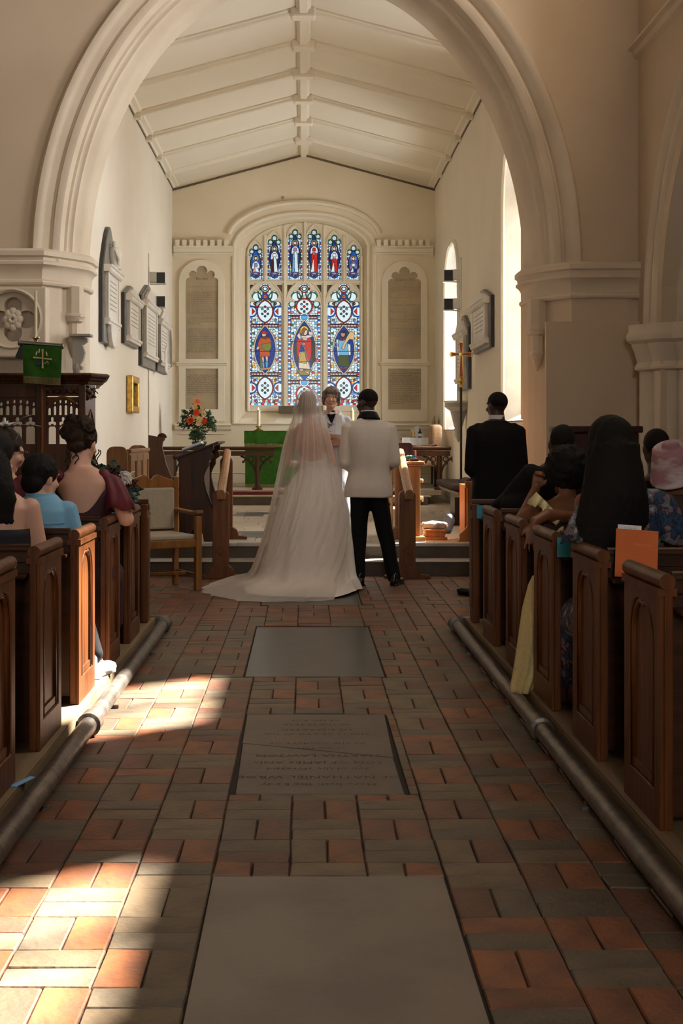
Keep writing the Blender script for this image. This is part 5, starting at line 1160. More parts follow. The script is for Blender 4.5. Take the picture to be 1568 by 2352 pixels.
# ================================================================== wall memorials, lights, picture
def monument(x, ya, yb, z0, z1, label, s, style, name='wall_monument'):
    """s=+1 on the left wall (faces +x), -1 on the right"""
    t = thing(name, label, 'memorial', (x, (ya + yb) / 2, z0)); yc = (ya + yb) / 2; w = (yb - ya) / 2; H = z1 - z0
    G = lambda u, v, d: (x + s * d, yc + u, z0 + v)
    if style == 'arch': back = [(-w, 0), (w, 0), (w, H * .60)] + [(w * k * (1.0 if abs(k) == 1 else .98), H * (.62 + .38 * (1 - abs(k) ** 1.5))) for k in (.8, .6, .4, .2, .08, 0, -.08, -.2, -.4, -.6, -.8)] + [(-w, H * .60)]
    elif style == 'narrow': back = [(-w, 0), (w, 0), (w, H * .6)] + [(w * k, H * (.6 + .4 * (1 - k * k))) for k in (.66, .33, 0, -.33, -.66)] + [(-w, H * .6)]
    else: back = [(-w, 0), (w, 0), (w, H * .82), (w * .15, H), (-w * .15, H), (-w, H * .82)]
    dp = .06 if style != 'narrow' else .05
    MB().plate(back, [], .0, dp * .75, G).build('back_slab', 'black_marble', t); MB().plate([(u * .985, v * .99 + .005) for u, v in back], [], dp * .75, dp, G).build('slate_ground', 'grey_marble', t)
    if style == 'narrow':
        return t
    a, b = (.20, .58) if style == 'arch' else (.16, .70)
    if style == 'plain': a = .13
    MB().plate([(-w * .82, H * a), (w * .82, H * a), (w * .82, H * b), (-w * .82, H * b)], [], dp, dp + .035, G).build('tablet', 'pale_marble', t, bevel=.004)
    for u in (-.84, .70): MB().plate([(w * u, H * a), (w * (u + .14), H * a), (w * (u + .14), H * b), (w * u, H * b)], [], dp + .035, dp + .05, G).build('pilaster', 'pale_marble', t, bevel=.003)
    MB().sweep([(0, 0), (.06, 0), (.08, .02), (.085, .05), (.10, .06), (.10, .085), (0, .085)], [(Vector((x + s * dp, yc + u, z0 + H * b)), Vector((s, 0, 0)), Zv) for u in (-w * .97, w * .97)]).build('cornice', 'pale_marble', t)
    MB().sweep([(0, 0), (.07, 0), (.07, -.03), (.055, -.04), (.05, -.07), (0, -.07)], [(Vector((x + s * dp, yc + u, z0 + H * a)), Vector((s, 0, 0)), Zv) for u in (-w * .9, w * .9)]).build('sill', 'pale_marble', t)
    if style == 'arch':
        MB().plate([(w * .55 * math.cos(R(k)), H * a - .06 + .9 * w * .55 * math.sin(R(k)) ) for k in range(180, 361, 20)], [], dp, dp + .06, G).build('apron', 'pale_marble', t, bevel=.01)
        m = MB(); zz_ = H * b + .085; m.lathe([(.0, zz_), (.085, zz_), (.075, zz_ + .03), (.045, zz_ + .05), (.08, zz_ + .12), (.095, zz_ + .20), (.07, zz_ + .25), (.04, zz_ + .27), (.0, zz_ + .27)], (0, 0, 0), 14, Matrix.Translation((x + s * .11, yc, z0)))
        m.ell((x + s * .11, yc - .01, z0 + zz_ + .30), (.035, .035, .045)); m.tube([(x + s * .13, yc - .08, z0 + zz_ + .22), (x + s * .17, yc - .07, z0 + zz_ + .12), (x + s * .15, yc + .02, z0 + zz_ + .04)], .022, 8)
        m.build('carved_figure', 'pale_marble', t, smooth='auto')
    else:
        MB().plate([(-w * .8, H * b + .085), (w * .8, H * b + .085), (w * .8, H * b + .085 + H * .04), (w * .3, H * .93), (-w * .3, H * .93), (-w * .8, H * b + .085 + H * .04)], [], dp, dp + .055, G).build('pediment', 'pale_marble', t, bevel=.006)
    ln = MB(); k = H * b - .09; q_ = random.Random(int(z0 * 100 + ya * 7))
    while k > H * a + .12:
        L = w * q_.uniform(.45, .62); ln.plate([(-L, k), (L, k), (L, k + .012), (-L, k + .012)], [], dp + .0345, dp + .0365, G); k -= .055
    ln.build('engraved_lines', 'engraved', t, kind='stuff'); return t
monument(XL, 15.35, 16.45, 2.48, 3.92, 'largest wall memorial, urn figure against a tall dark pointed slab', 1, 'arch')
monument(XL, 17.25, 18.55, 2.60, 3.42, 'small wall memorial with a low gable, second along the left chancel wall', 1, 'plain')
monument(XL, 19.05, 20.75, 2.40, 3.66, 'third wall memorial along the left chancel wall, with blocky white pediment', 1, 'gable')
monument(XL, 20.98, 22.5, 2.42, 3.50, 'fourth wall memorial along the left chancel wall, half hidden by its neighbour', 1, 'gable')
monument(XL, 22.75, 23.45, 2.60, 3.35, 'narrow plain dark pointed slab nearest the left far corner', 1, 'narrow')
monument(XR, 16.5, 18.1, 2.50, 3.30, 'wall memorial with black edge beside the tall right window', -1, 'gable')
t = monument(XR, 18.75, 19.9, 2.05, 3.15, 'carved grey memorial behind the gold processional cross', -1, 'gable')
MB().lathe([(.01, 1.28), (.05, 1.36), (.06, 1.5), (.12, 1.74), (.2, 1.8), (.2, 1.86)], (XR - .12, 19.35, 0), 10).build('bracket', 'bracket_grey', t, smooth='auto')
MB().lathe([(.20, 0), (.22, .03), (0, .03)], (XR - .12, 19.35, 1.86), 12).build('shelf', 'pale_marble', t, smooth='auto')
t = thing('wall_card', 'pale diamond-shaped hatchment pinned low between the left memorials', 'panel', (XL, 21.0, 2.45))
MB().plate([(-.16, -.22), (.22, -.26), (.12, .22), (-.2, .1)], [], .20, .215, lambda u, v, d: (XL + d, 20.95 + u, 2.62 + v)).build('card', 'pale_marble', t, bevel=.003)
t = thing('framed_picture', 'narrow gilt framed picture on the left chancel wall', 'picture', (XL, 18.15, 1.9)); z0, z1, ya, yb = 1.69, 2.20, 17.75, 18.5
G = lambda u, v, d: (XL + d, u, v)
MB().plate([(ya, z0), (yb, z0), (yb, z1), (ya, z1)], [[(ya + .10, z0 + .10), (yb - .10, z0 + .10), (yb - .10, z1 - .10), (ya + .10, z1 - .10)]], 0, .09, G).build('frame', 'gold_frame', t, bevel=.02)
MB().plate([(ya + .16, z0 + .06), (yb - .16, z0 + .06), (yb - .16, z1 - .06), (ya + .16, z1 - .06)], [], .015, .03, G).build('picture_panel', 'old_oak', t)
for s, x, y in ((1, XL, 20.3), (-1, XR, 20.0)):
    side = 'left' if s > 0 else 'right'
    for zz_, wh in ((3.83, 'upper'), (3.46 if s > 0 else 3.39, 'lower')):
        t = thing('floodlight', '%s black-fronted floodlight on the %s chancel wall' % (wh, side), 'spotlight', (x, y, zz_))
        MB().box(*sorted((x, x + s * .12)), y - .03, y + .06, zz_ - .07, zz_ + .09).build('mounting_box', 'white_paint', t, bevel=.005)
        MB().box(*sorted((x + s * .11, x + s * .26)), y - .02, y + .2, zz_ - .085, zz_ + .085).build('housing', 'white_paint', t, bevel=.006)
        MB().box(*sorted((x + s * .13, x + s * .26)), y - .027, y - .018, zz_ - .08, zz_ + .08).build('front', 'black_paint', t)
        MB().box(*sorted((x + s * .02, x + s * .27)), y - .035, y + .1, zz_ - .10, zz_ - .09).build('bracket', 'white_paint', t)
tag(MB().tube([(XL + .012, 20.25, 4.0), (XL + .012, 20.25, 1.0)], .012, 6).tube([(XL + .012, 20.25, 4.0), (XL + .012, 20.24, 4.2)], .009, 6).build('cable_conduit', 'white_paint', smooth='auto'), 'thin white cable conduit running down the left chancel wall', 'conduit')
tag(MB().tube([(XR - .012, 19.95, 4.1), (XR - .012, 19.95, 3.3)], .012, 6).build('cable_conduit', 'white_paint', smooth='auto'), 'short white cable conduit beside the right floodlights', 'conduit')
# ================================================================== pulpit with fall and candle
t = thing('pulpit', 'dark carved oak pulpit with pierced tracery at the left', 'pulpit', (-2.75, 11.6, 0))
def pp(px, py, Y): v = P(px, py, Y); return (v.x, v.z)
ztop = 1.915
def offs(path, d):
    out = []
    for i, p in enumerate(path):
        a = Vector(path[max(i - 1, 0)]); b = Vector(path[min(i + 1, len(path) - 1)]); pv = Vector(p); n_ = Vector((0, 0))
        if i: e = (pv - a).normalized(); n_ += Vector((e.y, -e.x))
        if i < len(path) - 1: e = (b - pv).normalized(); n_ += Vector((e.y, -e.x))
        n_.normalize(); out.append(Vector((n_.x, n_.y, 0)))
    return [(Vector((p[0], p[1], ztop)), nn, Zv) for p, nn in zip(path, out)]
pl = [(-3.35, 11.25), (-2.27, 11.25), (-1.87, 11.25), (-1.80, 11.42), (-1.955, 12.3)]
MB().sweep([(0, 0), (.09, 0), (.11, -.015), (.10, -.03), (.075, -.045), (.07, -.055), (.04, -.075), (.03, -.095), (0, -.10)], offs(pl, 0)).build('cornice', 'pulpit_oak', t, bevel=.003)
q = random.Random(8)
def frieze(pts_):
    m = MB()
    for k, (x, y, z) in enumerate(pts_):
        m.ell((x, y, z + .014 * math.sin(k * .9)), (.014, .014, .012 + .008 * q.random()), n=6, m=4)
        if k % 3 == 0: m.tube([(x - .005, y, z - .018), (x + .012, y - .012, z + .012), (x + .03, y, z - .01)], .006, 5)
    return m
frieze([(-2.22 + .33 * k / 40, 11.235, 1.765) for k in range(40)]).build('carved_frieze', 'pulpit_oak', t, smooth=True, kind='stuff'); frieze([(-1.86 + .05 * (k % 5) / 5, 11.27 + .12 * (k % 5) / 5, 1.70 + .006 * k) for k in range(16)]).build('carved_frieze', 'pulpit_oak', t, smooth=True, kind='stuff')
MB().box(-2.23, -1.89, 11.25, 11.30, 1.72, 1.815).build('frieze_board', 'pulpit_oak', t); MB().box(-3.35, -2.27, 11.25, 11.30, 1.71, 1.815).build('frieze_board', 'pulpit_oak', t)
def tracery_panel(x0, x1, n_, z_top):
    w = (x1 - x0) / n_; holes = []
    for k in range(n_):
        c = x0 + (k + .5) * w; zz_ = z_top - .045 - .035 * (2 * abs((k + .5) / n_ - .5)) ** 2
        holes.append([(c + u, z_top - .155 + v) for u, v in pointed(w * .27, max(.03, zz_ - z_top + .115), max(.05, zz_ - z_top + .135), 4)]); holes.append([(c + w * .22 * math.cos(R(a)), zz_ + .008 + .018 * math.sin(R(a))) for a in range(0, 360, 45)])
    n2 = n_ // 2; w2 = (x1 - x0) / n2
    for k in range(n2):
        c = x0 + (k + .5) * w2; holes.append([(c + u, z_top - .405 + v) for u, v in pointed(w2 * .36, .13, .15, 4)])
        tre = []
        for a in range(0, 360, 18):
            dx, dz = math.cos(R(a)), math.sin(R(a)); best = .016
            for lx, lz in ((0, .028), (.027, -.012), (-.027, -.012)):
                b = dx * lx + dz * lz; D_ = b * b - (lx * lx + lz * lz - .019 ** 2)
                if D_ > 0: best = max(best, b + math.sqrt(D_))
            tre.append((c + best * dx * w2 / .12, z_top - .215 + best * dz))
        holes.append(tre)
    MB().plate([(x0, z_top - .42), (x1, z_top - .42), (x1, z_top), (x0, z_top)], holes, 11.26, 11.295, Ff).build('tracery_panel', 'pulpit_oak', t, bevel=.003)
    for k in range(1, n_): MB().box(x0 + k * w - .004, x0 + k * w + .004, 11.245, 11.26, z_top - .165, z_top - .05).build('baluster', 'pulpit_oak', t)
    MB().box(x0, x1, 11.25, 11.27, z_top - .175, z_top - .163).build('cross_rail', 'pulpit_oak', t)
tracery_panel(-2.635, -2.30, 6, 1.71); tracery_panel(-2.97, -2.637, 6, 1.71); tracery_panel(-2.215, -1.935, 6, 1.71)
for a, b in ((-2.30, -2.215), (-1.935, -1.875)): MB().box(a, b, 11.22, 11.31, .3, 1.815).build('corner_post', 'pulpit_oak', t, bevel=.008)
MB().tube([(-2.245, 11.215, .8), (-2.245, 11.215, 1.78)], .012, 8).build('corner_shaft', 'railing_oak', t, smooth='auto')
m = MB(); m.add([(-1.875, 11.25, .3), (-1.82, 11.42, .3), (-1.82, 11.42, 1.815), (-1.875, 11.25, 1.815), (-1.905, 11.28, .3), (-1.85, 11.44, .3), (-1.85, 11.44, 1.815), (-1.905, 11.28, 1.815)], [(0, 1, 2, 3), (7, 6, 5, 4), (0, 4, 5, 1), (3, 2, 6, 7), (1, 5, 6, 2), (0, 3, 7, 4)]); m.build('side_panel', 'pulpit_oak', t)
MB().tube([(-1.862, 11.27, .9), (-1.862, 11.27, 1.48), (-1.845, 11.33, 1.60), (-1.825, 11.39, 1.48), (-1.825, 11.39, .9)], .008, 6).build('side_arch', 'railing_oak', t, smooth=True)
MB().plate([(-1.82, 11.42), (-1.85, 11.44), (-2.0, 12.3), (-1.965, 12.3)], [], .3, 1.815, lambda u, v, d: (u, v, d)).build('side_panel', 'pulpit_oak', t)
MB().box(-3.35, -1.9, 11.26, 11.30, .3, 1.292).build('lower_panel', 'pulpit_oak', t); MB().box(-3.35, -1.87, 11.24, 12.3, .0, .3).build('base', 'pulpit_oak', t, bevel=.01)
MB().sweep([(-.01, -.02), (-.02, 0), (-.01, .014), (.01, .014), (.01, -.02)], [(Vector((x, 11.255, 1.62 + .085 * (1 - ((x + 2.075) / .14) ** 2))), Yv, Zv) for x in [-2.215 + .28 * k / 12 for k in range(13)]]).build('arch_rib', 'railing_oak', t, smooth='auto')
# book rest with the green fall
t = thing('pulpit_fall', 'green velvet pulpit fall with a gold cross, hanging from a metal bar', 'banner', (-2.25, 10.9, 1.8))
YF = 10.85; a = P(44, 787, YF); b = P(144, 795, YF)
MB().tube([a, b], .020, 14).build('bar', 'chrome', t, smooth='auto')
m = MB(); m.ell(a, (.012, .025, .028)); m.ell(b, (.012, .025, .028)); m.build('bar_cap', 'cast_iron', t, smooth=True)
MB().plate([pp(38, 822, YF + .12), pp(56, 826, YF + .12), pp(60, 790, YF + .12), pp(52, 790, YF + .12)], [], YF + .05, YF + .3, Ff).build('book_rest', 'black_paint', t, bevel=.004)
c4 = [pp(53, 792, YF), pp(143, 797, YF), pp(141, 869, YF), pp(55, 864, YF)]
def fallp(u, v, d=0):
    x = c4[0][0] * (1 - u) * (1 - v) + c4[1][0] * u * (1 - v) + c4[2][0] * u * v + c4[3][0] * (1 - u) * v
    z = c4[0][1] * (1 - u) * (1 - v) + c4[1][1] * u * (1 - v) + c4[2][1] * u * v + c4[3][1] * (1 - u) * v
    return Vector((x, YF - .025 - .008 * math.sin(u * 9) * v - d, z))
m = MB(); N = 24; vs = [fallp(i / N, j / 8) for j in range(9) for i in range(N + 1)]; vs += [fallp(i / N, j / 8, -.012) for j in range(9) for i in range(N + 1)]; K = (N + 1) * 9
fs = [(j * (N + 1) + i, j * (N + 1) + i + 1, (j + 1) * (N + 1) + i + 1, (j + 1) * (N + 1) + i) for j in range(8) for i in range(N)]; fs += [tuple(k + K for k in f) for f in fs]
m.add(vs, fs); m.build('cloth', 'green_velvet', t, smooth=True)
fringe(0, 1, 0, 1.22, 1.0, t, 70, f=lambda v: fallp(v.x, v.z, .003 - v.y))
FP = lambda u, v, d: fallp(u, v, d)
def emb(pts, name, mt): MB().plate(pts, [], .004, .008, FP).build(name, mt, t)
emb([(.49, .10), (.54, .10), (.53, .40), (.54, .72), (.49, .72), (.50, .40)], 'embroidered_cross', 'gold_thread'); emb([(.27, .415), (.27, .36), (.51, .385), (.76, .385), (.76, .44), (.51, .425)], 'embroidered_cross', 'gold_thread')
for c_ in ((.36, .25, -30), (.43, .17, -20), (.62, .25, 20)):
    emb([(c_[0] + .02 * math.cos(R(k)) + .03 * math.sin(R(k)) * math.sin(R(c_[2])), c_[1] + .075 * math.sin(R(k))) for k in range(0, 360, 45)], 'embroidered_wheat', 'pale_thread')
emb([(.48, .45), (.50, .50), (.46, .60), (.34, .66), (.36, .56), (.42, .48)], 'embroidered_grapes', 'blue_thread'); emb([(.56, .57), (.63, .48), (.67, .50), (.66, .60), (.65, .60), (.655, .52), (.63, .51), (.57, .58)], 'embroidered_stem', 'pale_thread')
t = thing('pulpit_candle', 'tall cream candle in a turned brass candlestick above the pulpit', 'candle', (-2.24, 11.3, 1.85)); cc = P(82, 860, 11.35)
MB().lathe([(0, 0), (.05, 0), (.05, .012), (.02, .03), (.012, .06), (.022, .09), (.026, .11), (.012, .14), (.02, .17), (.012, .20), (.018, .24), (.012, .27), (.02, .30), (.034, .31), (.034, .32), (0, .32)], (cc.x, cc.y, ztop), 18).build('candlestick', 'brass', t, smooth='auto')
MB().lathe([(.0135, .31), (.0125, .72), (.0, .725)], (cc.x, cc.y, ztop), 12).build('wax_stick', 'wax', t, smooth='auto')
# ================================================================== dark lectern with microphone on the right
t = thing('lectern', 'dark mahogany lectern box standing at the right behind the guests', 'lectern', (2.38, 10.6, 0))
MB().box(2.08, 2.68, 10.45, 10.9, 0, 1.40).build('body', 'mahogany', t, bevel=.01); MB().box(2.05, 2.71, 10.42, 10.93, 1.40, 1.455).build('top', 'mahogany', t, bevel=.012)
t = thing('microphone', 'black microphone on a short stand on the dark lectern', 'microphone', (2.42, 10.5, 1.455))
a = Vector((2.43, 10.5, 1.455)); MB().tube([a, a + Vector((0, 0, .03)), a + Vector((-.01, 0, .05))], .012, 8).build('stand', 'black_paint', t, smooth='auto')
MB().tube([a + Vector((.01, 0, .0)), a + Vector((-.03, -.0, .05))], .017, 10).build('grip', 'black_paint', t, smooth='auto'); MB().ell(a + Vector((-.035, 0, .06)), .022).build('head', 'cast_iron', t, smooth=True)
# ================================================================== people
def hd(T, k=1.0, nose=1.0, slim=1.0):
    m = MB(); m.ell((0, -.012, .028), (.074, .095, .088), n=20, m=14); m.ell((0, .028, -.028), (.060 * slim, .066, .078), n=18, m=12); m.ell((0, .062, -.088), (.026, .024, .021))
    for s in (-1, 1):
        m.cap((s * .050 * slim, .0, -.058), (s * .012, .060, -.090), .024, .022, 10); m.ell((s * .074, -.004, -.012), (.011, .019, .031)); m.ell((s * .036, .072, -.030), (.022, .018, .018)); m.cap((s * .012, .088, .022), (s * .045, .078, .024), .008, .007, 8)
    m.cap((0, .088, .008), (0, .108 * nose, -.030), .008, .0125, 10)
    for s in (-1, 1): m.ell((s * .011, .096, -.033), .009, n=8, m=6)
    m.cap((0, .094, -.055), (0, .094, -.056), .014, .014, 10)
    m.cap((0, -.018, -.06), (0, -.035, -.165), .050 * slim, .055 * slim, 14)
    return m.xf(T @ Matrix.Scale(k, 4))
def HT(x, y, z, yaw=0, pitch=0, roll=0): return Matrix.Translation((x, y, z)) @ Matrix.Rotation(R(yaw), 4, 'Z') @ Matrix.Rotation(R(roll), 4, 'Y') @ Matrix.Rotation(R(pitch), 4, 'X')
class Torso:
    def __init__(s, rows): s.rows = rows                       # (z, cx, cy, rx, ry)
    def at(s, z):
        r = s.rows
        if z <= r[0][0]: return r[0][1:]
        for a, b in zip(r, r[1:]):
            if z <= b[0]:
                t = (z - a[0]) / (b[0] - a[0]); t = t * t * (3 - 2 * t) * .5 + t * .5; return tuple(p + (q_ - p) * t for p, q_ in zip(a[1:], b[1:]))
        return r[-1][1:]
    def loft(s, m, infl=0, z0=None, z1=None, n=28, k=16, e=2.3):
        z0 = z0 if z0 is not None else s.rows[0][0]; z1 = z1 if z1 is not None else s.rows[-1][0]; rg = []
        for i in range(k + 1):
            z = z0 + (z1 - z0) * i / k; cx, cy, rx, ry = s.at(z); ring = []
            for j in range(n):
                a = 2 * PI * j / n; c, q_ = math.cos(a), math.sin(a); ring.append(Vector((cx + (rx + infl) * math.copysign(abs(c) ** (2 / e), c), cy + (ry + infl) * math.copysign(abs(q_) ** (2 / e), q_), z)))
            rg.append(ring)
        m.rings(rg); return m
    def wrap(s, ztop, zbot, infl, n=64, k=16, e=2.3, fold=0):
        """garment shell whose upper hem height depends on the direction (angle, -90 deg = back)"""
        m = MB(); rg = []
        for i in range(k + 1):
            ring = []
            for j in range(n):
                a = 2 * PI * j / n; zt = ztop(a); z = zbot + (zt - zbot) * i / k; cx, cy, rx, ry = s.at(z); c, q_ = math.cos(a), math.sin(a); f_ = infl + fold * math.sin(9 * a + z * 6) * (1 - i / k)
                ring.append(Vector((cx + (rx + f_) * math.copysign(abs(c) ** (2 / e), c), cy + (ry + f_) * math.copysign(abs(q_) ** (2 / e), q_), z)))
            rg.append(ring)
        return m.rings(rg, caps=False)
def solid(o, th=.004): b = o.modifiers.new('cloth', 'SOLIDIFY'); b.thickness = th; b.offset = 0; return o
def hand(m, wrist, fwd, side, k=1.0, curl=25, spread=6, thumb=1):
    """palm and five separate fingers; fwd = pointing direction, side = towards the thumb"""
    f = Vector(fwd).normalized(); sd_ = Vector(side); sd_ = (sd_ - f * sd_.dot(f)).normalized(); up = f.cross(sd_); w = Vector(wrist)
    m.cap(w - f * .02, w + f * .02, .024 * k, .024 * k, 10)
    for j in range(4):
        o = sd_ * (.028 - .0185 * j) * k; m.cap(w + f * .015 * k + o * .7, w + f * .075 * k + o, .014 * k, .0125 * k, 8)
        L = (.040, .045, .042, .034)[j] * k; p = w + f * .078 * k + o; d = (f + sd_ * math.tan(R(spread)) * (1.5 - j) * .6).normalized(); a = 0
        for sg in range(3):
            a += R(curl); dd = (d * math.cos(a) - up * math.sin(a) * thumb).normalized(); q_ = p + dd * L * (1, .72, .55)[sg]; m.cap(p, q_, (.0095, .0085, .0078)[sg] * k, (.0088, .008, .0068)[sg] * k, 8); p = q_
    p = w + f * .02 * k + sd_ * .022 * k; q_ = p + (f * .6 + sd_ * .8).normalized() * .036 * k; m.cap(p, q_, .014 * k, .011 * k, 8); r_ = q_ + (f * .9 + sd_ * .25 - up * .2 * thumb).normalized() * .032 * k; m.cap(q_, r_, .011 * k, .009 * k, 8)
    return m
def arm(m, a, b, c, r=(.048, .040, .028), hk=.95, side=(0, 0, 1), curl=25, hand_on=True):
    m.chain([a, b], [r[0], r[1]]); m.chain([b, c], [r[1], r[2]]); f = Vector(c) - Vector(b)
    if hand_on: hand(m, Vector(c) + f.normalized() * .015, f, side, hk, curl)
    return m
def shoe(x, y, z, yaw, mt, pr, k=1.0, name='shoe'):
    m = MB(); T = Matrix.Translation((x, y, z)) @ Matrix.Rotation(R(yaw), 4, 'Z'); m.ell((0, .10, .035), (.046, .105, .038)); m.ell((0, -.03, .045), (.040, .060, .050)); m.box(-.034, .034, -.075, .17, 0, .02); m.cap((0, -.035, .05), (0, -.035, .095), .040, .038)
    m.v = [(a * k, b * k, max(c, 0) * k) for a, b, c in m.v]; return blob(m.xf(T), name, mt, pr, .008, 3)
def standing_legs(m, hips, knees, ankles, r=(.085, .058, .042)):
    for h, k_, a in zip(hips, knees, ankles): m.chain([h, k_, a], r); m.ell((a[0], a[1] + .05, a[2] - .03), (.035, .09, .03))
def seat_legs(m, x, y, seat=.465, r=(.078, .055, .04), feet=None, sp=.10, fz=.10):
    for s in (-1, 1):
        f_ = (feet or {}).get(s, (x + s * sp, y + .48, fz + .09)); kn = (x + s * sp, y + .44, seat + .07)
        m.chain([(x + s * sp * .9, y + .02, seat + .085), kn], r[:2]); m.chain([kn, f_], r[1:]); m.ell((f_[0], f_[1] + .06, f_[2] - .04), (.035, .09, .03))

# ------------------------------------------------ groom
t = thing('person', 'man in an ivory dinner jacket with black collar and black trousers, standing back to camera', 'person', (.60, 12.0, 0))
TG = Torso([(.80, .60, 12.0, .15, .105), (.95, .60, 12.0, .155, .11), (1.08, .605, 12.0, .15, .105), (1.30, .605, 12.0, .175, .12), (1.42, .60, 12.0, .19, .11), (1.50, .598, 12.0, .12, .08), (1.56, .595, 12.01, .06, .06)])
m = TG.loft(MB()); T = HT(.585, 12.03, 1.685, 52, -4); h_ = hd(T, 1.04); m.add(h_.v, h_.f)
m.cap((.592, 12.005, 1.50), (.588, 12.02, 1.62), .062, .058)
arm(m, (.41, 12.0, 1.42), (.385, 11.97, 1.13), (.49, 12.19, 1.06), side=(-1, 0, .5)); arm(m, (.79, 12.0, 1.42), (.82, 11.97, 1.14), (.72, 12.19, 1.07), side=(1, 0, .5))
standing_legs(m, [(.525, 12.0, .86), (.675, 12.0, .86)], [(.505, 12.02, .48), (.75, 12.02, .48)], [(.495, 11.98, .09), (.83, 12.0, .09)])
blob(m, 'body', 'skin_dark', t, .009, 3)
m = MB(); C_ = T @ Vector((0, -.014, .036)); m.ell((0, 0, 0), (.0795, .100, .088), n=22, m=14); m.xf(Matrix.Translation(C_) @ T.to_3x3().to_4x4()); m.v = [p for p in m.v]
hb = blob(m, 'hair', 'hair_black', t, .009, 2); 
TJ = Torso([(.815, .593, 11.99, .222, .150), (.90, .595, 11.99, .218, .150), (1.08, .603, 12.0, .190, .140), (1.20, .605, 12.0, .198, .145), (1.34, .605, 12.0, .212, .145), (1.43, .602, 12.0, .215, .128), (1.50, .60, 12.0, .150, .10), (1.545, .597, 12.0, .085, .080)])
m = TJ.loft(MB(), e=2.6); m.chain([(.415, 12.0, 1.425), (.378, 11.965, 1.13), (.46, 12.16, 1.065)], [.074, .062, .052]); m.chain([(.790, 12.0, 1.425), (.832, 11.965, 1.14), (.745, 12.16, 1.07)], [.074, .062, .052])
m.cap((.46, 12.0, 1.47), (.74, 12.0, 1.47), .052, .052)
j_ = blob(m, 'jacket', 'suit_ivory', t, .009, 4, wr=.009, wf=7, seed=3)
MB().tube([(.603, 11.848, z) for z in (.83, 1.0, 1.2, 1.4)], .002, 6).build('vent_seam', 'suit_ivory', t)
m = MB(); rg = []
for z, rx, ry, dy in ((1.515, .110, .100, -.01), (1.535, .108, .098, -.006), (1.59, .078, .078, 0), (1.588, .070, .070, 0), (1.53, .09, .085, 0)):
    rg.append([Vector((.597 + rx * math.cos(a), 12.01 + dy + ry * math.sin(a), z + .012 * math.sin(a) * -1)) for a in [2 * PI * k / 28 for k in range(28)]])
m.rings(rg, wrap=True, caps=False); m.build('lapel_collar', 'satin_black', t, smooth=True)
MB().lathe([(.066, 0), (.067, .045), (.061, .047), (.060, 0)], (.593, 12.015, 1.565), 26).build('shirt_collar', 'shirt_white', t, smooth='auto')
m = MB(); TL = Torso([(.78, .60, 12.0, .175, .125), (.90, .60, 12.0, .17, .12)]); TL.loft(m, 0, .80, .90); m.chain([(.52, 12.0, .84), (.508, 12.02, .48), (.498, 11.99, .085)], [.105, .080, .066]); m.chain([(.68, 12.0, .84), (.75, 12.02, .48), (.828, 12.0, .085)], [.105, .080, .066])
blob(m, 'trousers', 'suit_black', t, .011, 4, wr=.006, wf=9)
shoe(.485, 11.98, 0, 48, 'shoe_black', t); shoe(.845, 12.0, 0, -22, 'shoe_black', t)
MB().ell(T @ Vector((.078, -.002, -.030)), .005).build('earring', 'petal_white', t, smooth=True)
# ------------------------------------------------ bride
t = thing('person', 'bride in an ivory gown under a long sheer sequinned veil, her train over the bricks', 'person', (.05, 11.9, 0))
TB = Torso([(.95, .09, 11.9, .165, .12), (1.06, .09, 11.9, .118, .09), (1.20, .075, 11.9, .125, .095), (1.32, .055, 11.9, .145, .10), (1.42, .05, 11.9, .165, .085), (1.47, .05, 11.9, .10, .065), (1.52, .047, 11.9, .05, .05)])
m = TB.loft(MB()); TH = HT(.04, 11.93, 1.655, -12, -6); h_ = hd(TH, .98, slim=.9); m.add(h_.v, h_.f); m.cap((.048, 11.9, 1.46), (.045, 11.92, 1.60), .046, .046)
arm(m, (-.095, 11.9, 1.41), (-.15, 11.92, 1.13), (-.02, 12.12, 1.12), (.040, .034, .025), .85, side=(0, 0, 1)); arm(m, (.195, 11.9, 1.41), (.268, 11.90, 1.13), (.24, 12.12, 1.20), (.040, .034, .025), .85, side=(0, 0, 1))
standing_legs(m, [(.01, 11.9, .90), (.15, 11.9, .90)], [(.01, 11.92, .50), (.14, 11.92, .50)], [(.02, 11.9, .10), (.13, 11.9, .10)])
blob(m, 'body', 'skin_pale', t, .009, 3)
m = MB(); Th = TH; m.ell((0, -.02, .036), (.082, .100, .092), n=20, m=12); m.ell((0, -.095, -.04), (.065, .05, .055)); m.ell((-.03, -.10, .0), (.045, .035, .04)); m.ell((.035, -.10, -.01), (.042, .035, .04)); m.ell((0, -.07, -.07), (.05, .04, .03))
for k in range(10): m.tube([(.06 * math.cos(k), -.09 - .03 * math.sin(k * 1.7), .03 - .012 * k), (.07 * math.cos(k + .8), -.12, .0 - .009 * k), (.05 * math.cos(k + 1.6), -.11, -.05)], .013, 6)
m.xf(Th); blob(m, 'hair', 'hair_blond', t, .008, 2, wr=.006, wf=40)
solid(TB.wrap(lambda a: 1.24 - .10 * max(0, math.sin(-a)) ** 2 + .06 * max(0, math.sin(a)), 1.02, .010, fold=0).build('bodice', 'satin_ivory', t, smooth=True))
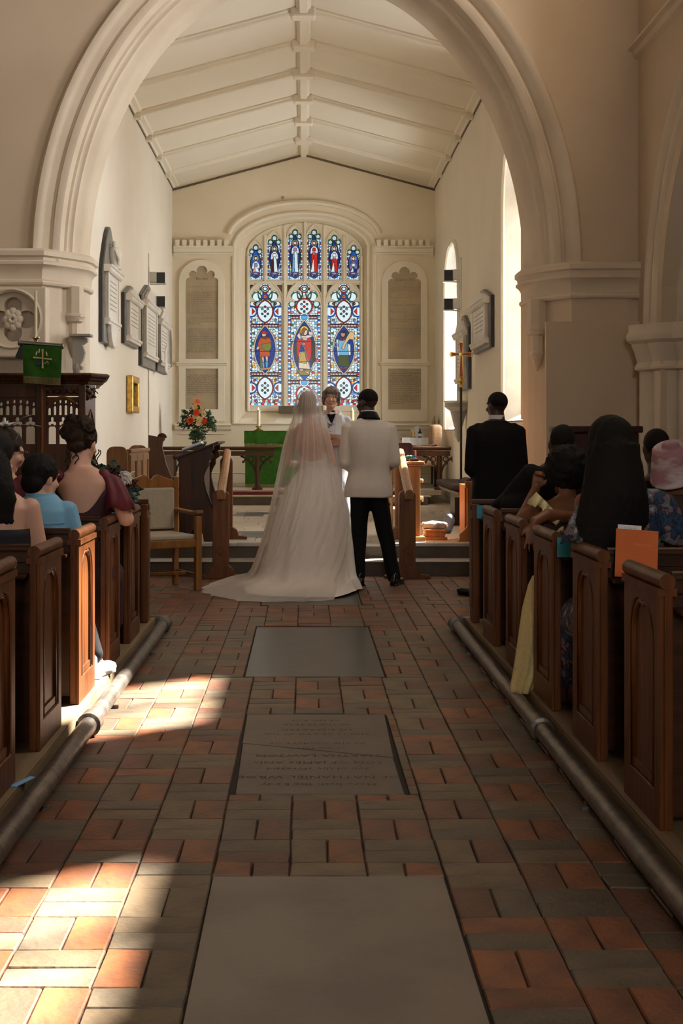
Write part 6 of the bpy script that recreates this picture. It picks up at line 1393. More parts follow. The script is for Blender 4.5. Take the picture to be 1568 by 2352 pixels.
# gown: skirt rings that run out over the floor as the train
rg = []; n_ = 160
rows = [(1.09, .09, 11.9, .125, .10, 0), (1.04, .09, 11.9, .16, .13, .004), (.95, .09, 11.9, .215, .18, .010), (.80, .065, 11.9, .29, .24, .020), (.60, .045, 11.88, .345, .29, .026), (.40, .04, 11.86, .375, .33, .030), (.20, .035, 11.84, .395, .36, .028), (.09, .03, 11.82, .415, .39, .030), (.045, .02, 11.76, .435, .47, .034), (.03, .0, 11.70, .47, .57, .03), (.014, -.02, 11.63, .52, .66, .02)]
for i, (z, cx, cy, rx, ry, f_) in enumerate(rows):
    ring = []
    for j in range(n_):
        a = 2 * PI * j / n_; w_ = math.sin(7 * a + 1.3) + .6 * math.sin(12 * a + i * .08) + .35 * math.sin(19 * a + 2); rr_ = 1 + f_ * w_ / rx * .8
        zz_ = z + (.022 * (1 + math.sin(5 * a + i)) * (math.sin(-a) > -.2) if i >= 8 else 0) * (1 if i < 10 else .3)
        x_ = cx + rx * rr_ * math.cos(a); y_ = cy + ry * rr_ * math.sin(a)
        if i >= 7: y_ = min(y_, 12.16)
        ring.append(Vector((x_, y_, zz_)))
    rg.append(ring)
sk = MB().rings(rg, caps=False).build('gown_skirt', 'satin_ivory', t, smooth=True); sb = sk.modifiers.new('s', 'SUBSURF'); sb.levels = sb.render_levels = 1
# veil: open at the front, pleated, spreading behind her
vr = [(1.800, .040, 11.92, .015, .015, .02, 0), (1.792, .040, 11.92, .06, .06, .075, .001), (1.755, .040, 11.91, .095, .095, .115, .003), (1.68, .040, 11.91, .115, .112, .150, .006), (1.58, .040, 11.91, .128, .122, .165, .009), (1.48, .045, 11.90, .155, .145, .17, .012), (1.40, .045, 11.90, .20, .18, .17, .014), (1.20, .04, 11.90, .235, .225, .19, .018), (1.0, .03, 11.90, .265, .265, .22, .020), (.75, .02, 11.90, .305, .39, .34, .024), (.50, .0, 11.88, .345, .44, .42, .026), (.30, -.01, 11.86, .40, .465, .46, .028), (.14, -.02, 11.84, .445, .48, .50, .028), (.085, -.03, 11.80, .49, .49, .60, .022), (.06, -.07, 11.72, .62, .53, .80, .03), (.014, -.14, 11.62, .76, .62, .95, .03)]
vg = []; NV = 150
for i, (z, cx, cy, rl, rr2, ry, f_) in enumerate(vr):
    ring = []
    for j in range(NV + 1):
        a = R(-205 + (230 - max(0, 1.0 - z) * 75) * j / NV); w_ = math.sin(17 * a) + .7 * math.sin(27 * a + .6 + i * .05) + .4 * math.sin(41 * a)
        rx = (rl if math.cos(a) < 0 else rr2) + f_ * w_ * .5; ry2 = ry + f_ * w_ * .5
        zz_ = z + (.018 * (1 + math.sin(6 * a + i * .7)) if i >= 13 else 0) * (1 if i < 15 else .25)
        ring.append(Vector((cx + rx * math.cos(a), cy + ry2 * math.sin(a), zz_)))
    vg.append(ring)
vm = MB().rings(vg, caps=False, closed=False); vo = vm.build('veil', 'tulle', t, smooth=True); sb = vo.modifiers.new('s', 'SUBSURF'); sb.levels = sb.render_levels = 1
m = MB(); q = random.Random(4)
for _ in range(420):
    i = q.randrange(3, len(vr) - 1); j = q.randrange(4, NV - 4); u = q.random(); p = vg[i][j].lerp(vg[i + 1][j], u); p = p + (p - Vector((vr[i][1], vr[i][2], p.z))).normalized() * .010; r_ = q.uniform(.0016, .003)
    m.add([p + Vector(v) * r_ for v in ((1, 0, 0), (-1, 0, 0), (0, 1, 0), (0, -1, 0), (0, 0, 1), (0, 0, -1))], [(0, 2, 4), (2, 1, 4), (1, 3, 4), (3, 0, 4), (2, 0, 5), (1, 2, 5), (3, 1, 5), (0, 3, 5)])
m.build('sequins', mat('sequin', (.95, .93, .9), .3).name, vo, kind='stuff')
m = MB(); m.tube([TH @ Vector(p) for p in ((-.03, -.085, .09), (0, -.095, .095), (.03, -.09, .09), (.05, -.08, .075))], .006, 6); m.build('hair_comb', 'chrome', t, smooth=True)
# ------------------------------------------------ priest
t = thing('person', 'smiling grey-haired priest in a white robe and clerical collar, facing the couple', 'person', (.29, 13.5, FC))
py_ = 13.5; px_ = .285
TP = Torso([(.35, px_, py_, .20, .15), (1.0, px_, py_, .16, .12), (1.28, px_, py_, .14, .11), (1.45, px_, py_, .155, .11), (1.55, px_, py_, .15, .09), (1.60, px_, py_, .09, .06), (1.64, px_, py_, .05, .05)])
m = TP.loft(MB()); T = HT(px_, py_ - .04, 1.762, 174, 4, -4); h_ = hd(T, .97, slim=.95); m.add(h_.v, h_.f); m.cap((px_, py_, 1.58), (px_, py_ - .02, 1.70), .048, .046)
arm(m, (.45, py_, 1.52), (.47, py_ - .05, 1.28), (.345, 13.22, 1.345), (.042, .036, .026), .85, side=(-1, 0, 0), curl=18); arm(m, (.12, py_, 1.52), (.10, py_ - .05, 1.28), (.27, 13.22, 1.30), (.042, .036, .026), .85, side=(0, 0, 1), curl=18)
standing_legs(m, [(.21, py_, .9), (.36, py_, .9)], [(.21, py_, .62), (.36, py_, .62)], [(.21, py_, .37), (.36, py_, .37)])
blob(m, 'body', 'skin_pale', t, .0062, 2)
for s in (-1, 1):
    MB().ell(T @ (Vector((s * .031, .0885, .006)) * .97), (.0115, .006, .0042), n=12, m=8).build('eye', 'eye_white', t, smooth=True); MB().ell(T @ (Vector((s * .031, .0945, .005)) * .97), (.0058, .004, .0042), n=10, m=6).build('iris', 'eye_dark', t, smooth=True)
    MB().tube([T @ (Vector(p) * .97) for p in ((s * .014, .097, .028), (s * .030, .095, .034), (s * .046, .084, .028))], .003, 6).build('eyebrow', 'hair_grey', t, smooth=True)
    MB().tube([T @ (Vector(p) * .97) for p in ((s * .018, .094, .011), (s * .031, .097, .0145), (s * .045, .086, .009))], .0026, 6).build('eyelid', 'skin_pale', t, smooth=True)
MB().tube([T @ (Vector(p) * .97) for p in ((-.030, .084, -.046), (-.016, .099, -.056), (0, .104, -.060), (.016, .099, -.056), (.030, .084, -.046))], [.0015, .003, .0038, .003, .0015], 8).build('teeth', 'teeth', t, smooth=True)
MB().tube([T @ (Vector(p) * .97) for p in ((-.032, .083, -.045), (-.016, .099, -.0505), (0, .105, -.053), (.016, .099, -.0505), (.032, .083, -.045))], [.001, .0026, .003, .0026, .001], 6).build('lip', 'lip', t, smooth=True)
MB().tube([T @ (Vector(p) * .97) for p in ((-.032, .083, -.046), (-.016, .098, -.062), (0, .103, -.067), (.016, .098, -.062), (.032, .083, -.046))], [.001, .003, .004, .003, .001], 6).build('lip', 'lip', t, smooth=True)
m = MB(); m.ell((0, -.018, .042), (.088, .103, .088), n=20, m=12)
for s in (-1, 1): m.cap((s * .074, .02, .05), (s * .083, .01, -.03), .024, .018); m.cap((s * .06, -.05, .0), (s * .07, -.04, -.05), .035, .025)
m.cap((-.055, .070, .068), (.045, .080, .062), .022, .022); m.cap((-.03, .082, .058), (.05, .078, .055), .016, .014); m.ell((0, -.07, -.02), (.07, .05, .06))
m.xf(T); blob(m, 'hair', 'hair_grey', t, .0065, 2, wr=.004, wf=60)
TA = Torso([(.315, px_, py_, .30, .22), (.60, px_, py_, .265, .20), (1.0, px_, py_, .215, .165), (1.28, px_, py_, .18, .14), (1.45, px_, py_, .185, .13), (1.55, px_, py_, .175, .105), (1.60, px_, py_, .11, .075)])
m = TA.loft(MB()); m.chain([(.44, py_, 1.52), (.48, py_ - .05, 1.27), (.375, 13.28, 1.33)], [.062, .070, .065]); m.chain([(.13, py_, 1.52), (.095, py_ - .05, 1.27), (.20, 13.28, 1.29)], [.062, .070, .062]); m.cap((.39, 13.27, 1.30), (.40, 13.30, 1.14), .055, .05); m.cap((.19, 13.28, 1.27), (.18, 13.3, 1.12), .055, .05)
blob(m, 'alb', 'alb_white', t, .010, 4, wr=.014, wf=8)
m = MB(); m.tube([(px_ + .085 * math.cos(a), py_ + .0 + .07 * math.sin(a), 1.60 + .018 * math.sin(a)) for a in [R(-65 + 30 * k) for k in range(10)]], [.022, .026, .030, .032, .034, .034, .034, .032, .026, .022], 10); m.ell((px_, py_ + .12, 1.52), (.09, .05, .10)); m.cap((px_ + .075, py_ - .05, 1.595), (px_ + .02, py_ - .125, 1.50), .022, .016); m.cap((px_ - .075, py_ - .05, 1.595), (px_ - .02, py_ - .125, 1.50), .022, .016)
blob(m, 'hood', 'alb_white', t, .008, 3, wr=.006, wf=14)
MB().lathe([(.050, 0), (.052, .05), (.047, .052), (.046, 0)], (px_, py_ - .012, 1.585), 24).build('black_shirt', 'suit_black', t, smooth='auto'); MB().plate([(px_ - .045, 1.60), (px_, 1.49), (px_ + .045, 1.60)], [], py_ - .118, py_ - .06, Ff).build('shirt_front', 'suit_black', t)
MB().box(px_ - .017, px_ + .017, py_ - .125, py_ - .05, 1.595, 1.62).build('collar_tab', 'shirt_white', t, bevel=.003)
for s in (-1, 1):
    m = MB(); rg = []
    for z in (1.585, 1.55, 1.45, 1.3, 1.1, .9, .7): cx, cy, rx, ry = TA.at(z); u = px_ + s * (.075 if z < 1.56 else .07); th = -math.acos(max(-1, min(1, (u - px_) / rx))); yy = cy + (ry + .018) * math.sin(th); rg.append([Vector((u - .033, yy, z)), Vector((u + .033, yy, z)), Vector((u + .033, yy + .008, z)), Vector((u - .033, yy + .008, z))])
    m.rings(rg).build('stole', 'stole_white', t, smooth='auto')
m = MB(); m.tube([(px_ - .03, py_ - .135, 1.50), (px_ - .005, py_ - .15, 1.48), (px_ + .01, py_ - .14, 1.51)], .0035, 6); m.tube([(px_ - .03, py_ - .14, 1.46), (px_ - .02, py_ - .14, 1.49), (px_, py_ - .14, 1.48)], .003, 6); m.build('clip_microphone', 'black_paint', t, smooth=True)
t = thing('service_book', 'open white service book held up by the priest', 'book', (.31, 13.16, 1.37)); T = Matrix.Translation((.315, 13.15, 1.365)) @ Matrix.Rotation(R(8), 4, 'Y') @ Matrix.Rotation(R(-22), 4, 'X')
MB().box(-.104, .104, .070, .080, -.003, .010, T).build('cover_edge', 'suit_black', t)
MB().box(-.10, .10, -.075, .075, 0, .006, T).build('cover', 'paper', t, bevel=.002); MB().box(-.094, -.002, -.07, .07, .006, .016, T).build('pages', 'paper', t, bevel=.003); MB().box(.002, .094, -.07, .07, .006, .016, T).build('pages', 'paper', t, bevel=.003)
# ------------------------------------------------ best man
t = thing('person', 'bald man in a black suit standing alone right of the couple', 'person', (1.65, 11.2, 0)); X0 = 1.65; Y0_ = 11.2
TM = Torso([(.80, X0, Y0_, .15, .11), (1.05, X0, Y0_, .15, .11), (1.30, X0, Y0_, .18, .12), (1.40, X0, Y0_, .185, .11), (1.47, X0, Y0_, .12, .08), (1.52, X0, Y0_, .06, .06)])
m = TM.loft(MB()); T = HT(X0 + .01, Y0_ + .03, 1.635, 32, -2); h_ = hd(T, 1.02); m.add(h_.v, h_.f); m.cap((X0, Y0_, 1.46), (X0 + .005, Y0_ + .015, 1.58), .062, .058)
for s in (-1, 1): arm(m, (X0 + s * .19, Y0_, 1.39), (X0 + s * .225, Y0_ - .02, 1.09), (X0 + s * .09, Y0_ + .17, .98), side=(s, 0, 0))
standing_legs(m, [(X0 - .08, Y0_, .86), (X0 + .08, Y0_, .86)], [(X0 - .13, Y0_, .48), (X0 + .13, Y0_, .48)], [(X0 - .17, Y0_, .09), (X0 + .17, Y0_, .09)])
blob(m, 'body', 'skin_dark', t, .009, 3)
m = MB().ell((0, 0, 0), (.0785, .099, .087), n=22, m=14); m.xf(Matrix.Translation(T @ Vector((0, -.014, .034))) @ T.to_3x3().to_4x4()); blob(m, 'hair', 'hair_black', t, .009, 2)
TJ = Torso([(.78, X0, Y0_, .215, .15), (1.0, X0, Y0_, .20, .145), (1.20, X0, Y0_, .205, .145), (1.33, X0, Y0_, .215, .14), (1.41, X0, Y0_, .21, .125), (1.475, X0, Y0_, .14, .095), (1.51, X0, Y0_, .085, .08)])
m = TJ.loft(MB(), e=2.6)
for s in (-1, 1): m.chain([(X0 + s * .19, Y0_, 1.395), (X0 + s * .222, Y0_ - .03, 1.09), (X0 + s * .12, Y0_ + .14, 1.0)], [.074, .062, .052])
m.cap((X0 - .15, Y0_, 1.44), (X0 + .15, Y0_, 1.44), .050, .050); blob(m, 'jacket', 'suit_black', t, .010, 4, wr=.008, wf=7)
MB().lathe([(.069, 0), (.068, .045), (.062, .047), (.061, 0)], (X0 + .003, Y0_ + .01, 1.508), 26).build('shirt_collar', 'shirt_white', t, smooth='auto')
m = MB(); m.cap((X0 - .06, Y0_, .80), (X0 + .06, Y0_, .80), .12, .12)
for s in (-1, 1): m.chain([(X0 + s * .08, Y0_, .82), (X0 + s * .13, Y0_, .48), (X0 + s * .17, Y0_, .09)], [.10, .078, .066])
blob(m, 'trousers', 'suit_black', t, .012, 3); shoe(X0 - .19, Y0_, 0, 38, 'shoe_black', t); shoe(X0 + .19, Y0_, 0, -20, 'shoe_black', t)

# ------------------------------------------------ seated guests
def seated(x, y, hs, shw, lean=(0, 0)):
    lx, ly = lean; f = lambda z: (x + lx * (z - .5) / (hs - .5), y + ly * (z - .5) / (hs - .5)); rows = []
    for z, rx, ry in ((.48, .165, .125), (.60, .165, .13), (.74, .135, .105), (.88, .145, .105), (hs - .12, shw * .86, .105), (hs - .05, shw * .98, .095), (hs - .005, shw * .70, .075), (hs + .03, .065, .055)): c = f(z); rows.append((z, c[0], c[1], rx, ry))
    return Torso(rows)
def lap_skirt(x, y, mt, pr, name='skirt'):
    m = MB(); m.ell((x, y, .60), (.20, .17, .15))
    for s in (-1, 1): m.cap((x + s * .075, y + .02, .56), (x + s * .09, y + .46, .545), .115, .095); m.cap((x + s * .09, y + .46, .54), (x + s * .09, y + .50, .26), .095, .085)
    m.cap((x, y + .05, .56), (x, y + .46, .545), .10, .09); return blob(m, name, mt, pr, .013, 3)
# woman in burgundy
t = thing('person', 'woman with curly brown updo and burgundy flutter-sleeve dress, elbow on the pew', 'person', (-1.27, 7.45, .10)); x, y, hs = -1.265, 7.43, 1.17
TT = seated(x, y, hs, .175, (.015, .0)); m = TT.loft(MB()); T = HT(-1.265, 7.48, 1.335, -20, -12); h_ = hd(T, 1.0, slim=.9); m.add(h_.v, h_.f); m.cap((x + .01, y, hs - .02), (x + .005, y + .03, hs + .10), .052, .048)
arm(m, (x + .165, y, hs - .06), (-1.015, 7.47, .905), (-1.09, 7.74, .985), (.050, .048, .03), .85, side=(0, 0, 1)); arm(m, (x - .15, y, hs - .06), (x - .22, y + .02, .90), (x - .10, y + .25, .80), (.048, .043, .03), .85)
seat_legs(m, x, y); blob(m, 'body', 'skin_pale', t, .009, 3)
lap_skirt(x, y, 'burgundy_dark', t)
solid(TT.wrap(lambda a: (hs - .035) - .19 * max(0, math.sin(-a)) ** 3 - .02 * abs(math.cos(a)), .50, .012, fold=.002).build('dress', 'burgundy_dark', t, smooth=True), .006)
for s in (-1, 1):      # flutter sleeves
    rg = []
    for i, (z, ox, rr_) in enumerate(((hs - .005, .11, .035), (hs - .03, .145, .060), (hs - .09, .165, .075), (hs - .15, .178, .088), (hs - .205, .188, .098))):
        rg.append([Vector((x + .01 + s * ox + (rr_ + .010 * i * .35 * math.sin(7 * a)) * math.cos(a), y + (rr_ * .95 + .010 * i * .35 * math.sin(7 * a)) * math.sin(a), z - .012 * math.sin(5 * a) * (i > 3))) for a in [2 * PI * k / 48 for k in range(48)]])
    o = MB().rings(rg, caps=False).build('flutter_sleeve', 'burgundy', t, smooth=True); solid(o, .004)
m = MB().cap((x - .02, y - .035, hs - .02), (x - .12, y - .03, hs - .02), .03, .03)
m = MB(); m.cap((x - .12, y - .05, hs - .02), (x - .15, y + .02, hs - .10), .038, .05); m.cap((x + .13, y - .02, hs - .012), (x + .165, y, hs - .08), .035, .058)
blob(m, 'shoulder_yoke', 'burgundy', t, .010, 3)['kind'] = 'stuff'
m = MB(); m.ell((0, -.018, .036), (.086, .102, .095), n=20, m=12); m.ell((0, -.05, .10), (.060, .06, .045)); m.ell((0, -.10, .03), (.065, .045, .065)); m.ell((.01, -.09, -.035), (.055, .04, .035)); q = random.Random(5)
for k in range(46):
    a = q.uniform(0, 2 * PI); b = q.uniform(-.5, 1.2); c = Vector((.078 * math.cos(a) * math.cos(b * .7), -.05 - abs(.075 * math.sin(a)), .045 + .08 * math.sin(b))); r_ = q.uniform(.014, .026); nz = Vector((q.uniform(-1, 1), q.uniform(-1, 1), q.uniform(-1, 1))).normalized(); u = nz.orthogonal().normalized(); w_ = nz.cross(u)
    m.tube([c + (u * math.cos(j * .9) + w_ * math.sin(j * .9)) * r_ + nz * j * .003 for j in range(8)], .0085, 6)
m.xf(T); blob(m, 'hair', 'hair_brown', t, .0065, 1, wr=.004, wf=60)
m = MB()
for sx, y0, L in ((-.03, -.10, .10), (-.015, -.10, .14), (.015, -.10, .08), (.085, .03, .13), (.088, .045, .16), (.03, -.095, .11)):
    m.tube([T @ Vector((sx + .010 * math.sin(k * 1.1), y0 + .008 * math.cos(k * 1.1), -.03 - L * k / 10)) for k in range(11)], .0032, 6)
m.build('loose_curls', 'hair_brown', t, smooth=True); MB().ell(T @ Vector((.079, .0, -.048)), (.004, .004, .012)).build('earring', 'brass', t, smooth=True)
# bouquet before her
t = thing('bouquet', 'bouquet of dark leaves, maroon and feathery white flowers beside the woman in burgundy', 'bouquet', (-1.16, 7.72, 1.0)); b0 = P(285, 1100, 7.75)
leafcloud('leaves', 'foliage_blue', t, [(P(238, 1078, 7.8), .04), (P(262, 1085, 7.8), .05), (P(300, 1130, 7.75), .04), (P(292, 1142, 7.75), .035), (P(222, 1076, 7.8), .03)], 220, .05, 6)
leafcloud('maroon_petals', 'petal_maroon', t, [(P(262, 1085, 7.75), .035), (P(275, 1092, 7.75), .03), (P(303, 1112, 7.75), .02)], 160, .03, 8)
m = MB(); q = random.Random(6)
for k in range(70):
    a = P(283, 1094, 7.72) + Vector((q.gauss(0, .01), q.gauss(0, .02), q.gauss(0, .012))); d = Vector((q.uniform(-.2, 1), q.uniform(-.4, .2), q.uniform(-.9, .35))).normalized() * q.uniform(.03, .065); m.tube([a, a + d * .5 + Vector((0, 0, .004)), a + d], [.005, .006, .003], 5)
m.build('white_plumes', 'petal_white', t, smooth=True, kind='stuff')
# boy in blue
t = thing('person', 'dark-haired boy in a light blue shirt sitting in a left pew', 'person', (-1.34, 6.6, .10)); x, y, hs = -1.335, 6.62, 1.045
TT = seated(x, y, hs, .155); m = TT.loft(MB()); T = HT(-1.335, 6.66, 1.165, -38, -8); h_ = hd(T, .95); m.add(h_.v, h_.f); m.cap((x, y, hs - .02), (x, y + .03, hs + .08), .048, .045)
arm(m, (x + .145, y, hs - .06), (x + .20, y, .80), (x + .12, y + .24, .76), (.045, .038, .027), .8); arm(m, (x - .145, y, hs - .06), (x - .20, y, .80), (x - .12, y + .24, .76), (.045, .038, .027), .8)
seat_legs(m, x, y, feet={1: (-1.115, 6.97, .20)}); blob(m, 'body', 'skin_pale', t, .009, 3)
m = MB(); TT.loft(m, .012, .48, hs + .03)
for s in (-1, 1): m.chain([(x + s * .14, y, hs - .055), (x + s * .20, y, .80), (x + s * .14, y + .2, .77)], [.062, .052, .042])
blob(m, 'shirt', 'shirt_blue', t, .009, 3, wr=.012, wf=9, seed=2)
MB().sweep([(0, 0), (.012, .0), (.020, -.045), (.010, -.05), (.0, -.01)], [(Vector((x + .062 * math.cos(a), y + .012 + .058 * math.sin(a), hs + .042)), Vector((math.cos(a), math.sin(a), 0)), Zv) for a in [2 * PI * k / 28 for k in range(29)]]).build('shirt_collar', 'shirt_blue', t, smooth='auto')
MB().tube([(x + .155 * math.cos(a), y - .004 + .118 * math.sin(a), hs - .105) for a in [R(-150 + 12 * k) for k in range(11)]], .0022, 5).build('yoke_seam', 'shirt_blue', t)
m = MB(); m.ell((0, -.018, .034), (.084, .104, .095), n=20, m=12); m.ell((0, -.06, -.03), (.070, .055, .065)); q = random.Random(2)
for k in range(60): a = q.uniform(0, 6.28); e = q.uniform(-.2, 1.3); p = Vector((.082 * math.cos(a) * math.cos(e), -.018 + .10 * math.sin(a) * math.cos(e), .034 + .095 * math.sin(e))); m.cap(p * .96, p * 1.05 + Vector((q.uniform(-.01, .01), q.uniform(-.01, .01), -.008)), .010, .006, 6)
m.xf(T @ Matrix.Scale(.97, 4)); blob(m, 'hair', 'hair_black', t, .0075, 1)
m = MB(); seat_legs(m, x, y, r=(.09, .066, .052), feet={1: (-1.115, 6.95, .22)}); blob(m, 'trousers', 'suit_black', t, .012, 3)
sh = shoe(-1.105, 6.90, .102, -24, 'trainer_white', t, .98, 'trainer'); m = MB()
for k in range(4): m.tube([(-1.13 + .01 * k, 6.975 + .018 * k, .182 - .006 * k), (-1.09 + .01 * k, 6.96 + .018 * k, .184 - .006 * k)], .003, 5)
m.build('laces', 'petal_white', sh, smooth=True)
MB().box(-1.155, -1.065, 6.84, 7.02, .101, .104).build('sole_edge', 'cushion_grey', sh)
# dark-haired woman, bare shoulders
t = thing('person', 'woman with long black hair and bare shoulders in a black strapless top, left foreground', 'person', (-1.36, 5.75, .10)); x, y, hs = -1.355, 5.74, 1.115
TT = seated(x, y, hs, .170); m = TT.loft(MB()); T = HT(-1.375, 5.78, 1.28, -25, -10); h_ = hd(T, 1.0, slim=.9); m.add(h_.v, h_.f); m.cap((x, y, hs - .02), (x - .01, y + .03, hs + .09), .048, .045)
for s in (-1, 1): arm(m, (x + s * .155, y, hs - .055), (x + s * .195, y + .03, .84), (x + s * .08, y + .26, .76), (.047, .040, .028), .85)
seat_legs(m, x, y); blob(m, 'body', 'skin_pale', t, .009, 3)
lap_skirt(x, y, 'dress_black', t)
solid(TT.wrap(lambda a: .972, .50, .012).build('strapless_top', 'dress_black', t, smooth=True), .006)
def longhair(T, zend, w0, w1, mt, pr, seed, back=-.10, cnt=160, cx=0):
    m = MB(); m.ell((0, -.022, .036), (.092, .112, .098), n=20, m=12); m.xf(T); c0 = T @ Vector((0, -.05, .07)); L = c0.z - zend; rg = []
    for k in range(9):
        u = k / 8; z = c0.z - L * u; w_ = (w0 * .9 + (w1 - w0 * .9) * min(1, u * 1.15) ** 1.3) * min(1, .6 + u * 2.6); d_ = (.075 * (1 - u) + .035) * min(1, .6 + u * 3); q0 = c0.y + back * min(1, u * 1.7) * .9
        if u > .85: w_ *= .72
        rg.append([Vector((c0.x + cx * u + w_ * math.cos(a), q0 + d_ * math.sin(a), z)) for a in [2 * PI * j / 20 for j in range(20)]])
    m.rings(rg); q_ = random.Random(seed); e_ = MB().ell((0, -.085, -.01), (w0 * .98, .06, .13)); e_.xf(T); m.add(e_.v, e_.f)
    for _ in range(cnt):
        a = R(q_.uniform(-185, 5)); u0 = q_.uniform(.12, .5); ext = q_.uniform(0, .13); pts = []
        for j in range(5):
            u = u0 + (1.0 + ext - u0) * j / 4; z = c0.z - L * u; w_ = w0 * .9 + (w1 - w0 * .9) * min(1, u * 1.15) ** 1.3; d_ = .075 * max(0, 1 - u) + .035; q0 = c0.y + back * min(1, u * 1.7) * .9
            if u > .85: w_ *= .8
            pts.append(Vector((c0.x + cx * u + (w_ + .004 + .008 * math.sin(j * 1.9 + _)) * math.cos(a + .05 * math.sin(j + _)), q0 + (d_ + .002) * math.sin(a), z)))
        m.tube(pts, [.008, .011, .011, .009, .004], 5)
    return blob(m, 'hair', mt, pr, .0075, 1)
longhair(T, 1.035, .085, .115, 'hair_black', t, 3, cx=.03)
# woman with glasses
t = thing('person', 'brown-haired woman in glasses in profile at the left photo edge', 'person', (-1.68, 7.3, .10)); x, y, hs = -1.72, 7.30, 1.14
TT = seated(x, y, hs, .165, (.02, .02)); m = TT.loft(MB()); T = HT(-1.668, 7.34, 1.29, -62, -14); h_ = hd(T, 1.0, slim=.92); m.add(h_.v, h_.f); m.cap((x + .02, y, hs - .02), (x + .04, y + .02, hs + .09), .046, .044)
for s in (-1, 1): arm(m, (x + s * .155, y, hs - .055), (x + s * .20, y + .03, .86), (x + s * .06, y + .26, .80), (.045, .040, .028), .85)
seat_legs(m, x, y); blob(m, 'body', 'skin_pale', t, .0085, 3)
m = MB(); TT.loft(m, .012, .48, hs - .01); 
for s in (-1, 1): m.chain([(x + s * .15, y, hs - .045), (x + s * .20, y + .02, .88)], [.062, .056])
lap_skirt(x, y, 'burgundy', t); blob(m, 'dress', 'burgundy', t, .011, 3, wr=.01, wf=9)
m = MB(); m.ell((0, -.022, .040), (.086, .104, .092), n=18, m=12); m.ell((0, -.085, -.03), (.07, .05, .06))
for s in (-1, 1): m.cap((s * .074, .02, .04), (s * .078, -.01, -.03), .022, .016)
m.xf(T); blob(m, 'hair', 'hair_brown', t, .0075, 1, wr=.008, wf=40)
g = MB()
for s in (-1, 1): g.tube([T @ Vector((s * .034 + .026 * math.cos(a), .106 - .010 * math.cos(a) * s, .004 + .020 * math.sin(a))) for a in [2 * PI * k / 20 for k in range(21)]], .0028, 6); g.tube([T @ Vector(p) for p in ((s * .060, .096, .010), (s * .082, .05, .012), (s * .084, -.01, .008))], .0028, 6)
g.tube([T @ Vector(p) for p in ((-.010, .110, .010), (0, .113, .013), (.010, .110, .010))], .0024, 6); g.build('glasses', 'glasses_black', t, smooth=True)
t = thing('fascinator', 'white-petalled fascinator with green leaf and looping quills on the woman in glasses', 'headpiece', T @ Vector((0, -.02, .14))); f0 = P(12, 978, 7.32)
m = MB()
for dx, dz, r_ in ((-.012, .018, .0), (.0, .03, .4), (.014, .02, .9), (.04, .012, 1.3), (-.03, .01, -.7)): m.tube([f0, f0 + Vector((dx * .6, -.01, dz * .7)), f0 + Vector((dx * 1.3, -.005, dz * 1.5))], [.004, .009, .001], 6)
m.build('petals', 'petal_white', t, smooth=True); MB().ell(f0 + Vector((.008, -.01, -.0)), (.016, .012, .011)).build('leaf', 'foliage_blue', t, smooth=True)
m = MB(); m.tube([f0, P(35, 972, 7.3), P(55, 958, 7.3), P(72, 953, 7.3)], .0016, 5); m.tube([f0, P(45, 975, 7.3), P(75, 976, 7.3), P(95, 979, 7.3)], .0016, 5); m.tube([f0, P(32, 985, 7.3), P(42, 998, 7.3), P(38, 1008, 7.3), P(28, 1005, 7.3)], .0022, 5); m.build('quills', 'cushion_grey', t, smooth=True)
# leaning man in black, right
t = thing('person', 'bald man in black leaning with one arm along the front right pew', 'person', (1.62, 8.22, .10)); x, y, hs = 1.60, 8.22, 1.175
TT = seated(x, y, hs, .185, (-.02, .02)); m = TT.loft(MB()); T = HT(1.635, 8.27, 1.325, -10, -12, 6); h_ = hd(T, 1.03); m.add(h_.v, h_.f); m.cap((x - .02, y + .02, hs - .02), (x + .02, y + .04, hs + .09), .062, .058)
arm(m, (x - .19, y, hs - .05), (1.33, 8.30, 1.01), (1.27, 8.50, .90), hk=.9); arm(m, (x + .16, y, hs - .05), (x + .22, y, .86), (x + .12, y + .25, .80))
seat_legs(m, x, y); blob(m, 'body', 'skin_dark', t, .010, 3)
m = MB(); TT.loft(m, .022, .48, hs + .01); m.chain([(x - .17, y, hs - .045), (1.335, 8.29, 1.00), (1.27, 8.48, .92)], [.078, .072, .052]); m.chain([(x + .16, y, hs - .045), (x + .22, y, .86), (x + .14, y + .2, .81)], [.078, .064, .05]); m.chain([(x - .05, y, .98), (1.32, y + .02, .93)], [.13, .08])
blob(m, 'jacket', 'suit_black', t, .012, 4, wr=.008, wf=8)
m = MB().ell((0, -.014, .034), (.081, .102, .090), n=18, m=10); m.xf(T); blob(m, 'hair', 'hair_black', t, .010, 1)
m = MB(); seat_legs(m, x, y, r=(.09, .07, .055)); blob(m, 'trousers', 'suit_black', t, .013, 3)
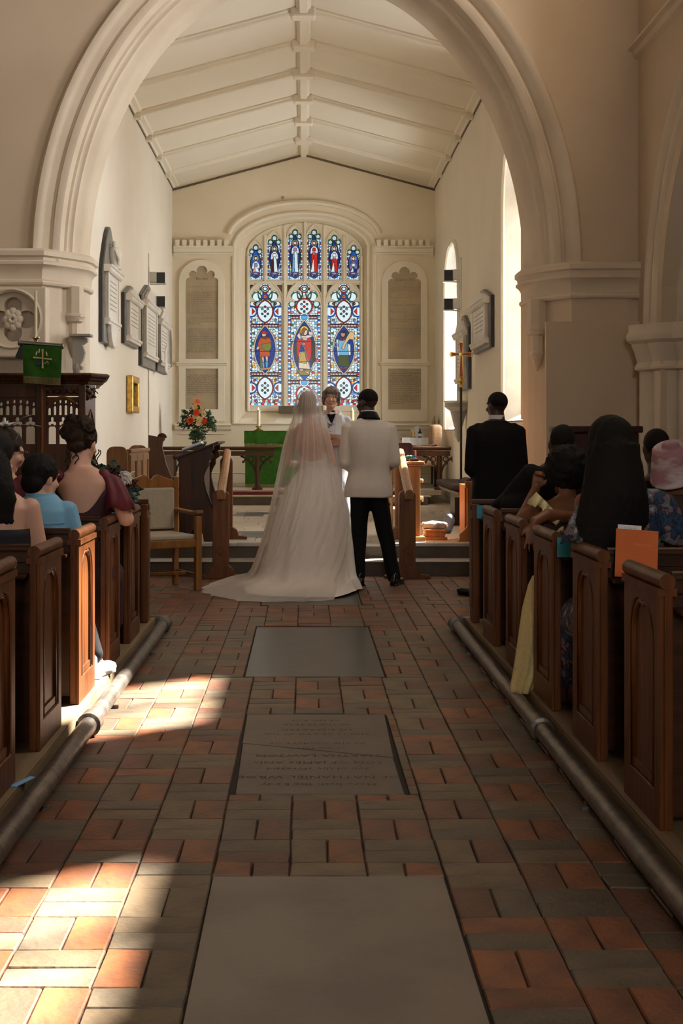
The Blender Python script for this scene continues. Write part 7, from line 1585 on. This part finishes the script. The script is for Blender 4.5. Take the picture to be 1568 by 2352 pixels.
# woman in yellow with an afro
t = thing('person', 'woman with a dark afro and yellow ruffled dress, hand at her chin', 'person', (1.47, 7.2, .10)); x, y, hs = 1.47, 7.20, 1.02
TT = seated(x, y, hs, .175, (-.0, .02)); m = TT.loft(MB()); T = HT(1.455, 7.26, 1.165, 12, -8, 6); h_ = hd(T, .98, slim=.92); m.add(h_.v, h_.f); m.cap((x - .01, y, hs - .02), (x - .012, y + .03, hs + .09), .048, .046)
m.chain([(x - .16, y, hs - .045), (1.215, 7.24, .915)], [.056, .045]); m.chain([(1.215, 7.24, .915), (1.300, 7.33, 1.075)], [.045, .027]); hand(m, (1.302, 7.33, 1.085), (.25, .1, .95), (1, 0, 0), .85, 50)
m.chain([(x - .02, y - .13, .93), (1.30, 6.98, .955)], [.045, .035]); m.chain([(1.30, 6.98, .955), (1.220, 6.90, .925)], [.035, .027]); hand(m, (1.212, 6.895, .912), (-.12, -.1, -.98), (-1, 0, .1), .88, 14, 12)
seat_legs(m, x, y); blob(m, 'body', 'skin_brown', t, .0068, 2)
m = MB(); q = random.Random(12); m.ell((0, -.02, .035), (.118, .125, .125), n=20, m=12)
for k in range(240): v = Vector((q.gauss(0, 1), q.gauss(0, 1), q.gauss(0, 1))).normalized(); p = Vector((0, -.02, .035)) + Vector((v.x * .118, v.y * .125, v.z * .125)); m.ell(p, q.uniform(.010, .018), n=6, m=4)
m.xf(T); blob(m, 'hair', 'hair_black', t, .009, 1)
lap_skirt(x, y, 'yellow_dress', t)
solid(TT.wrap(lambda a: .90, .50, .014, fold=.004).build('dress', 'yellow_dress', t, smooth=True), .006)
a0 = P(1230, 1130, 7.05); a1 = P(1306, 1212, 7.05); rg = []
for i in range(41):
    u = i / 40; p = a0.lerp(a1, u) + Vector((0, -.02 + .03 * math.sin(u * PI) * -1, 0)); nn = Vector((-.70, 0, -.72)); w_ = .060 + .014 * math.sin(u * 17) + .006 * math.sin(u * 41); f_ = .026 * math.sin(u * 34)
    rg.append([p, p + nn * w_ * .5 + Vector((0, -.012 + f_ * .6, 0)), p + nn * w_ + Vector((0, -.006 + f_ * 1.5, 0))])
o = MB().rings(rg, caps=False, closed=False).build('ruffle', 'yellow_ruffle', t, smooth=True); solid(o, .004)
rg = []                                   # the skirt that trails past the pew end
for i, (px0, px1, py, yy) in enumerate(((1223, 1262, 1322, 6.80), (1213, 1262, 1342, 6.77), (1198, 1258, 1400, 6.70), (1187, 1250, 1480, 6.66), (1178, 1240, 1540, 6.62), (1170, 1225, 1580, 6.58), (1172, 1222, 1590, 6.56))):
    a = P(px0, py, yy); b = P(px1, py, yy); ring = []
    for j in range(31):
        u = j / 30; p = a.lerp(b, u); ring.append(p + Vector((0, -.05 * math.sin(u * PI) - .010 * math.sin(u * 17 + i * .3) * (i / 6), 0)))
    for j in range(30, -1, -1):
        u = j / 30; p = a.lerp(b, u); ring.append(p + Vector((0, .04 * math.sin(u * PI) + .006, 0)))
    rg.append(ring)
o = MB().rings(rg).build('trailing_skirt', 'yellow_dress', t, smooth=True)
# woman in floral print with very long black hair
t = thing('person', 'woman with very long black hair and a blue and pink floral dress', 'person', (1.36, 5.6, .10)); x, y, hs = 1.365, 5.60, 1.15
TT = seated(x, y, hs, .175); m = TT.loft(MB()); T = HT(1.315, 5.65, 1.335, 10, -6, 4); h_ = hd(T, 1.0, slim=.92); m.add(h_.v, h_.f); m.cap((x - .01, y, hs - .02), (x - .015, y + .03, hs + .10), .05, .047)
arm(m, (x - .16, y, hs - .06), (1.185, 5.60, .89), (1.25, 5.84, .855), (.047, .040, .028), .85); arm(m, (x + .16, y, hs - .06), (x + .225, y, .90), (x + .14, y + .25, .84), (.047, .040, .028), .85)
seat_legs(m, x, y); blob(m, 'body', 'skin_brown', t, .009, 3)
lap_skirt(x, y, 'floral_print', t); m = MB(); TT.loft(m, .014, .48, hs + .0); blob(m, 'dress', 'floral_print', t, .010, 3, wr=.006, wf=9)
for s in (-1, 1):
    rg = []
    for i, (z, ox, rr_) in enumerate(((hs - .0, .11, .04), (hs - .03, .145, .07), (hs - .10, .172, .082), (hs - .17, .196, .095), (hs - .225, .215, .104))):
        rg.append([Vector((x + s * ox * (.80 if s < 0 else 1.0) + (rr_ * (.85 if s < 0 else 1.0) + .006 * i * math.sin(6 * a) * .5) * math.cos(a), y + (rr_ + .006 * i * math.sin(6 * a) * .5) * math.sin(a), z + s * 0 - .01 * math.cos(4 * a) * (i > 3))) for a in [2 * PI * k / 40 for k in range(40)]])
    solid(MB().rings(rg, caps=False).build('flared_sleeve', 'floral_print', t, smooth=True))
longhair(T, .94, .098, .142, 'hair_black', t, 5, back=-.112, cnt=260, cx=-.03); m = MB(); q = random.Random(1)
MB().ell(P(1398, 994, 5.54), (.011, .008, .013)).build('hair_flower', mat('hair_clip_pink', (.22, .07, .07), .7).name, t, smooth=True)
# headwrap woman and the man before her
t = thing('person', 'woman in a cream and mauve headwrap at the right photo edge', 'person', (2.06, 7.15, .10)); x, y, hs = 2.06, 7.15, 1.06
TT = seated(x, y, hs, .17); m = TT.loft(MB()); T = HT(2.02, 7.2, 1.20, 5, -5); h_ = hd(T, 1.0); m.add(h_.v, h_.f); m.cap((x, y, hs - .02), (x - .02, y + .03, hs + .09), .05, .047)
for s in (-1, 1): arm(m, (x + s * .155, y, hs - .055), (x + s * .20, y + .02, .84), (x + s * .08, y + .26, .76))
seat_legs(m, x, y); blob(m, 'body', 'skin_brown', t, .010, 3)
m = MB(); TT.loft(m, .014, .48, hs); 
for s in (-1, 1): m.chain([(x + s * .15, y, hs - .045), (x + s * .20, y + .02, .86)], [.062, .056])
blob(m, 'dress', 'brown_cloth', t, .012, 3); lap_skirt(x, y, 'brown_cloth', t)
m = MB(); m.ell((0, -.02, .02), (.105, .12, .115), n=20, m=12)
for k in range(9): m.tube([(.105 * math.cos(a) * (1.0 - .02 * k), -.02 + .122 * math.sin(a), -.06 + .020 * k + .055 * math.sin(a + .6)) for a in [2 * PI * j / 20 for j in range(21)]], .013, 6)
m.ell((-.02, -.07, .115), (.05, .05, .035)); m.xf(T); blob(m, 'headwrap', 'headwrap', t, .0075, 1)
t = thing('person', 'bald guest with an added dark hair cap, head only, just beyond the cream headwrap', 'person', (2.2, 8.1, .10)); x, y, hs = 2.19, 8.1, 1.10
TT = seated(x, y, hs, .18); m = TT.loft(MB()); T = HT(2.195, 8.14, 1.30, 0, -4); h_ = hd(T, 1.02); m.add(h_.v, h_.f); m.cap((x, y, hs - .02), (x, y + .03, hs + .12), .058, .055)
for s in (-1, 1): arm(m, (x + s * .165, y, hs - .055), (x + s * .21, y + .02, .86), (x + s * .08, y + .26, .78))
seat_legs(m, x, y); blob(m, 'body', 'skin_dark', t, .011, 3)
m = MB(); TT.loft(m, .02, .48, hs)
for s in (-1, 1): m.chain([(x + s * .16, y, hs - .045), (x + s * .21, y + .02, .86)], [.07, .06])
blob(m, 'jacket', 'suit_black', t, .013, 3)
m = MB().ell((0, -.014, .034), (.080, .101, .090), n=18, m=10); m.xf(T); blob(m, 'hair', 'hair_black', t, .010, 1)  # hair cap added over a bald head to take down its shine
